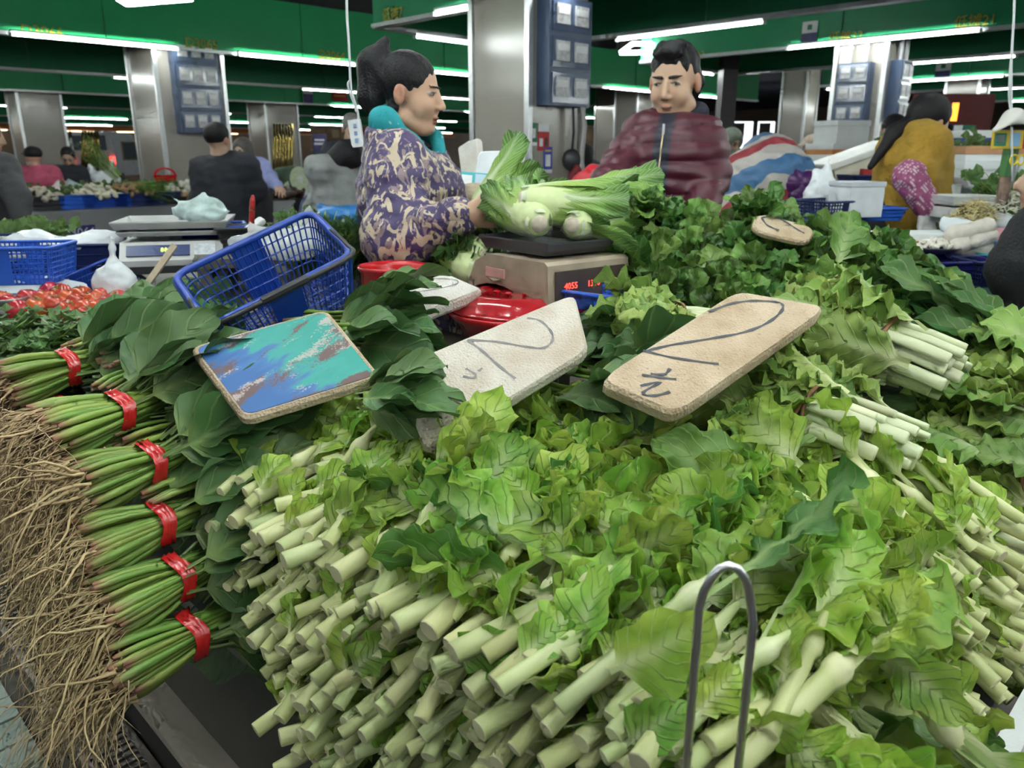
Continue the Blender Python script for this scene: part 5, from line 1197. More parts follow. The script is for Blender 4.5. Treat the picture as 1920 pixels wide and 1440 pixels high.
jac += [cap(W(712, 262, -0.08), W(712, 262, 0.10), 0.040, 0.040, 0.04), cut(ell(W(790, 235), (0.09, 0.085, 0.085), 0.03))]
def folds(P): return 0.007*wob(P*np.array([1, 1, 0.6]), 26) + 0.004*wob(P, 60) + 0.004*np.sin((P[:, 2]*0.8 + P[:, 0])*70)*(np.abs(wob(P, 9)))
col_t = attrmix('teal_fleece', (0.015, 0.30, 0.34), (0.55, 0.75, 0.75), 0.8, 300, 0.4)
collar = [cap(W(718, 226, -0.09), W(738, 212, 0.05), 0.030, 0.034, 0.03), cap(W(716, 240, -0.09), W(722, 222, -0.09), 0.034, 0.03, 0.03), cap(W(722, 222, -0.09), W(775, 268, -0.11), 0.028, 0.020, 0.03), cap(W(775, 268, -0.11), W(822, 315, -0.085), 0.020, 0.012, 0.03), cap(W(818, 262, 0.04), W(826, 300, 0.0), 0.026, 0.018, 0.03), cap(W(745, 205, 0.06), W(815, 258, 0.09), 0.04, 0.026, 0.03)]
h2 = h
hair = [h.ell((-0.018, 0, 0.036), (0.094, 0.078, 0.084), 0.012), cut(h.ell((0.110, 0, -0.062), (0.078, 0.12, 0.126), 0.015)), cut(h.ell((0.03, 0, -0.125), (0.12, 0.14, 0.09), 0.02)), cut(h.ell((-0.004, -0.085, -0.016), (0.026, 0.03, 0.036), 0.01)), cut(h.ell((-0.004, 0.085, -0.016), (0.026, 0.03, 0.036), 0.01)),
        h.cap((-0.082, 0, 0.068), (-0.105, 0, 0.095), 0.020, 0.022, 0.012), h.cap((-0.088, 0, 0.140), (-0.120, -0.01, 0.07), 0.014, 0.046, 0.02), h.cap((-0.120, -0.01, 0.07), (-0.118, -0.02, -0.025), 0.047, 0.043, 0.02), h.cap((-0.118, -0.02, -0.025), (-0.090, -0.02, -0.090), 0.036, 0.010, 0.02),
        h.cap((-0.03, 0.05, -0.06), (-0.06, 0.0, -0.085), 0.02, 0.02, 0.02), h.cap((-0.035, -0.05, -0.05), (-0.065, 0.0, -0.085), 0.02, 0.02, 0.02)]
hdisp = lambda P: 0.0016*wob(P*np.array([1, 1, 0.2]), 260)
trous = []
for s in (-1, 1): trous += limb((base.x, wy+s*0.09, 0.88), (base.x+0.01, wy+s*0.09, 0.48), (base.x-0.01, wy+s*0.09, 0.09), 0.11, 0.08, 0.07)
darkc = simple('dark_trousers', (0.02, 0.02, 0.025), 0.8, 0, 0.2, 40)
wo = person('person', 'vendor with high ponytail in purple and cream camouflage jacket holding up a cabbage', base, body, [sk, lipm, eyew, eyem], 0.0045,
       [('jacket', jac, camo(), 0.009, folds, None), ('teal_collar', collar, col_t, 0.006, lambda P: 0.004*wob(P, 40), lambda P: (wob(P, 700) > 1.35).astype(float)*0.8), ('hair', hair, hairm, 0.005, hdisp, None), ('trousers', trous, darkc, 0.014, None, None)])
MB().tube([h.p(-0.088, -0.03, 0.066), h.p(-0.098, 0, 0.10), h.p(-0.088, 0.03, 0.066)], 0.008, 6).build('hair_tie', darkc, wo, Matrix.Translation(-base), attr=False)
# irises
for s in (-1, 1): MB().lathe([(0.0, 0.0028), (0.0026, 0.0026), (0.0043, 0.0012), (0.0046, 0)], 10, m=(hM.to_3x3() @ Matrix(((0,0,1),(0,1,0),(-1,0,0))))).build('iris', eyem, wo, Matrix.Translation(h.p(0.0835, s*0.0315, 0.0012) - base), smooth=True, attr=False)

# ---------------- man in the maroon quilted jacket
my = 3.0
def Mn(x, y, d=0.0): return at(x, y, my + d)
mM = headM(Mn(1264, 152), (-0.46, -0.86, -0.20)); g = H(mM, 1.12)
mb_ = head_prims(g, 1.05, True, 0.0, 1.45, 1.12) + [g.cap((-0.015, 0, -0.08), (-0.03, 0, -0.19), 0.056, 0.062, 0.03)]
mbase = Vector((Mn(1265, 300).x, my, 0)); mx = mbase.x; mz = Mn(1265, 260).z
fwd = Vector((-0.35, -0.93, 0)).normalized(); side = Vector((0.93, -0.35, 0)).normalized()     # side = toward his left arm
cen = Vector((mx, my, 0))
mb_ += [ell((mx, my, mz-0.13), (0.14, 0.09, 0.12), 0.03), cap((mx, my, mz-0.13), (mx, my, 0.90), 0.11, 0.12, 0.05)]
for s in (-1, 1):
    hp = cen + side*0.09*s; mb_ += limb(hp + Vector((0,0,0.9)), hp + Vector((0,0,0.48)), hp + Vector((0,0,0.08)), 0.09, 0.06, 0.045) + [cap(hp + Vector((0,0,0.04)), hp + fwd*0.15 + Vector((0,0,0.035)), 0.04, 0.034, 0.03)]
sR, eR, wR = Mn(1210, 254, 0.02), Mn(1172, 305, -0.05), Mn(1134, 345, -0.28)
sL, eL, wL = Mn(1318, 266, -0.02), Mn(1328, 330, -0.06), Mn(1310, 400, -0.22)
mb_ += limb(sR, eR, wR, 0.055, 0.045, 0.030) + limb(sL, eL, wL, 0.055, 0.045, 0.030)
mb_ += hand_prims(Mn(1136, 350, -0.28), (0.15, -0.35, -0.85), (0.6, -0.4, 0), (0.75, 0.5, 0), 1.0) + hand_prims(wL, (-0.3, -0.5, -0.8), (-0.6, -0.4, 0), (-0.6, 0.4, 0), 1.0)
mj = [ell(Mn(1265, 302), (0.165, 0.125, 0.12), 0.05), cap(Mn(1266, 310), (mx, my, 0.82), 0.148, 0.155, 0.06), cap(Mn(1222, 268, 0.03), Mn(1312, 264, -0.01), 0.070, 0.070, 0.05), ell(Mn(1264, 320) + fwd*0.03, (0.150, 0.13, 0.2), 0.06), cap(Mn(1248, 262, 0.02), Mn(1294, 256, 0.03), 0.05, 0.05, 0.05)]
mj += [cap(Mn(1242, 240, 0.03), sR, 0.05, 0.065, 0.04)] + limb(sR, eR, wR, 0.078, 0.066, 0.046, 0.035) + limb(sL, eL, wL, 0.078, 0.068, 0.052, 0.03)
def quilt(P): return -0.012*np.abs(np.sin((P[:, 2] + 0.010*wob(P, 9))*math.pi/0.056))**0.45 + 0.0035*wob(P, 45)
def strip(P):
    q = P - np.array(cen); lat = q @ np.array(side); fr = q @ np.array(fwd); c = -0.02 - 0.035*(mz - P[:, 2])
    return ((np.abs(lat - c) < 0.030) & (fr > 0.05) & (fr < 0.19)).astype(float)
maroon = attrmix('maroon_quilt', (0.068, 0.008, 0.020), (0.012, 0.013, 0.028), 0.42, 150, 0.1)
navyc = simple('navy_rib', (0.012, 0.013, 0.026), 0.8, 0, 0.2, 60, 0.4, 150)
ncol = [g.cap((-0.09, -0.02, -0.105), (-0.035, 0.070, -0.105), 0.026, 0.028, 0.03), g.cap((-0.035, 0.070, -0.105), (0.070, 0.035, -0.132), 0.028, 0.024, 0.03), g.cap((-0.09, -0.02, -0.105), (-0.03, -0.072, -0.115), 0.026, 0.026, 0.03), g.cap((-0.03, -0.072, -0.115), (0.068, -0.028, -0.140), 0.026, 0.022, 0.03), g.cap((0.07, 0.005, -0.18), (0.085, 0.0, -0.25), 0.026, 0.026, 0.03)]
mh = [g.ell((-0.018, 0, 0.040), (0.094, 0.077, 0.080), 0.012), g.ell((0.050, -0.005, 0.092), (0.038, 0.048, 0.022), 0.02), g.cap((0.03, -0.03, 0.105), (0.045, 0.035, 0.108), 0.018, 0.018, 0.02), cut(g.ell((0.112, 0, -0.035), (0.072, 0.12, 0.112), 0.010)), cut(g.ell((0.02, 0, -0.115), (0.13, 0.14, 0.095), 0.02)),
      g.cap((-0.055, 0.06, -0.01), (-0.07, 0.03, -0.075), 0.025, 0.02, 0.02), g.cap((-0.055, -0.06, -0.01), (-0.07, -0.03, -0.075), 0.025, 0.02, 0.02)]
mt = []
for s in (-1, 1):
    hp = cen + side*0.09*s; mt += limb(hp + Vector((0,0,0.9)), hp + Vector((0,0,0.48)), hp + Vector((0,0,0.08)), 0.11, 0.085, 0.075)
mo = person('person', 'man in a maroon quilted jacket with navy collar looking down behind the lettuce', mbase, mb_, [skinmat('skin_tan', (0.52, 0.33, 0.23)), lipm, eyew, eyem], 0.005,
       [('jacket', mj, maroon, 0.0072, quilt, strip), ('collar', ncol, navyc, 0.006, None, None), ('hair', mh, hairm, 0.005, lambda P: 0.003*wob(P*np.array([1, 1, 0.5]), 130), None), ('trousers', mt, darkc, 0.016, None, None),
        ('cuff', [cap(Mn(1141, 338, -0.25), Mn(1136, 344, -0.275), 0.052, 0.05, 0.02)], navyc, 0.009, None, None)])
jm = [c for c in mo.children if c.name.startswith('jacket')][0].data; V = np.zeros(len(jm.vertices)*3); jm.vertices.foreach_get('co', V); V = V.reshape(-1, 3)
lat = V @ np.array(side); fr = V @ np.array(fwd); zs = np.linspace(mz + 0.03, 0.92, 16); zp = []
for z_ in zs:
    c = -0.02 - 0.035*(mz - z_); mk = (np.abs(V[:, 2]-z_) < 0.015) & (np.abs(lat - c) < 0.02)
    if mk.any(): zp.append(Vector(side)*c + Vector(fwd)*(fr[mk].max() + 0.001) + Vector((0, 0, z_)))
MB().tube(zp, 0.0028, 6).build('zip', simple('brass_zip', (0.55, 0.45, 0.28), 0.35, 0.8), mo, attr=False)
MB().box(zp[0] + Vector(fwd)*0.004, (0.008, 0.004, 0.035)).build('zip_pull', steelm, mo, attr=False)
for s in (-1, 1): MB().lathe([(0.0, 0.0028), (0.0026, 0.0026), (0.0043, 0.0012), (0.0046, 0)], 10, m=(mM.to_3x3() @ Matrix(((0,0,1),(0,1,0),(-1,0,0))))).build('iris', eyem, mo, Matrix.Translation(g.p(0.0835, s*0.0315, 0.0012) - mbase), smooth=True, attr=False)

# ---------------- people further off: head, torso, arms from joints
def fig(label, Y, head, fwdv, shl, shr, ell_, elr, wrl, wrr, hip, jacket, hairc, skin=(0.5, 0.32, 0.23), hs=1.0, tr=(0.02, 0.02, 0.025), hairtype='short', lean=0.0, w=1.0, res=0.014, extra=(), legs=True, dy=(0, 0, 0, 0, 0, 0), rough=0.8, collar=0.25):
    """all joints in photo pixels at depth Y (+dy)"""
    P = lambda p, d=0.0: at(p[0], p[1], Y + d)
    hm = headM(P(head), fwdv); hh = H(hm, hs); hp = P(hip); b0 = Vector((hp.x, hp.y, 0))
    sl, sr, el, er, wl, wr = P(shl, dy[0]), P(shr, dy[1]), P(ell_, dy[2]), P(elr, dy[3]), P(wrl, dy[4]), P(wrr, dy[5]); ch = (sl + sr)/2
    nk = hh.p(-0.03, 0, -0.17)
    B_ = head_prims(hh, 1.0, False) + [hh.cap((-0.02, 0, -0.07), (-0.03, 0, -0.18), 0.05, 0.06, 0.03), cap(nk, ch, 0.05, 0.06, 0.04), cap(ch, hp, 0.08, 0.10, 0.03)]
    B_ += limb(sl, el, wl, 0.045, 0.04, 0.028) + limb(sr, er, wr, 0.045, 0.04, 0.028)
    for e_, w_, d_ in ((el, wl, 1), (er, wr, -1)):
        d = (w_ - e_).normalized(); B_ += hand_prims(w_, d, (0, -0.3, -1), (1, 0.2, 0), 0.95, 1, 0.4, 0.010)
    if legs:
        for s in (-1, 1):
            q = Vector((b0.x + s*0.09, b0.y, 0)); B_ += limb(Vector((q.x, q.y, hp.z)), Vector((q.x, q.y, 0.46)), Vector((q.x, q.y, 0.08)), 0.08, 0.055, 0.045) + [cap((q.x, q.y, 0.04), (q.x, q.y-0.12, 0.035), 0.04, 0.034, 0.02)]
    dn = (hp - ch).normalized(); sd = (sr - sl); hw = sd.length/2
    J = [cap(sl, sr, 0.075*w, 0.075*w, 0.06), cap(ch + dn*0.12, hp + dn*0.02, 0.14*w, 0.15*w, 0.08), cap(ch + sd*0.25 + dn*0.1, hp + sd*0.2, 0.11*w, 0.12*w, 0.08), cap(ch - sd*0.25 + dn*0.1, hp - sd*0.2, 0.11*w, 0.12*w, 0.08), cap(nk.lerp(ch, collar), ch, (0.070 if collar > 0 else 0.095)*w, 0.11*w, 0.05)]
    J += limb(sl, el, wl, 0.075*w, 0.068*w, 0.048*w, 0.05) + limb(sr, er, wr, 0.075*w, 0.068*w, 0.048*w, 0.05)
    if hairtype == 'short': HR = [hh.ell((-0.018, 0, 0.038), (0.095, 0.078, 0.082), 0.02), cut(hh.ell((0.112, 0, -0.03), (0.075, 0.12, 0.125), 0.02)), cut(hh.ell((0.01, 0, -0.13), (0.14, 0.14, 0.10), 0.02))]
    elif hairtype == 'bob': HR = [hh.ell((-0.02, 0, 0.03), (0.105, 0.092, 0.10), 0.02), hh.ell((-0.04, 0, -0.05), (0.07, 0.09, 0.09), 0.03), cut(hh.ell((0.125, 0, -0.05), (0.085, 0.085, 0.13), 0.02))]
    elif hairtype == 'ponytail': HR = [hh.ell((-0.022, 0, 0.042), (0.102, 0.083, 0.088), 0.02), cut(hh.ell((0.115, 0, -0.04), (0.078, 0.12, 0.125), 0.02)), cut(hh.ell((0.03, 0, -0.14), (0.13, 0.14, 0.10), 0.02)), hh.cap((-0.09, 0, 0.0), (-0.15, 0.01, -0.09), 0.025, 0.035, 0.03), hh.cap((-0.15, 0.01, -0.09), (-0.20, 0.02, -0.26), 0.035, 0.014, 0.03)]
    elif hairtype == 'cap': HR = [hh.ell((-0.012, 0, 0.052), (0.108, 0.090, 0.075), 0.02), hh.ell((0.115, 0, 0.045), (0.06, 0.065, 0.009), 0.02), cut(hh.ell((0.0, 0, -0.10), (0.2, 0.2, 0.115), 0.01))]
    elif hairtype == 'hat': HR = [hh.ell((-0.01, 0, 0.06), (0.10, 0.088, 0.08), 0.02), hh.ell((0.0, 0, 0.04), (0.16, 0.15, 0.012), 0.02), cut(hh.ell((0.0, 0, -0.10), (0.2, 0.2, 0.12), 0.01))]
    elif hairtype == 'hood': HR = [hh.ell((-0.02, 0, 0.02), (0.125, 0.11, 0.125), 0.02), cut(hh.ell((0.12, 0, -0.04), (0.08, 0.085, 0.11), 0.02))]
    jm_ = simple('cloth_%02x%02x%02x' % tuple(min(255, int(c*255)) for c in jacket), jacket, rough, 0, 0.12, 18, 0.35, 120)
    hm_ = simple('hair_%02x%02x%02x' % tuple(min(255, int(c*255)) for c in hairc), hairc, 0.55, 0, 0.25, 60, 0.3, 140, spec=0.2)
    parts = [('jacket', J, jm_, res, lambda P_: 0.008*wob(P_*np.array([1, 1, 0.6]), 22) + 0.005*wob(P_, 48), None), ('hair' if hairtype in ('short', 'bob', 'ponytail') else 'headwear', HR, hm_, res*0.6, None, None)]
    if legs:
        T = []
        for s in (-1, 1):
            q = Vector((b0.x + s*0.09, b0.y, 0)); T += limb(Vector((q.x, q.y, hp.z + 0.02)), Vector((q.x, q.y, 0.46)), Vector((q.x, q.y, 0.09)), 0.115, 0.085, 0.075)
        parts.append(('trousers', T, simple('cloth_%02x%02x%02x' % tuple(min(255, int(c*255)) for c in tr), tr, 0.8, 0, 0.15, 30), 0.018, None, None))
    return person('person', label, b0, B_, [skinmat('skin_%02d' % int(skin[0]*100), skin), lipm, eyew, eyem], res*0.7, parts)
blk = (0.012, 0.011, 0.013)
fig('man in a black jacket seen from behind at the steel counter', 5.6, (410, 262), (0.35, 0.9, 0.05), (382, 318), (462, 312), (378, 375), (478, 355), (395, 420), (455, 340), (428, 410), (0.012, 0.014, 0.022), blk, hs=1.0, w=1.12, dy=(0, 0, -.02, .02, .1, .22))
fig('woman vendor in a lavender coat facing the man in black', 7.4, (455, 285), (-0.2, -0.95, -0.1), (445, 318), (492, 312), (448, 350), (505, 335), (460, 370), (520, 350), (470, 370), (0.30, 0.33, 0.62), (0.10, 0.09, 0.085), hairtype='bob', w=0.95, dy=(0, 0, -.05, -.05, -.2, -.3))
fig('person in a grey sweater and jeans bending over a crate', 5.2, (648, 302), (0.4, 0.3, -0.85), (612, 325), (668, 330), (610, 370), (672, 375), (630, 400), (680, 410), (620, 400), (0.27, 0.28, 0.28), blk, hairtype='bob', collar=-0.15, tr=(0.03, 0.05, 0.12), w=1.05, dy=(0, .1, -.1, 0.1, -.1, 0.1))
fig('older grey-haired man in a dark coat behind the hanging socket', 6.6, (660, 242), (0.3, -0.8, -0.5), (622, 285), (695, 285), (612, 330), (700, 330), (625, 370), (690, 360), (655, 380), (0.014, 0.016, 0.026), (0.14, 0.135, 0.13), hs=1.0, w=1.0)
fig('person in a pink jacket with dark cap at the far counter', 9.0, (62, 296), (-0.8, 0.5, 0), (45, 328), (98, 325), (42, 350), (108, 350), (55, 370), (95, 372), (75, 375), (0.42, 0.07, 0.13), blk, hairtype='cap', w=1.15)
fig('dark-clothed person bending beside the pink jacket', 9.4, (128, 295), (0.3, -0.8, -0.5), (108, 325), (152, 325), (105, 350), (160, 345), (130, 362), (155, 352), (130, 372), (0.014, 0.014, 0.02), blk, skin=(0.42, 0.27, 0.2), w=1.05)
fig('person in a mottled dark jacket at the edge of the view by the counter', 4.6, (-30, 250), (0.9, 0.3, -0.2), (-55, 310), (8, 318), (-70, 380), (32, 370), (-40, 420), (38, 405), (-25, 440), (0.05, 0.05, 0.055), blk, w=1.0, dy=(0, 0, 0, -.1, 0, -.15))
fig('person with tied-back dark hair seen at the far stall, light clothes', 15.0, (540, 262), (0.2, 0.9, 0), (530, 280), (552, 280), (528, 295), (555, 295), (535, 310), (550, 310), (541, 310), (0.3, 0.3, 0.32), blk, res=0.02) if False else None
# woman in the mustard fleece
yw = fig('woman in a mustard yellow fleece with a long ponytail beside the foam boxes', 3.7, (1742, 232), (0.92, 0.25, -0.3), (1690, 272), (1738, 268), (1680, 355), (1722, 330), (1720, 395), (1738, 392), (1705, 395), (0.34, 0.20, 0.025), blk, hairtype='ponytail', w=1.12, hs=1.0, dy=(0.16, -0.14, 0.16, -0.2, .1, -0.2), res=0.012, rough=0.95)
dotm = attrmix('pink_dotted_cloth', (0.30, 0.07, 0.17), (0.75, 0.6, 0.66), 0.7)
p0, p1 = at(1704, 330, 3.44), at(1736, 384, 3.42); b_ = np.array(yw.matrix_basis.translation)
put('sleeve_cover', sdf_mesh('sleeve_cover', shift([cap(p0, p1, 0.070, 0.056, 0.02)], b_), dotm, 0.008, lambda P: 0.004*wob(P, 60), lambda P: ((np.sin(P[:, 0]*330)*np.sin(P[:, 2]*330 + P[:, 1]*200)) > 0.55).astype(float)), yw)
gl = hand_prims(at(1738, 390, 3.42), (0.05, -0.1, -1), (0.2, -1, 0), (1, 0.2, 0), 1.05, 1, 0.5, 0.012)
put('glove', sdf_mesh('glove', shift(gl, b_), simple('white_glove', (0.62, 0.60, 0.60), 0.8, 0, 0.15, 60, 0.3, 120), 0.007), yw)
put('turtle_collar', sdf_mesh('turtle_collar', shift([cap(at(1722, 258, 3.62), at(1762, 280, 3.6), 0.06, 0.045, 0.03), cap(at(1722, 258, 3.8), at(1762, 280, 3.75), 0.06, 0.045, 0.03)], b_), simple('cloth_563306', (0.34, 0.20, 0.025), 0.95), 0.012), yw)
fig('person in a teal jacket bending at the far stall by the window', 14.0, (1432, 262), (0.6, -0.6, -0.4), (1412, 282), (1448, 285), (1410, 300), (1455, 300), (1425, 315), (1450, 312), (1425, 320), (0.015, 0.22, 0.30), blk, w=1.1, res=0.02)
fig('dark-haired person in black behind the teal jacket', 15.0, (1415, 268), (0.3, 0.8, 0), (1400, 285), (1425, 285), (1398, 300), (1428, 300), (1405, 315), (1425, 315), (1412, 315), (0.015, 0.015, 0.02), blk, res=0.02)
fig('person in a maroon top with head bowed by the window', 13.0, (1446, 278), (0.2, -0.7, -0.6), (1434, 292), (1458, 292), (1432, 305), (1462, 305), (1440, 318), (1455, 318), (1446, 320), (0.12, 0.02, 0.05), blk, res=0.02)
fig('person in a pale peaked cap and dark apron beside the stacked foam boxes', 8.5, (1522, 275), (-0.9, -0.3, -0.2), (1512, 298), (1534, 298), (1508, 320), (1538, 320), (1515, 340), (1536, 340), (1523, 345), (0.03, 0.03, 0.035), (0.55, 0.45, 0.36), hairtype='cap', res=0.018)
fig('person in a dull green hood under the dark post beside the tarp', 8.0, (1372, 268), (0.4, -0.8, -0.3), (1356, 298), (1392, 298), (1352, 320), (1396, 320), (1362, 340), (1390, 340), (1374, 345), (0.13, 0.16, 0.12), (0.16, 0.19, 0.15), hairtype='hood', res=0.016)
fig('dark-haired person behind the ponytail of the mustard fleece', 6.0, (1672, 245), (-0.2, 0.9, 0), (1655, 285), (1695, 285), (1650, 315), (1700, 315), (1660, 345), (1690, 345), (1675, 350), (0.02, 0.02, 0.025), blk, res=0.016)
fig('person in a floral blue jacket with dark hair beyond the mustard fleece', 6.5, (1768, 262), (0.4, 0.8, 0), (1752, 288), (1788, 288), (1748, 312), (1792, 312), (1758, 330), (1785, 330), (1770, 340), (0.10, 0.05, 0.14), blk, hairtype='bob', res=0.016)
fig('person in a black brimmed hat beyond the stacked foam boxes', 8.0, (1812, 264), (-0.7, -0.7, -0.2), (1792, 292), (1832, 292), (1788, 312), (1836, 312), (1798, 330), (1828, 330), (1812, 340), (0.02, 0.02, 0.022), (0.015, 0.016, 0.018), hairtype='hat', res=0.016)
fig('dark-haired person seen past the arm of the man in maroon', 9.0, (1098, 292), (0.2, 0.9, 0), (1086, 314), (1112, 314), (1083, 330), (1116, 330), (1090, 345), (1110, 345), (1099, 350), (0.02, 0.02, 0.024), blk, hairtype='bob', res=0.018)
fig('person in a black coat standing at the edge of the view beside the crates', 2.35, (1985, 330), (-0.8, 0.3, 0), (1945, 430), (2040, 430), (1905, 505), (2060, 520), (1935, 585), (2050, 600), (1990, 640), (0.010, 0.010, 0.013), blk, w=1.0, res=0.016)
# ================================================================ neighbouring and far stalls
plast = simple('white_bag', (0.70, 0.73, 0.77), 0.3, 0, 0.1, 14, 0.3, 40, trans=0.0)
clearp = simple('clear_bag', (0.78, 0.82, 0.86), 0.15, 0, 0.05, 14, 0.5, 50, alpha=0.45)
bluebag = simple('blue_bag', (0.03, 0.18, 0.48), 0.3, 0, 0.1, 14, 0.3, 40)
greenbag = simple('green_white_bag', (0.42, 0.62, 0.52), 0.35, 0, 0.45, 22, 0.3, 40)
silver = simple('silver_plastic', (0.50, 0.50, 0.50), 0.4, 0.2, 0.08, 10)
tilec = simple('counter_tile', (0.42, 0.40, 0.37), 0.3, 0, 0.08, 4)
steel2 = simple('counter_steel', (0.52, 0.54, 0.57), 0.30, 0.9, 0.12, 3)
ROT = math.radians(45)
def bag(px, py, Y, w, h, d, label, mat, peaks=((0, 1.0),), res=0.012, name='plastic_bag', cr=1.0, cat='bag', rot=0):
    """crumpled bag resting with its base at (px,py)"""
    p = at(px, py, Y); pr = [ell((0, 0, h*0.33), (w/2, d/2, h*0.36), 0.03), ell((w*0.08, 0, h*0.2), (w*0.45, d*0.45, h*0.22), 0.03)]
    for (x, k) in peaks: pr.append(cap((x*w*0.3, 0, h*0.4), (x*w*0.55, 0.01, h*k), min(w, d)*0.22, min(w, d)*0.06, 0.04))
    return tag(put(name, sdf_mesh(name, pr, mat, res, lambda P: cr*(0.010*wob(P, 30) + 0.008*np.abs(wob(P, 65)))), None, TR(p, (0, 0, rot))), label, cat)
def boxed(name, label, cat, p, size, mat, rz=45, lid=None, tilt=0.0, tape=None, group=None, lidh=0.05, writing=None):
    t = thing(name, label, cat, p, (tilt, 0, math.radians(rz)), group)
    w, l, h = size; b = MB().prism([(-w/2,-l/2),(w/2,-l/2),(w/2,l/2),(-w/2,l/2)], h, bev=0.01); b.build('body', mat, t, attr=False)
    if lid is not None: MB().prism([(-w*.52,-l*.52),(w*.52,-l*.52),(w*.52,l*.52),(-w*.52,l*.52)], lidh, c=(0, 0, h+0.001), bev=0.01).build('lid', lid, t, attr=False)
    if tape is not None: MB().box((0, 0, h*0.86), (w*1.006, l*1.006, 0.04)).build('tape', tape, t, attr=False)
    if writing: textobj('print', writing, h*0.2, Matrix.Translation((0, -l/2-0.002, h*0.5)) @ Matrix.Rotation(math.pi/2, 4, 'X'), simple('blue_print', (0.05, 0.09, 0.4), 0.6), t)
    return t
def counter2(name, label, u0, u1, v0, v1, z, top=None, front=steel2, low=tilec):
    t = thing(name, label, 'counter', UV((u0+u1)/2, (v0+v1)/2, 0), (0, 0, ROT)); w, l = u1-u0, v1-v0
    MB().box((0, 0, (z-0.25)/2), (w-0.06, l-0.06, z-0.25)).build('tiled_base', low, t, attr=False)
    MB().box((0, 0, z-0.14), (w, l, 0.22)).build('steel_band', front, t, attr=False)
    MB().box((0, 0, z-0.015), (w+0.03, l+0.03, 0.03)).build('top', top or steel2, t, attr=False); return t
def scale2(px, py, Y, w, label, rz=20, pan=True, body=silver, disp=simple('scale_display', (0.06, 0.08, 0.2), 0.25), digits=None):
    p = at(px, py, Y); t = thing('digital_scale', label, 'scale', p, (0, 0, math.radians(rz)))
    h = w*0.22
    o_ = [(-w/2, 0), (w/2, 0), (w/2, h*0.25), (w*0.36, h), (-w*0.5, h)]
    Mx_ = Matrix(((0, 0, 1), (-1, 0, 0), (0, 1, 0)))
    MB().prism(o_, w*0.95, Mx_, (-w*0.475, 0, 0)).build('body', body, t, attr=False)
    tilt = math.atan2(w*0.14, h*0.75)
    dm = Matrix.Translation((0, -w*0.432, h*0.63)) @ Matrix.Rotation(math.pi/2 - tilt, 4, 'X')
    MB().box((-w*0.12, 0, 0.003), (w*0.58, h*0.55, 0.004)).build('display', disp, t, dm, attr=False)
    MB().box((w*0.31, 0, 0.003), (w*0.2, h*0.6, 0.005)).build('keypad', simple('keypad_grey', (0.55, 0.58, 0.65), 0.5, 0, 0.3, 90), t, dm, attr=False)
    if digits: textobj('figures', digits, h*0.3, dm @ Matrix.Translation((-w*0.05, 0, 0.006)), emis('green_digits', (0.55, 0.75, 0.15), 1.2), t)
    if pan:
        MB().box((0, 0.02, h*1.14), (w*0.12, w*0.4, h*0.3)).build('spider', darkmet, t, attr=False)
        tray(t, TR((0, 0.02, h*1.3)), w*1.0, w*0.85, 0.012, body, 'lower_pan'); tray(t, TR((0, 0.02, h*1.62)), w*1.08, w*0.9, 0.02, body, 'upper_pan')
    return t
# ---- steel counter across the aisle
cB = counter2('market_counter', 'long steel-fronted counter across the aisle with the number D3066', -4.0, 4.6, 8.1, 8.95, 0.80)
d = ray(147, 436); t_ = 8.085/((d.y-d.x)*SQ); pD = Vector((0, 0, CAMZ)) + d*t_
mm = Matrix((UV(1, 0), Vector((0, 0, 1)), UV(0, -1))).transposed().to_4x4(); mm.translation = pD
t = thing('number_plate', 'dark blue plate reading D3066 on the counter across the aisle', 'number plate', mat=mm)
MB().box((0, 0, 0), (0.30, 0.13, 0.02)).build('plate', simple('plate_blue', (0.03, 0.025, 0.13), 0.4), t, attr=False)
textobj('lettering', 'D3066', 0.11, Matrix.Translation((0, 0, 0.012)), simple('white_letter', (0.6, 0.6, 0.75), 0.5), t)
counter2('market_counter', 'steel-fronted counter under the winter melons', 4.75, 10.5, 8.1, 8.95, 0.80)
def hit_v(px, py, V):
    d = ray(px, py); t_ = V/((d.y-d.x)*SQ); return Vector((0, 0, CAMZ)) + d*t_
ZT = 0.802
def on_counter(px, V=8.45): p = hit_v(px, 380, V); return Vector((p.x, p.y, ZT))
potm = simple('ginger_brown', (0.34, 0.22, 0.11), 0.7, 0, 0.35, 30, 0.3, 60)
def heap(px, V, r, h, n, size, mat, label, cat, name, seed=1, elong=1.4, zb=0.10):
    """small goods nobody would count one by one"""
    q = random.Random(seed); c = on_counter(px, V); g = MB(); prof = [(0.0, -1), (0.6, -0.75), (1, 0), (0.6, 0.75), (0, 1)]
    for i in range(n):
        a = q.uniform(0, 6.28); rad = math.sqrt(q.random()); s_ = size*q.uniform(0.7, 1.3)
        e = Euler((q.uniform(0, 3), q.uniform(0, 3), q.uniform(0, 3))).to_matrix()
        g.lathe([(s_*x, s_*elong*y) for x, y in prof], 6, (math.cos(a)*rad*r, math.sin(a)*rad*r*0.8, zb + h*(1-rad*rad)*q.uniform(0.6, 1)), e)
    return tag(g.build(name, mat, None, TR(c), smooth=True, attr=False), label, cat, kind='stuff')
def ccrate(px, mat, label, w=0.42, h=0.12, V=8.4, l=0.34):
    t = thing('plastic_crate', label, 'crate', on_counter(px, V), (0, 0, ROT)); lattice_box(t, Matrix(), w, l, h, 0.92, mat, 8, 6, 3, 0.01, None, 0.004, True, 0.02)
ccrate(72, blackp, 'black crate at the start of the row on the steel counter', 0.4); ccrate(100, blackp, 'second black crate on the steel counter', 0.3, V=8.42)
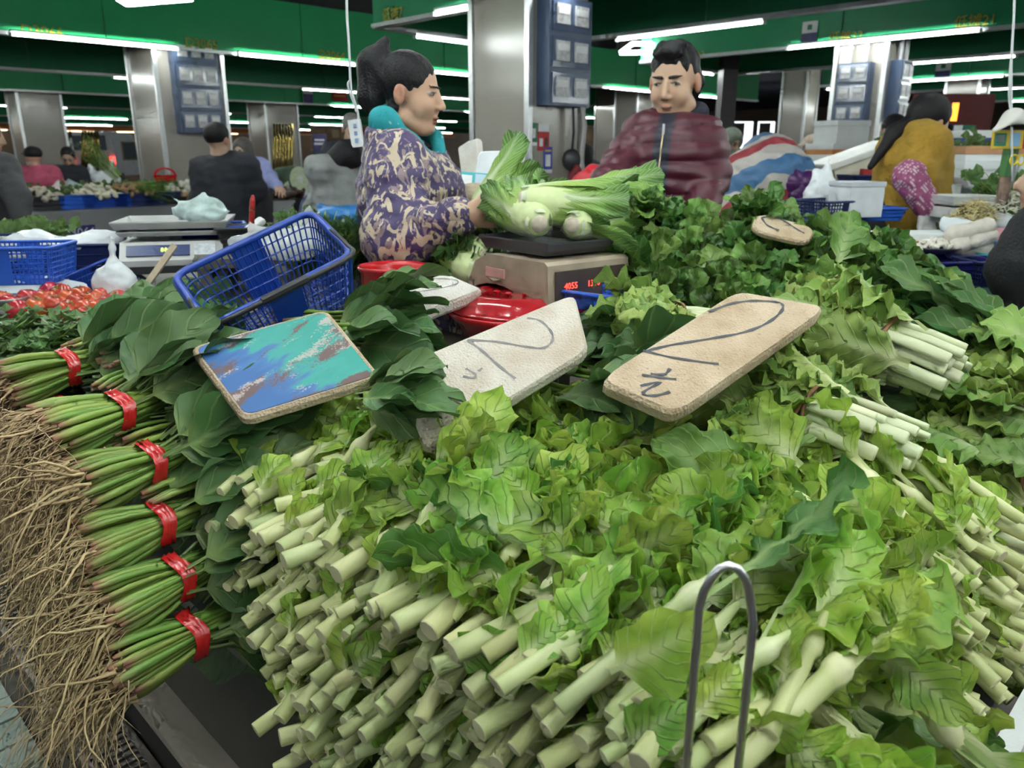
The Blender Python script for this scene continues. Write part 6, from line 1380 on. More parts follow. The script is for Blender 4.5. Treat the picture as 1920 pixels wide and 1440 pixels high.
ccrate(138, brightb, 'bright blue crate under the green and white bags', 0.38); ccrate(192, bluep, 'pale wrapped blue crate beside the potatoes', 0.5); ccrate(246, navyp, 'navy crate holding the ginger', 0.48); ccrate(293, navyp, 'navy crate holding spring onions', 0.4); ccrate(335, blackp, 'black tray of tubers beside the man in black', 0.42, 0.07)
heap(246, 8.42, 0.26, 0.14, 90, 0.022, potm, 'knobbly brown ginger heaped in a navy crate', 'ginger', 'ginger_heap', 1, 1.6, 0.11)
heap(335, 8.4, 0.2, 0.06, 60, 0.022, potm, 'brown tubers in the black tray beside the man in black', 'tubers', 'tuber_heap', 2, 1.3, 0.06)
heap(75, 8.4, 0.2, 0.10, 40, 0.03, simple('pale_root', (0.5, 0.45, 0.36), 0.6), 'pale roots in the first black crate', 'roots', 'root_heap', 3, 1.2, 0.10)
heap(185, 8.4, 0.22, 0.12, 50, 0.026, simple('cream_root', (0.66, 0.62, 0.48), 0.6), 'cream-coloured radish pieces in the wrapped crate', 'radish', 'radish_heap', 4, 1.8, 0.10)
om = MB().lathe([(0.0, -0.032), (0.025, -0.028), (0.038, 0), (0.028, 0.026), (0.008, 0.036), (0.0, 0.05)], 12).mesh('bulb', simple('onion_white', (0.72, 0.70, 0.62), 0.4), True, attr=False)
for i, (x, y) in enumerate(((312, 352), (322, 350), (331, 356), (340, 345), (350, 352), (358, 358), (345, 360), (335, 362), (362, 350), (325, 360), (352, 343), (368, 358))):
    o = put('white_onion', om, None, TR(hit_v(x, y, 8.5), (rr(-1, 1), rr(-1, 1), 0))); tag(o, 'round white onion in the pile beside the man in black', 'onion', 'white onions on the steel counter')
for i, (x, V, n, lb) in enumerate(((265, 8.75, 110, 'leafy greens piled behind the ginger'), (300, 8.75, 90, 'leafy greens piled behind the white onions'), (125, 8.7, 60, 'dark greens behind the green and white bags'))):
    herb(on_counter(x, V) + Vector((0, 0, 0.02)), Vector((0, 0, 1)), lb, 90+i, n, 'greens_pile', 'greens', 0.14, 0.18, 0.05, 'greens on the steel counter')
herb(hit_v(282, 352, 8.35) - UV(0.2, 0), UV(1, -0.6, -0.1), 'spring onions with straw-coloured roots lying over the navy crate', 120, 60, 'spring_onion_bunch', 'spring onions', 0.07, 0.4, 0.02, None)
herb(hit_v(225, 352, 8.5) + Vector((0, 0, 0.1)), UV(-0.6, 0.3, 0.7), 'long green leeks sticking out of a white bag', 121, 40, 'leek_bunch', 'leeks', 0.06, 0.5, 0.03, None)
bag(195, 356, 9.6, 0.42, 0.34, 0.3, 'big clear white bag of leeks on the steel counter', plast, ((-0.6, 0.9), (0.7, 1.1)), 0.02)
bag(105, 372, 8.9, 0.30, 0.20, 0.25, 'white bag with pink print at the start of the row', simple('pink_white_bag', (0.66, 0.55, 0.56), 0.35, 0, 0.3, 18), ((0.3, 1),), 0.02); bag(138, 370, 9.1, 0.32, 0.24, 0.25, 'white bag with green print beside the pink one', greenbag, ((-0.2, 1),), 0.02)
t = thing('red_basket', 'small round red basket among the greens on the steel counter', 'basket', hit_v(312, 346, 8.8)); MB().lathe([(0.08, 0), (0.11, 0.10), (0.12, 0.10), (0.09, -0.005)], 20).build('bowl', redp, t, attr=False)
MB().tube([(math.cos(a)*0.11, 0, 0.10 + 0.07*math.sin(a)) for a in np.linspace(0, math.pi, 9)], 0.012, 6).build('handle', redp, t, attr=False)
# winter melons
mel = simple('melon_skin', (0.03, 0.07, 0.035), 0.5, 0, 0.3, 20); melf = simple('melon_flesh', (0.50, 0.58, 0.38), 0.5, 0, 0.15, 30); mels = simple('melon_core', (0.72, 0.75, 0.66), 0.6, 0, 0.3, 60)
for i, (x, y, lb) in enumerate(((562, 336, 'cut winter melon on top, pale flesh showing'), (575, 365, 'lower cut winter melon on the counter'), (548, 362, 'third winter melon behind the lower one'))):
    p = hit_v(x, y, 8.4); m = frame(UV(0.15, -1, 0.05), (0, 0, 1), p); t = thing('winter_melon', lb, 'melon', mat=m, group='winter melons'); My = Matrix(((0, 0, 1), (0, 1, 0), (-1, 0, 0)))
    MB().lathe([(0.0, -0.5), (0.1, -0.47), (0.15, -0.36), (0.16, -0.1), (0.15, 0.0)], 20, m=My).build('rind', mel, t, smooth=True, attr=False)
    MB().lathe([(0.145, 0.0), (0.14, 0.006), (0.04, 0.006), (0.0, 0.004)], 20, m=My).build('flesh', melf, t, attr=False); MB().lathe([(0.045, 0.006), (0.04, 0.010), (0.0, 0.009)], 14, m=My).build('core', mels, t, attr=False)
heap(505, 8.45, 0.4, 0.08, 50, 0.04, simple('aubergine', (0.05, 0.025, 0.02), 0.35), 'dark aubergines lying in front of the winter melons', 'aubergines', 'aubergine_heap', 7, 2.4, 0.04)
# gold strip curtains and poster
gold = simple('gold_foil', (0.52, 0.40, 0.12), 0.22, 0.9, 0.4, 16, 0.5, 25); silv = simple('silver_foil', (0.5, 0.48, 0.5), 0.25, 0.9, 0.4, 16, 0.5, 25)
for k, (x0, x1, ya, yb, Y, mt, lb, n) in enumerate(((511, 550, 232, 335, 15.0, gold, 'tall gold foil strips hanging beside the beige column', 7), (152, 186, 246, 316, 19.0, gold, 'gold foil strips glinting behind the far counter', 6), (92, 135, 246, 318, 19.0, silv, 'silver foil strips beside the gold ones', 6))):
    t = thing('foil_curtain', lb, 'curtain', at((x0+x1)/2, yb, Y))
    for i in range(n):
        x = x0 + (x1-x0)*(i+0.5)/n; a = at(x, ya, Y) - t.location; b = at(x, yb + (8*math.sin(i*3)), Y) - t.location; w = (x1-x0)/n*Y/1450*0.5
        MB().tube([a, a.lerp(b, 0.3) + Vector((0, 0.03, 0)), a.lerp(b, 0.6) - Vector((0, 0.02, 0)), b], [w*0.8, w, w*0.9, w], 6).build('strip', mt, t, smooth=True, attr=False)
def plate(name, label, cat, p, w, h, n, mat, marks=(), th=0.012, up=(0, 0, 1)):
    n = Vector(n).normalized(); x = Vector(up).cross(n).normalized(); y = n.cross(x); m = Matrix((x, y, n)).transposed().to_4x4(); m.translation = Vector(p)
    t = thing(name, label, cat, mat=m); MB().box((0, 0, 0), (w, h, th)).build('panel', mat, t, attr=False)
    for (cx, cy, mw, mh, mt) in marks: MB().box((cx*w, cy*h, th*0.55), (mw*w, mh*h, th*0.2)).build('print', mt, t, attr=False)
    return t
purp = simple('poster_purple', (0.06, 0.05, 0.16), 0.5, 0, 0.3, 6); wht = simple('print_white', (0.75, 0.76, 0.78), 0.6); redpr = simple('print_red', (0.52, 0.02, 0.03), 0.5); grnpr = simple('print_green', (0.02, 0.17, 0.10), 0.5); blupr = simple('print_blue', (0.03, 0.06, 0.40), 0.5); yelp = simple('print_yellow', (0.60, 0.42, 0.02), 0.5); cyn = simple('print_cyan', (0.03, 0.40, 0.45), 0.4); greyp = simple('print_grey', (0.25, 0.26, 0.3), 0.6, 0, 0.4, 300)
plate('wall_poster', 'purple poster with white headlines on the far beige column', 'poster', hit_v(600, 280, 17.95), 0.40, 0.75, UV(0, -1), purp, [(0, 0.3, 0.7, 0.06, wht), (0, 0.18, 0.8, 0.07, wht), (0, -0.25, 0.8, 0.3, grnpr)])
plate('hanging_sign', 'white and purple payment sign on the far green fascia', 'sign', hit_v(577, 176, 17.3), 0.26, 0.42, UV(0, -1), wht, [(0, -0.25, 1.0, 0.5, purp), (0, 0.25, 0.3, 0.2, redpr)])
plate('hanging_sign', 'red sign on the far green fascia', 'sign', hit_v(637, 176, 17.3), 0.42, 0.34, UV(0, -1), redpr, [(0, 0.15, 0.7, 0.12, yelp), (0, -0.15, 0.8, 0.12, yelp)])
def hit_u(px, py, U): d = ray(px, py); t_ = U/((d.y+d.x)*SQ); return Vector((0, 0, CAMZ)) + d*t_
plate('hanging_sign', 'white and navy sign with round emblem on the fascia nearest the man in maroon', 'sign', hit_u(1518, 62, 8.65), 0.17, 0.23, UV(-1, 0), wht, [(0, -0.25, 1.0, 0.5, purp), (0, 0.25, 0.3, 0.22, grnpr)])
plate('hanging_sign', 'small white and navy sign on the farther fascia', 'sign', hit_u(1768, 133, 13.95), 0.22, 0.27, UV(-1, 0), wht, [(0, -0.25, 1.0, 0.5, purp), (0, 0.25, 0.3, 0.22, grnpr)])
# stickers on the middle column (payment sheets, code areas left blank)
n_v = UV(0, -1)
def on_col(px, py): return hit_v(px, py, vC - 0.004)
plate('payment_sheet', 'green payment sheet on the middle column', 'sheet', on_col(1000, 252), 0.075, 0.16, n_v, grnpr, [(0, 0.05, 0.62, 0.42, wht), (0, -0.42, 1, 0.16, wht)], 0.004)
plate('payment_sheet', 'red and white payment sheet on the middle column', 'sheet', on_col(1019, 257), 0.12, 0.19, n_v, redpr, [(0, 0.35, 1.0, 0.3, wht), (-0.22, -0.2, 0.3, 0.3, wht), (0.25, -0.18, 0.28, 0.32, simple('print_black', (0.03, 0.03, 0.03), 0.5))], 0.004)
plate('payment_sheet', 'blue payment sheet lowest on the middle column', 'sheet', on_col(1027, 300), 0.095, 0.19, n_v, blupr, [(0, -0.02, 0.6, 0.45, wht), (0, 0.35, 0.7, 0.06, yelp), (0, -0.43, 1, 0.14, wht)], 0.004)
# hanging tools on the column edge
t = thing('hanging_ladle', 'black ladle and cords hanging at the edge of the middle column', 'ladle', hit_v(1072, 300, vC - 0.05))
MB().tube([(0, 0, 0.42), (0.01, 0, 0.2), (0.0, 0, 0.05)], 0.010, 6).build('handle', blackp, t, attr=False); put('bowl', sdf_mesh('bowl', [ell((0, 0, 0), (0.075, 0.04, 0.085), 0.01)], blackp, 0.012), t)
MB().tube([(0.05, -0.01, 0.5), (0.09, 0, 0.25), (0.07, 0, 0.0), (0.11, 0, -0.25)], 0.022, 6).build('strap', simple('grey_strap', (0.4, 0.38, 0.38), 0.7), t, attr=False)
tag(put('red_apron', sdf_mesh('red_apron', [cap((0, 0, 0.15), (0, 0, -0.2), 0.05, 0.075, 0.03)], simple('dark_red_cloth', (0.22, 0.02, 0.03), 0.8), 0.015, lambda P: 0.01*wob(P, 40)), None, TR(hit_v(1078, 360, vC - 0.1))), 'dark red cloth hanging below the ladle', 'cloth')
# power strip on its cord, and the cord by the edge of the view
t = thing('power_strip', 'white socket strip hanging on a knotted cord from the ceiling', 'socket strip', at(668, 250, 2.3))
o0 = t.location; wc = simple('white_cable', (0.62, 0.64, 0.66), 0.45)
MB().prism([(-0.014, -0.037), (0.014, -0.037), (0.017, -0.03), (0.017, 0.037), (-0.017, 0.037), (-0.017, -0.03)], 0.022, Matrix(((1, 0, 0), (0, 0, 1), (0, 1, 0))), (0, -0.01, 0)).build('casing', simple('white_casing', (0.75, 0.77, 0.78), 0.4), t, Matrix.Rotation(-0.12, 4, 'Y'), attr=False)
cp = [at(x, y, 2.3) - o0 for x, y in ((649, -260), (650, 0), (654, 80), (657, 150), (660, 175), (668, 200), (672, 222), (666, 228))]
MB().tube(smooth_pts(cp, 5), 0.0035, 6).build('cord', wc, t, smooth=True, attr=False)
cp = [at(x, y, 2.3) - o0 for x, y in ((657, 150), (652, 158), (656, 175), (664, 195), (668, 210))]; MB().tube(smooth_pts(cp, 5), 0.003, 6).build('cord_loop', wc, t, smooth=True, attr=False)
for k in range(3): MB().box((0.001*k, -0.012, 0.02 - 0.02*k), (0.008, 0.004, 0.010)).build('socket', simple('socket_blue', (0.2, 0.28, 0.5), 0.5), t, attr=False)
t = thing('dropped_cable', 'white cord dropping from the ceiling past the yellow payment sign', 'cord', at(1897, 250, 3.0)); o0 = t.location
for k, px_ in enumerate(((1897, -200), (1900, 0), (1899, 80), (1896, 150), (1898, 330))): pass
MB().tube(smooth_pts([at(x, y, 3.0) - o0 for x, y in ((1903, -250), (1902, 0), (1898, 80), (1896, 150), (1898, 340))], 4), 0.004, 6).build('cord', wc, t, smooth=True, attr=False)
MB().tube(smooth_pts([at(x, y, 3.0) - o0 for x, y in ((1900, 60), (1893, 140), (1892, 190), (1898, 220))], 4), 0.003, 6).build('cord_loop', wc, t, smooth=True, attr=False)
# V-shaped tube lamps hanging between the rings
def vee(label, pts, Y, r=0.02):
    P = [at(x, y, Y) for x, y in pts]; c = sum(P, Vector())/len(P); t = thing('ceiling_lamp', label, 'lamp', c)
    for a, b in zip(P[:-1], P[1:]): MB().tube([a-c, b-c], r, 8).build('lamp_tube', tubem, t, attr=False)
    MB().tube([P[0]-c, P[0]-c + Vector((0, 0, 3.7-P[0].z))], 0.006, 6).build('suspension', steelm, t, attr=False)
vee('hanging V-shaped white lamp above the man in maroon', ((1222, 82), (1186, 82), (1163, 99), (1222, 98)), 10.5, 0.025)
vee('hanging white lamp at the top edge above the far counter', ((220, -4), (238, 7), (360, -3)), 6.2, 0.02)
vee('small bright lamp seen beside the middle column', ((893, 40), (912, 40), (906, 56), (892, 56)), 6.6, 0.02) if False else None
# ---- own stall, far left part
def onshelf(p, z=0.865): return Vector((p.x, p.y, z))
t = thing('scale_stand', 'dark metal stand carrying the silver scale', 'stand', Vector((at(338, 490, 2.75).x, 2.75, 0)), (0, 0, 0.35)); zs_ = at(338, 486, 2.75).z
MB().box((0, 0, zs_-0.012), (0.40, 0.34, 0.024)).build('plate', blackp, t, attr=False)
for x in (-0.17, 0.17):
    for y in (-0.14, 0.14): MB().box((x, y, zs_/2-0.012), (0.03, 0.03, zs_-0.024)).build('leg', blackp, t, attr=False)
scale2(338, 486, 2.75, 0.34, 'silver digital scale with two pans behind the large blue basket', 14, True, digits='888')
bag(378, 412, 2.80, 0.15, 0.10, 0.12, 'green and white plastic bag lying on the silver scale', greenbag, ((-1.3, 0.9), (0.2, 0.95), (1.2, 0.3)), 0.007, cr=1.2)
def pxbag(*a, **k): return bag(*a, **k)
bag(525, 478, 2.15, 0.26, 0.10, 0.16, 'clear crumpled plastic bag behind the rim of the large basket', clearp, ((-0.6, 1.0), (0.8, 1.15)), 0.008, cr=0.8)
bag(560, 450, 2.35, 0.14, 0.10, 0.1, 'second clear plastic bag behind the large basket', clearp, ((0.6, 1.2),), 0.008, cr=0.7)
bag(218, 560, 2.35, 0.13, 0.16, 0.10, 'tied white carrier bag beside the wooden stick', plast, ((0.1, 1.15),), 0.007, cr=0.5)
bag(650, 418, 4.6, 0.34, 0.16, 0.2, 'blue plastic sheet bunched beside the camouflage jacket', bluebag, ((0.9, 1.3), (-0.8, 0.6)), 0.014)
wood = simple('pale_wood', (0.50, 0.40, 0.29), 0.6, 0, 0.2, 40)
a, b = at(248, 572, 2.1), at(328, 460, 2.2); tag(MB().beam(b - a, Vector(), 0.016, 0.014, (0.2, -1, 0.3)).build('wooden_stick', wood, None, TR(a), attr=False), 'pale wooden stick leaning up beside the large basket', 'stick')
a, b = at(469, 478, 2.6), at(474, 366, 2.6); t = thing('red_candle', 'red wrapped candle standing behind the clear plastic bags', 'candle', a); MB().tube([(0, 0, 0), (b-a)*0.92, b-a], [0.009, 0.009, 0.004], 10).build('wrapper', simple('red_wrapper', (0.40, 0.02, 0.02), 0.35, 0, 0.3, 60), t, attr=False)
for k in range(4): MB().tube([(b-a)*(0.2*k+0.15), (b-a)*(0.2*k+0.165)], 0.0097, 10).build('gold_band', gold, t, attr=False)
board('foam_board', [(438, 440), (487, 404), (496, 410), (452, 446)], (466, 425), 2.7, (-0.2, -0.6, 0.8), 0.02, foam_box, 'small white foam lid with orange edge behind the candle', cat='foam lid')
crate_at(400, 448, 2.85, 0.22, 0.2, 0.05, bluep, 'blue crate behind the silver scale', 20); crate_at(465, 452, 2.75, 0.20, 0.16, 0.05, blackp, 'black tray holding the foam lid', 20)
crate_at(132, 512, 2.75, 0.42, 0.26, 0.11, navyp, 'navy crate under the rumpled white plastic sheet', 12); crate_at(35, 525, 2.45, 0.30, 0.2, 0.11, brightb, 'bright blue lattice crate at the edge of the view', 6, False, nx=20, ny=14, nz=7); crate_at(10, 478, 3.0, 0.30, 0.26, 0.09, navyp, 'navy crate of green leaves at the edge of the view', 10)
herb(at(15, 455, 3.0), Vector((0, 0, 1)), 'pale green leaves in the navy crate at the edge of the view', 130, 70, 'greens_pile', 'greens', 0.09, 0.06, 0.05, None)
bag(130, 470, 2.75, 0.40, 0.07, 0.26, 'rumpled white plastic sheet draped over the navy crate', plast, ((-0.9, 0.6), (0.9, 0.9)), 0.01, 'plastic_sheet', 1.0, 'sheet')
bag(70, 470, 2.70, 0.24, 0.06, 0.2, 'clear blue-tinted plastic sheet over the crate edge', clearp, ((-0.9, 0.6),), 0.01, 'plastic_sheet', 1.0, 'sheet')
tag(put('grinding_stone', MB().lathe([(0.0, 0), (0.05, 0), (0.056, 0.008), (0.05, 0.018), (0, 0.019)], 20).mesh('grinding_stone', simple('grey_stone', (0.32, 0.31, 0.30), 0.8, 0, 0.2, 40), True, attr=False), None, TR(at(14, 487, 2.42))), 'flat grey stone disc lying on the bright blue crate', 'stone')
for i, (cor_, cp_, Y_, lb) in enumerate((([(0, 515), (110, 545), (60, 590), (-60, 570)], (20, 555), 2.3, 'white foam lid behind the tomatoes, nearest the edge of the view'), ([(85, 515), (165, 530), (120, 560), (50, 545)], (110, 537), 2.42, 'second white foam lid behind the tomatoes'))):
    board('foam_board', cor_, cp_, Y_, (0, -0.3, 0.95), 0.02, foam_box, lb, cat='foam lid')
t = thing('steel_bowl', 'shiny steel bowl beside the tomatoes at the edge of the view', 'bowl', at(15, 578, 2.25)); MB().lathe([(0.03, 0), (0.05, 0.018), (0.062, 0.034), (0.06, 0.035), (0.048, 0.02), (0.0, 0.003)], 28).build('bowl', steelm, t, smooth=True, attr=False)
# sheets and boards behind the held cabbage
board('foam_sheet', [(898, 283), (986, 280), (965, 384), (880, 378)], (935, 330), 2.95, (-0.1, -0.9, 0.35), 0.02, simple('foam_lid_white', (0.72, 0.75, 0.80), 0.5), 'white foam lid leaning upright behind the held cabbage', cat='foam lid')
for i, (cor_, lb) in enumerate(((((858, 275), (878, 262), (886, 372), (872, 378)), 'dirty foam panel leaning behind the vendor'), (((876, 265), (893, 258), (900, 370), (886, 376)), 'second dirty foam panel leaning against the middle column'))):
    board('foam_sheet', list(cor_), (875, 298), 3.2, (-0.75, -0.6, 0.2), 0.03, foam_pal, lb, cat='foam panel')
plate('payment_board', 'payment board with turquoise edge lying on a sack behind the held cabbage', 'payment board', at(888, 342, 2.75), 0.15, 0.11, (0.1, -0.5, 0.85), cyn, [(-0.22, 0.05, 0.36, 0.5, wht), (0.24, 0, 0.42, 0.8, simple('print_lightblue', (0.45, 0.6, 0.72), 0.5))], 0.01, (0, 1, 0.5))
bag(890, 385, 2.72, 0.20, 0.11, 0.16, 'tan sack under the payment board', simple('tan_sack', (0.42, 0.34, 0.25), 0.8, 0, 0.2, 30, 0.3, 90), (), 0.012, 'sack', 0.5, 'sack')
tag(put('red_bag', sdf_mesh('red_bag', [ell((0, 0, 0), (0.10, 0.08, 0.10), 0.02), ell((0.05, 0, -0.05), (0.09, 0.08, 0.07), 0.03)], simple('red_bag_plastic', (0.55, 0.015, 0.03), 0.4, 0, 0.15, 30, 0.4, 40), 0.012, lambda P: 0.008*wob(P, 45)), None, TR(at(1112, 352, 3.6))), 'red plastic bag hanging beyond the scale near the sleeve of the man in maroon', 'bag')
# dry leaves under the scale
tag(MB().grid(lambda u, v: (0.16*u, 0.10*v + 0.02*math.sin(u*9), 0.012*noise.noise((u*9, v*7, 1))), 14, 8).build('dry_leaves', simple('dry_leaf', (0.22, 0.19, 0.11), 0.7, 0, 0.4, 30), None, TR(at(925, 527, 1.85), (0, 0, 0.2)), attr=False), 'withered leaves lying in front of the scale foot', 'leaves', kind='stuff')
# ---- striped tarpaulin over goods
def tarp():
    m, nt, N, L, B = _nt('striped_tarpaulin'); o = objc(N); mp = N.new('ShaderNodeMapping'); mp.inputs['Rotation'].default_value = (0.5, 0.3, 0.6); L.new(o, mp.inputs[0])
    sx = N.new('ShaderNodeSeparateXYZ'); L.new(mp.outputs[0], sx.inputs[0])
    f = mth(N, L, 'FRACT', mth(N, L, 'MULTIPLY_ADD', sx.outputs[2], 3.6, mth(N, L, 'MULTIPLY', noi(N, L, 3.0, 3, o), 0.9)))
    c = ramp(N, L, f, [(0, (0.50, 0.46, 0.44)), (0.2, (0.36, 0.06, 0.075)), (0.45, (0.50, 0.46, 0.44)), (0.62, (0.06, 0.16, 0.33)), (0.9, (0.50, 0.46, 0.44))], 'CONSTANT')
    L.new(c, B.inputs['Base Color']); B.inputs['Roughness'].default_value = 0.5; bump(N, L, B, noi(N, L, 60, 4, o), 0.25); return m
p = at(1430, 395, 4.6); z0 = 0.80
pr = [ell((0.0, 0, 0.18), (0.26, 0.25, 0.20), 0.1), ell((-0.22, 0.05, 0.05), (0.2, 0.2, 0.16), 0.1), ell((0.12, -0.05, -0.02), (0.2, 0.2, 0.16), 0.1), ell((-0.05, 0, -0.15), (0.40, 0.28, 0.14), 0.1), ell((0.02, 0.05, 0.32), (0.14, 0.14, 0.10), 0.08)]
tag(put('striped_tarpaulin', sdf_mesh('striped_tarpaulin', pr, tarp(), 0.013, lambda P: 0.016*wob(P*np.array([1, 1, 0.5]), 16) + 0.012*np.abs(wob(P, 34))), None, TR(Vector((p.x, p.y, p.z+0.02)))), 'red, white and blue striped tarpaulin draped over goods beside the man in maroon', 'tarpaulin')
counter2('market_counter', 'counter under the striped tarpaulin and purple cabbages', 4.05, 6.6, 1.2, 2.9, p.z - 0.22)
# purple cabbages, crates, bags right of the tarpaulin
pcm = simple('purple_cabbage', (0.07, 0.015, 0.11), 0.35, 0, 0.2, 20)
for i, (x, y) in enumerate(((1487, 338), (1502, 346), (1496, 360), (1514, 340), (1508, 372))):
    pp = at(x, y, 4.4); o = thing('purple_cabbage', 'round purple cabbage in the pile beside the tarpaulin', 'cabbage', pp, (rr(0, 3), rr(0, 3), 0), 'purple cabbages beside the tarpaulin')
    put('head', sdf_mesh('head', [ell((0, 0, 0), (0.062, 0.062, 0.056), 0.01)], pcm, 0.011, lambda P: 0.003*wob(P, 50)), o)
    put('outer_leaf', sdf_mesh('outer_leaf', [ell((0.012, 0.0, 0.01), (0.06, 0.06, 0.052), 0.01), cut(ell((-0.05, 0, 0), (0.075, 0.08, 0.08), 0.01))], pcm, 0.01), o)
bag(1537, 392, 3.5, 0.17, 0.20, 0.13, 'white carrier bag standing by the navy lattice crate', plast, ((0.2, 1.1), (-0.4, 0.8)), 0.009, cr=0.7)
crate_at(1550, 408, 3.3, 0.24, 0.2, 0.07, navyp, 'navy lattice crate below the white carrier bag', 30, False, nx=14, ny=10, nz=5)
t = boxed('storage_box', 'clear white plastic box with lid beside the navy lattice crate', 'box', at(1600, 405, 3.3), (0.16, 0.14, 0.12), simple('milky_plastic', (0.70, 0.73, 0.78), 0.25), 15, simple('lid_clear', (0.6, 0.64, 0.7), 0.2), lidh=0.02)
crate_at(1640, 412, 3.4, 0.2, 0.14, 0.05, brightb, 'blue and white carton beside the dark trousers', 10)
# foam boxes
for i, (x, y, Y, s_, lb, lidm, tp_, wr) in enumerate(((1574, 276, 7.0, (0.34, 0.28, 0.17), 'white foam box on top of the stack by the far column', foam_box, None, None), (1566, 318, 7.0, (0.40, 0.32, 0.17), 'white foam box with orange tape under the top one', foam_box, simple('orange_tape', (0.55, 0.22, 0.05), 0.4), None), (1560, 352, 6.6, (0.5, 0.36, 0.12), 'lowest foam box with orange lid in the stack', simple('orange_lid', (0.62, 0.2, 0.06), 0.5), None, None),
        (1828, 408, 4.6, (0.46, 0.3, 0.27), 'white foam box with green print under the orange-edged lid', foam_box, None, None), (1832, 325, 4.8, (0.44, 0.3, 0.11), 'stained foam box with orange edge beside the cord', simple('orange_stained', (0.50, 0.26, 0.13), 0.6), None, None), (1842, 290, 5.2, (0.44, 0.3, 0.10), 'white foam box with blue tape at the top of the farther stack', foam_box, simple('blue_tape', (0.05, 0.08, 0.4), 0.5), None))):
    boxed('foam_box', lb, 'foam box', at(x, y, Y), s_, foam_box, (20, 22, 24, 8, 10, 6)[i], lidm, 0, tp_, 'white foam boxes', 0.045, wr)
wrap = simple('wrapped_cream', (0.62, 0.58, 0.46), 0.2, 0, 0.15, 8, 0.2, 30, coat=0.5)
for i, (x, y, lb) in enumerate(((1605, 325, 'cream wrapped foam box tilted on its corner with blue print'), (1660, 305, 'second tilted wrapped foam box behind the mustard fleece'))):
    t = thing('wrapped_box', lb, 'foam box', at(x, y, 4.9 + 0.3*i), (0, -0.32, 0.1), 'tilted wrapped boxes'); MB().prism([(-0.20, -0.14), (0.20, -0.14), (0.20, 0.14), (-0.20, 0.14)], 0.18, c=(0, 0, -0.09), bev=0.02).build('body', wrap, t, attr=False)
    MB().prism([(-0.225, -0.155), (0.225, -0.155), (0.225, 0.155), (-0.225, 0.155)], 0.035, c=(0, 0, 0.095), bev=0.01).build('lid', simple('wrapped_white', (0.68, 0.68, 0.64), 0.2, coat=0.5), t, attr=False)
    for k in range(3): MB().box((-0.12 + 0.1*k, -0.142, 0.0), (0.04, 0.004, 0.07)).build('label_patch', wht, t, attr=False)
    textobj('print', 'Annongmu', 0.05, Matrix.Translation((0.06, -0.145, -0.02)) @ Matrix.Rotation(math.pi/2, 4, 'X'), simple('blue_print', (0.05, 0.09, 0.4), 0.6), t)
crate_at(1625, 345, 4.7, 0.30, 0.22, 0.05, navyp, 'navy tray of chillies under the tilted boxes', 10)
tag(put('red_carton', MB().box((0, 0, 0.02), (0.06, 0.05, 0.04)).mesh('red_carton', simple('carton_red', (0.35, 0.02, 0.02), 0.6), attr=False), None, TR(at(1624, 330, 4.65))), 'small red carton on the navy tray', 'carton')
counter2('market_counter', 'counter beneath the foam box stack and tilted boxes', 6.2, 7.7, 2.2, 3.25, at(1560, 352, 6.6).z)
# far orange goods on the stall by the window
for i, (x, y, Y, w, mt, lb) in enumerate(((1455, 325, 9.5, 0.5, simple('orange_goods', (0.6, 0.2, 0.03), 0.5), 'orange tray on the far stall by the window'), (1480, 318, 10, 0.35, redp, 'red basin on the far stall by the window'), (1482, 305, 10.5, 0.4, cyn, 'teal tub on the far stall by the window'), (1480, 338, 8.5, 0.5, simple('peanut_tan', (0.55, 0.42, 0.33), 0.7, 0, 0.4, 40), 'tan goods tray on the far stall'))):
    p_ = at(x, y, Y); t = thing('goods_tray', lb, 'tray', (p_.x, p_.y, 1.052)); MB().lathe([(w*0.4, 0), (w*0.5, 0.10), (w*0.48, 0.10), (w*0.38, 0.02), (0, 0.06)], 14, sx=1.0, sy=0.7).build('tray', mt, t, attr=False)
counter2('market_counter', 'far counter in front of the window', 8.0, 10.6, 4.0, 5.1, 1.05)
# dark post
p = at(1356, 260, 11.5); struct('pillar_1', MB().box(Vector((p.x, p.y, 1.85)), (0.2, 0.3, 3.7)), simple('dark_post', (0.03, 0.025, 0.03), 0.6))
# ---- next stall with mushrooms
gtop = simple('green_cloth_top', (0.02, 0.12, 0.085), 0.6); 
counter2('market_counter', 'grey-sided counter with green top carrying mushrooms and crates', 3.30, 5.2, 0.15, 1.05, 0.80, gtop, simple('dark_band', (0.02, 0.02, 0.02), 0.6), simple('grey_side', (0.11, 0.11, 0.105), 0.5))
CZ = 0.802
def onc(px, py, Y): p = at(px, py, Y); return p
crate_at(1770, 528, 2.75, 0.26, 0.20, 0.08, simple('indigo_plastic', (0.02, 0.02, 0.16), 0.3), 'indigo crate in front of the mushrooms', 8); crate_at(1862, 530, 2.7, 0.22, 0.18, 0.08, navyp, 'dark navy lattice crate at the corner of the green counter', 4, False, nx=18, ny=12, nz=6)
crate_at(1885, 490, 2.85, 0.22, 0.12, 0.03, cyn, 'turquoise tray under the payment card', 2, False, nx=12, ny=8, nz=3)
boxed('polystyrene_pack', 'white wrapped pack lying in the navy lattice crate', 'pack', at(1880, 500, 2.72), (0.09, 0.07, 0.02), wht, 8)
plate('payment_card', 'pink and blue payment card propped up behind the navy lattice crate', 'payment card', at(1893, 455, 2.85), 0.10, 0.11, (-0.1, -0.92, 0.35), simple('card_blue', (0.10, 0.20, 0.52), 0.4), [(0, 0.28, 0.96, 0.4, simple('card_pink', (0.62, 0.25, 0.28), 0.5)), (0.1, -0.2, 0.42, 0.42, wht), (0, 0.28, 0.35, 0.3, simple('card_grey', (0.6, 0.5, 0.52), 0.6))], 0.01)
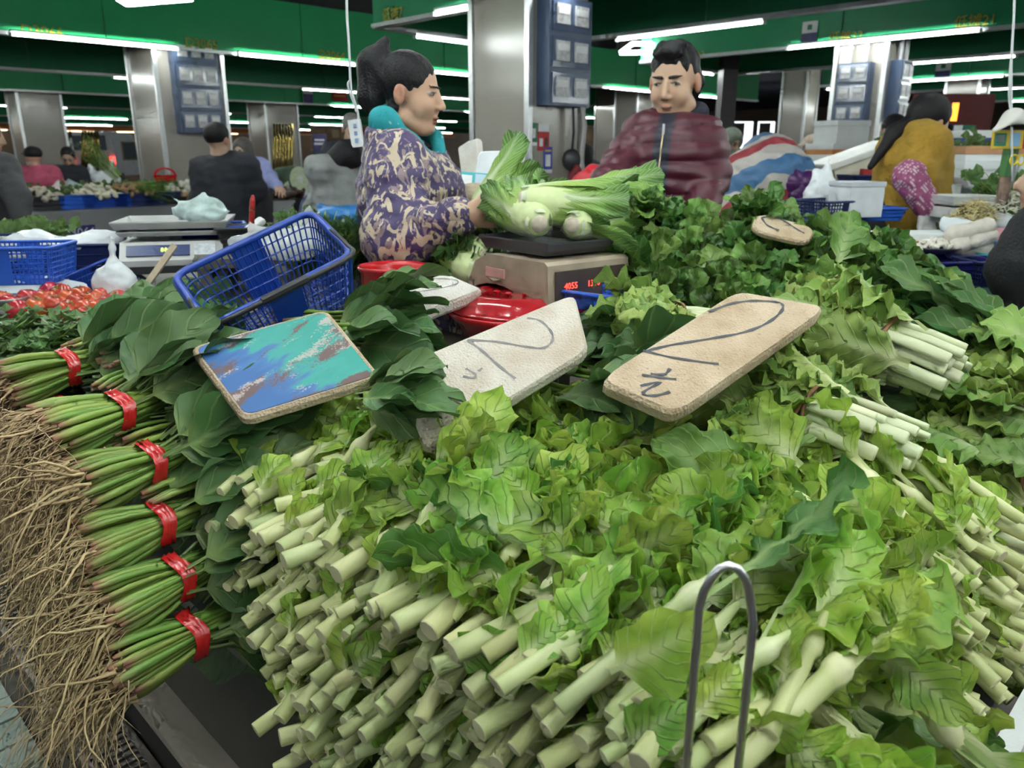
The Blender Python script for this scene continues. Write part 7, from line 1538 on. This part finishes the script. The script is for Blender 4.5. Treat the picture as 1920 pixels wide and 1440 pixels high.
mush = simple('king_oyster', (0.66, 0.61, 0.54), 0.55, 0, 0.1, 25, 0.15, 60); mcap = simple('mushroom_cap', (0.42, 0.33, 0.24), 0.6, 0, 0.2, 25)
for i, (x, y, x2, y2, r, lb) in enumerate(((1790, 440, 1850, 425, 0.036, 'fat king oyster mushroom on top of the pile'), (1795, 462, 1855, 445, 0.032, 'king oyster mushroom in the middle of the pile'), (1788, 466, 1850, 470, 0.036, 'lowest king oyster mushroom lying flat'), (1825, 455, 1862, 440, 0.026, 'small king oyster mushroom tucked at the back'))):
    a, b = at(x, y, 2.85 - 0.03*(i % 2)), at(x2, y2, 2.88); t = thing('king_oyster_mushroom', lb, 'mushroom', a); v = b - a
    put('stalk', sdf_mesh('stalk', [cap((0, 0, 0), v*0.75, r, r*0.75, 0.02), cap(v*0.7, v, r*0.7, r*0.9, 0.02)], mush, 0.009, lambda P: 0.002*wob(P, 60)), t); put('cap', sdf_mesh('cap', [ell(v*1.02, (r*0.6, r*0.9, r*0.9), 0.01)], mcap, 0.009), t)
mus2 = simple('small_mushroom', (0.70, 0.66, 0.58), 0.6)
def mini(px, py, Y, r, h, n, size, mat, label, cat, name, seed, elong):
    q = random.Random(seed); c = at(px, py, Y); g = MB(); prof = [(0.0, -1), (0.7, -0.6), (1, 0.2), (0.6, 0.8), (0, 1)]
    for i in range(n):
        a = q.uniform(0, 6.28); rad = math.sqrt(q.random()); s_ = size*q.uniform(0.7, 1.3); e = Euler((q.uniform(0, 3), q.uniform(0, 3), q.uniform(0, 3))).to_matrix()
        g.lathe([(s_*x, s_*elong*y) for x, y in prof], 5, (math.cos(a)*rad*r, math.sin(a)*rad*r*0.8, h*(1-rad*rad)*q.uniform(0.5, 1)), e)
    return tag(g.build(name, mat, None, TR(c), smooth=True, attr=False), label, cat, kind='stuff')
mini(1750, 462, 2.85, 0.07, 0.03, 90, 0.008, mus2, 'small white mushrooms heaped in a dark dish', 'mushrooms', 'mushroom_heap', 1, 1.8); mini(1700, 470, 2.7, 0.045, 0.03, 26, 0.014, mus2, 'round white mushrooms at the edge of the lettuce', 'mushrooms', 'mushroom_heap', 2, 1.0)
t = thing('dark_dish', 'dark shallow dish of small mushrooms', 'dish', at(1752, 474, 2.85)); MB().lathe([(0.05, 0), (0.085, 0.02), (0.088, 0.024), (0.08, 0.022), (0.0, 0.006)], 24).build('dish', simple('dish_grey', (0.12, 0.12, 0.14), 0.3), t, smooth=True, attr=False)
def sprouts(px, py, Y, r, h, mat, label, name, seed, n=260):
    q = random.Random(seed); c = at(px, py, Y); g = MB()
    for i in range(n):
        a = q.uniform(0, 6.28); rad = math.sqrt(q.random()); p = Vector((math.cos(a)*rad*r, math.sin(a)*rad*r*0.7, h*(1-rad*rad)*q.uniform(0.7, 1))); pts = [p]; d = Vector((q.uniform(-1, 1), q.uniform(-1, 1), q.uniform(-.4, .4))).normalized()
        for j in range(3): d = (d + Vector((q.uniform(-.7, .7), q.uniform(-.7, .7), q.uniform(-.5, .4)))).normalized(); p = p + d*0.012; pts.append(p)
        g.tube(pts, 0.0018, 3, False)
    return tag(g.build(name, mat, None, TR(c), smooth=True, attr=False), label, 'sprouts', kind='stuff')
sprm = simple('sprout_yellow', (0.62, 0.52, 0.26), 0.5, 0, 0.3, 30); sprw = simple('sprout_white', (0.70, 0.68, 0.55), 0.5)
sprouts(1825, 415, 3.0, 0.085, 0.075, sprm, 'heap of yellow bean sprouts behind the mushrooms', 'bean_sprouts', 1, 420); sprouts(1900, 392, 3.1, 0.08, 0.07, sprw, 'heap of white bean sprouts at the edge of the view', 'bean_sprouts', 2, 360)
bag(1880, 425, 3.0, 0.15, 0.06, 0.12, 'clear bag of sprouts beside the yellow heap', clearp, ((-0.6, 1.2),), 0.009, cr=0.6); bag(1795, 432, 2.95, 0.12, 0.06, 0.1, 'white plastic under the king oyster mushrooms', plast, ((-0.8, 0.8),), 0.009, cr=0.6)
boxed('foam_tray', 'long white foam tray in front of the mustard fleece', 'tray', at(1715, 448, 2.95), (0.34, 0.16, 0.025), foam_box, 4, None)
boxed('yellow_carton', 'yellow and brown carton strip under the foam tray', 'carton', at(1722, 456, 2.9), (0.22, 0.08, 0.012), simple('carton_yellow', (0.42, 0.24, 0.06), 0.6, 0, 0.4, 30), 4, None)
scale2(1808, 408, 3.3, 0.20, 'black-fronted scale with a red light and dark pan behind the sprouts', 5, True, simple('scale_white', (0.6, 0.6, 0.6), 0.4), simple('scale_black', (0.02, 0.02, 0.02), 0.2), '8')
scale2(1825, 352, 4.3, 0.24, 'second scale with a dark panel in front of the foam boxes', 6, False, silver)
boxed('red_tin', 'dark red tin beside the dark scale pan', 'tin', at(1876, 362, 3.5), (0.05, 0.05, 0.055), simple('tin_red', (0.25, 0.012, 0.012), 0.4), 10)
boxed('white_tub', 'white plastic tub behind the gloved hand', 'tub', at(1765, 392, 3.6), (0.09, 0.1, 0.11), wht, 10)
herb(at(1770, 330, 5.0), Vector((0, 0, 1)), 'leafy green herbs behind the mustard fleece', 140, 110, 'herb_pile', 'herbs', 0.14, 0.22, 0.06, None)
herb(at(1905, 400, 3.4), Vector((0, 0, 1)), 'dark green herbs at the edge of the view', 141, 70, 'herb_pile', 'herbs', 0.08, 0.16, 0.05, None)
# sign post with payment board, cap and scissors
t = thing('sign_post', 'rusty post tied with cords carrying the yellow payment board', 'post', Vector((at(1892, 300, 3.1).x, 3.1, 0)))
MB().tube([(0, 0, 0), (0, 0, at(1892, 262, 3.1).z)], 0.022, 8).build('post', simple('rusty_post', (0.20, 0.13, 0.10), 0.7, 0, 0.5, 30), t, attr=False); MB().tube([(0, 0, at(1892, 330, 3.1).z), (0, 0, at(1892, 275, 3.1).z)], 0.027, 8).build('green_tape', simple('tape_green', (0.06, 0.2, 0.06), 0.5), t, attr=False)
plate('payment_board', 'yellow payment board with green and blue patches on the rusty post', 'payment board', at(1893, 262, 3.05), 0.13, 0.066, (0, -1, 0.1), yelp, [(-0.30, 0, 0.34, 0.7, grnpr), (-0.30, 0.03, 0.22, 0.42, wht), (0.12, 0, 0.3, 0.75, simple('print_lblue', (0.2, 0.4, 0.6), 0.5)), (0.43, 0, 0.13, 1.0, redpr)])
tag(put('white_hat', sdf_mesh('white_hat', [ell((0, 0, 0), (0.045, 0.04, 0.045), 0.01), ell((-0.035, -0.01, -0.012), (0.05, 0.035, 0.008), 0.02, 0, (0, -0.6, 0)), cut(ell((0.0, 0, -0.045), (0.06, 0.06, 0.035), 0.01))], simple('hat_white', (0.62, 0.60, 0.57), 0.8), 0.006), None, TR(at(1900, 226, 3.0))), 'white cap hanging on the cord above the yellow payment board', 'hat')
t = thing('scissors', 'yellow-handled scissors hanging by the rusty post', 'scissors', at(1908, 300, 3.0))
for s_ in (-1, 1): MB().tube([(math.cos(a)*0.013 + s_*0.014, 0, math.sin(a)*0.018) for a in np.linspace(0, 6.28, 13)], 0.004, 6, False).build('handle', simple('scissor_yellow', (0.65, 0.48, 0.03), 0.4), t, attr=False)
for s_ in (-1, 1): MB().add([(s_*0.012, 0, -0.015), (s_*0.004, 0, -0.018), (-s_*0.004, 0, -0.10), (s_*0.012, 0.003, -0.015), (s_*0.004, 0.003, -0.018), (-s_*0.004, 0.003, -0.10)], [(0, 1, 2), (5, 4, 3), (0, 3, 4, 1), (1, 4, 5, 2), (2, 5, 3, 0)]).build('blade', steelm, t, attr=False)
plate('payment_flag', 'small green and white payment card on a stick before the black hat', 'payment card', at(1806, 252, 6.0), 0.16, 0.13, (0, -1, 0), grnpr, [(-0.3, 0, 0.4, 1.0, wht), (0.22, 0, 0.35, 0.5, wht)])
plate('far_sign', 'dark sign with glowing orange characters at the far stall', 'sign', at(1785, 210, 12.0), 1.2, 0.5, (0, -1, 0), simple('sign_dark_red', (0.10, 0.012, 0.012), 0.6), [(-0.1, 0, 0.08, 0.5, emis('sign_orange', (1.0, 0.3, 0.03), 2.5)), (0.03, 0, 0.08, 0.5, emis('sign_orange', (1.0, 0.3, 0.03), 2.5))])
# far background behind the left counters
plate('wall_picture', 'framed dark picture on the far wall', 'picture', at(243, 283, 22), 0.42, 0.5, (0, -1, 0), simple('frame_wood', (0.25, 0.18, 0.1), 0.6), [(0, 0, 0.8, 0.85, simple('pic_dark', (0.04, 0.06, 0.07), 0.4))])
van = thing('white_van', 'white van with red tail lights in the gateway behind the far counter', 'van', at(178, 330, 24.0))
MB().prism([(-0.7, 0.0), (0.7, 0.0), (0.72, 0.7), (0.55, 1.25), (-0.55, 1.25), (-0.72, 0.7)], 1.6, Matrix(((1, 0, 0), (0, 0, 1), (0, 1, 0))), bev=0.04).build('body', simple('van_white', (0.55, 0.58, 0.62), 0.3), van, attr=False)
MB().box((0, -0.03, 0.95), (0.95, 0.05, 0.42)).build('rear_window', simple('van_glass', (0.05, 0.06, 0.08), 0.1), van, attr=False)
for s_ in (-1, 1): MB().box((s_*0.62, -0.03, 0.45), (0.12, 0.06, 0.2)).build('tail_light', emis('tail_red', (1.0, 0.05, 0.03), 4.0), van, attr=False)
for s_ in (-1, 1): MB().tube([(s_*0.5, 0.1, -0.05), (s_*0.5, 0.35, -0.05)], 0.25, 14).build('wheel', blackp, van, attr=False)
shelfm = simple('shop_shelf', (0.30, 0.20, 0.12), 0.6, 0, 0.4, 5)
for i, (x, y, Y, w, h, lb) in enumerate(((1110, 285, 24, 1.6, 1.4, 'wooden shop shelves past the middle column'), (660, 270, 30, 3.0, 1.2, 'warm-lit shop shelves behind the older man'))):
    t = thing('shop_shelf', lb, 'shelf', at(x, y, Y)); MB().box((0, 0.2, 0), (w, 0.03, h)).build('back', shelfm, t, attr=False)
    for k in range(4): MB().box((0, 0, -h/2 + h*k/3), (w, 0.4, 0.04)).build('shelf_board', shelfm, t, attr=False)
    for k in range(8): MB().box((-w*0.43 + w*0.123*k, -0.05, -h*0.5 + h/3*(k % 3) + 0.16), (w*0.09, 0.2, 0.28)).build('goods_box', simple(f'goods_{k % 4}', ((0.4, 0.12, 0.03), (0.3, 0.04, 0.03), (0.45, 0.35, 0.2), (0.2, 0.1, 0.06))[k % 4], 0.6), t, attr=False)

# supports behind the scale and beside the aisle
def side_table(label, c, w, l, z, rz=0.0):
    t = thing('side_table', label, 'table', (c.x, c.y, 0), (0, 0, rz)); MB().box((0, 0, z-0.015), (w, l, 0.03)).build('top', stepm, t, attr=False)
    for x in (-1, 1):
        for y in (-1, 1): MB().box((x*(w/2-0.03), y*(l/2-0.03), (z-0.03)/2), (0.04, 0.04, z-0.03)).build('leg', stepm, t, attr=False)
side_table('plain table behind the scale carrying sack and foam lids', at(915, 385, 3.0), 0.62, 0.62, at(890, 385, 2.72).z)
side_table('small table under the red plastic bag', at(1112, 380, 3.65), 0.3, 0.3, at(1112, 380, 3.6).z)
side_table('low table under the blue plastic sheet', at(650, 418, 4.6), 0.5, 0.4, at(650, 420, 4.6).z)
p_ = at(1800, 262, 6.0); tag(MB().tube([(0, 0, -p_.z), (0, 0, 0.05)], 0.008, 6).build('flag_stick', wood, None, TR(p_ + Vector((-0.05, 0.02, 0))), attr=False), 'thin stick holding the small green and white payment card', 'stick')
p_ = at(1785, 210, 12.0); tag(MB().tube([(-0.5, 0.05, -p_.z), (-0.5, 0.05, 0.2)], 0.03, 6).build('sign_pole', blackp, None, TR(p_), attr=False), 'dark pole carrying the sign with orange characters', 'pole')
side_table('small table under the red candle and black tray', at(468, 478, 2.68), 0.34, 0.34, at(469, 478, 2.6).z, 0.3)
side_table('table under the foam boxes beside the mustard fleece', at(1828, 408, 4.65), 0.6, 0.4, at(1828, 408, 4.6).z, 0.1)
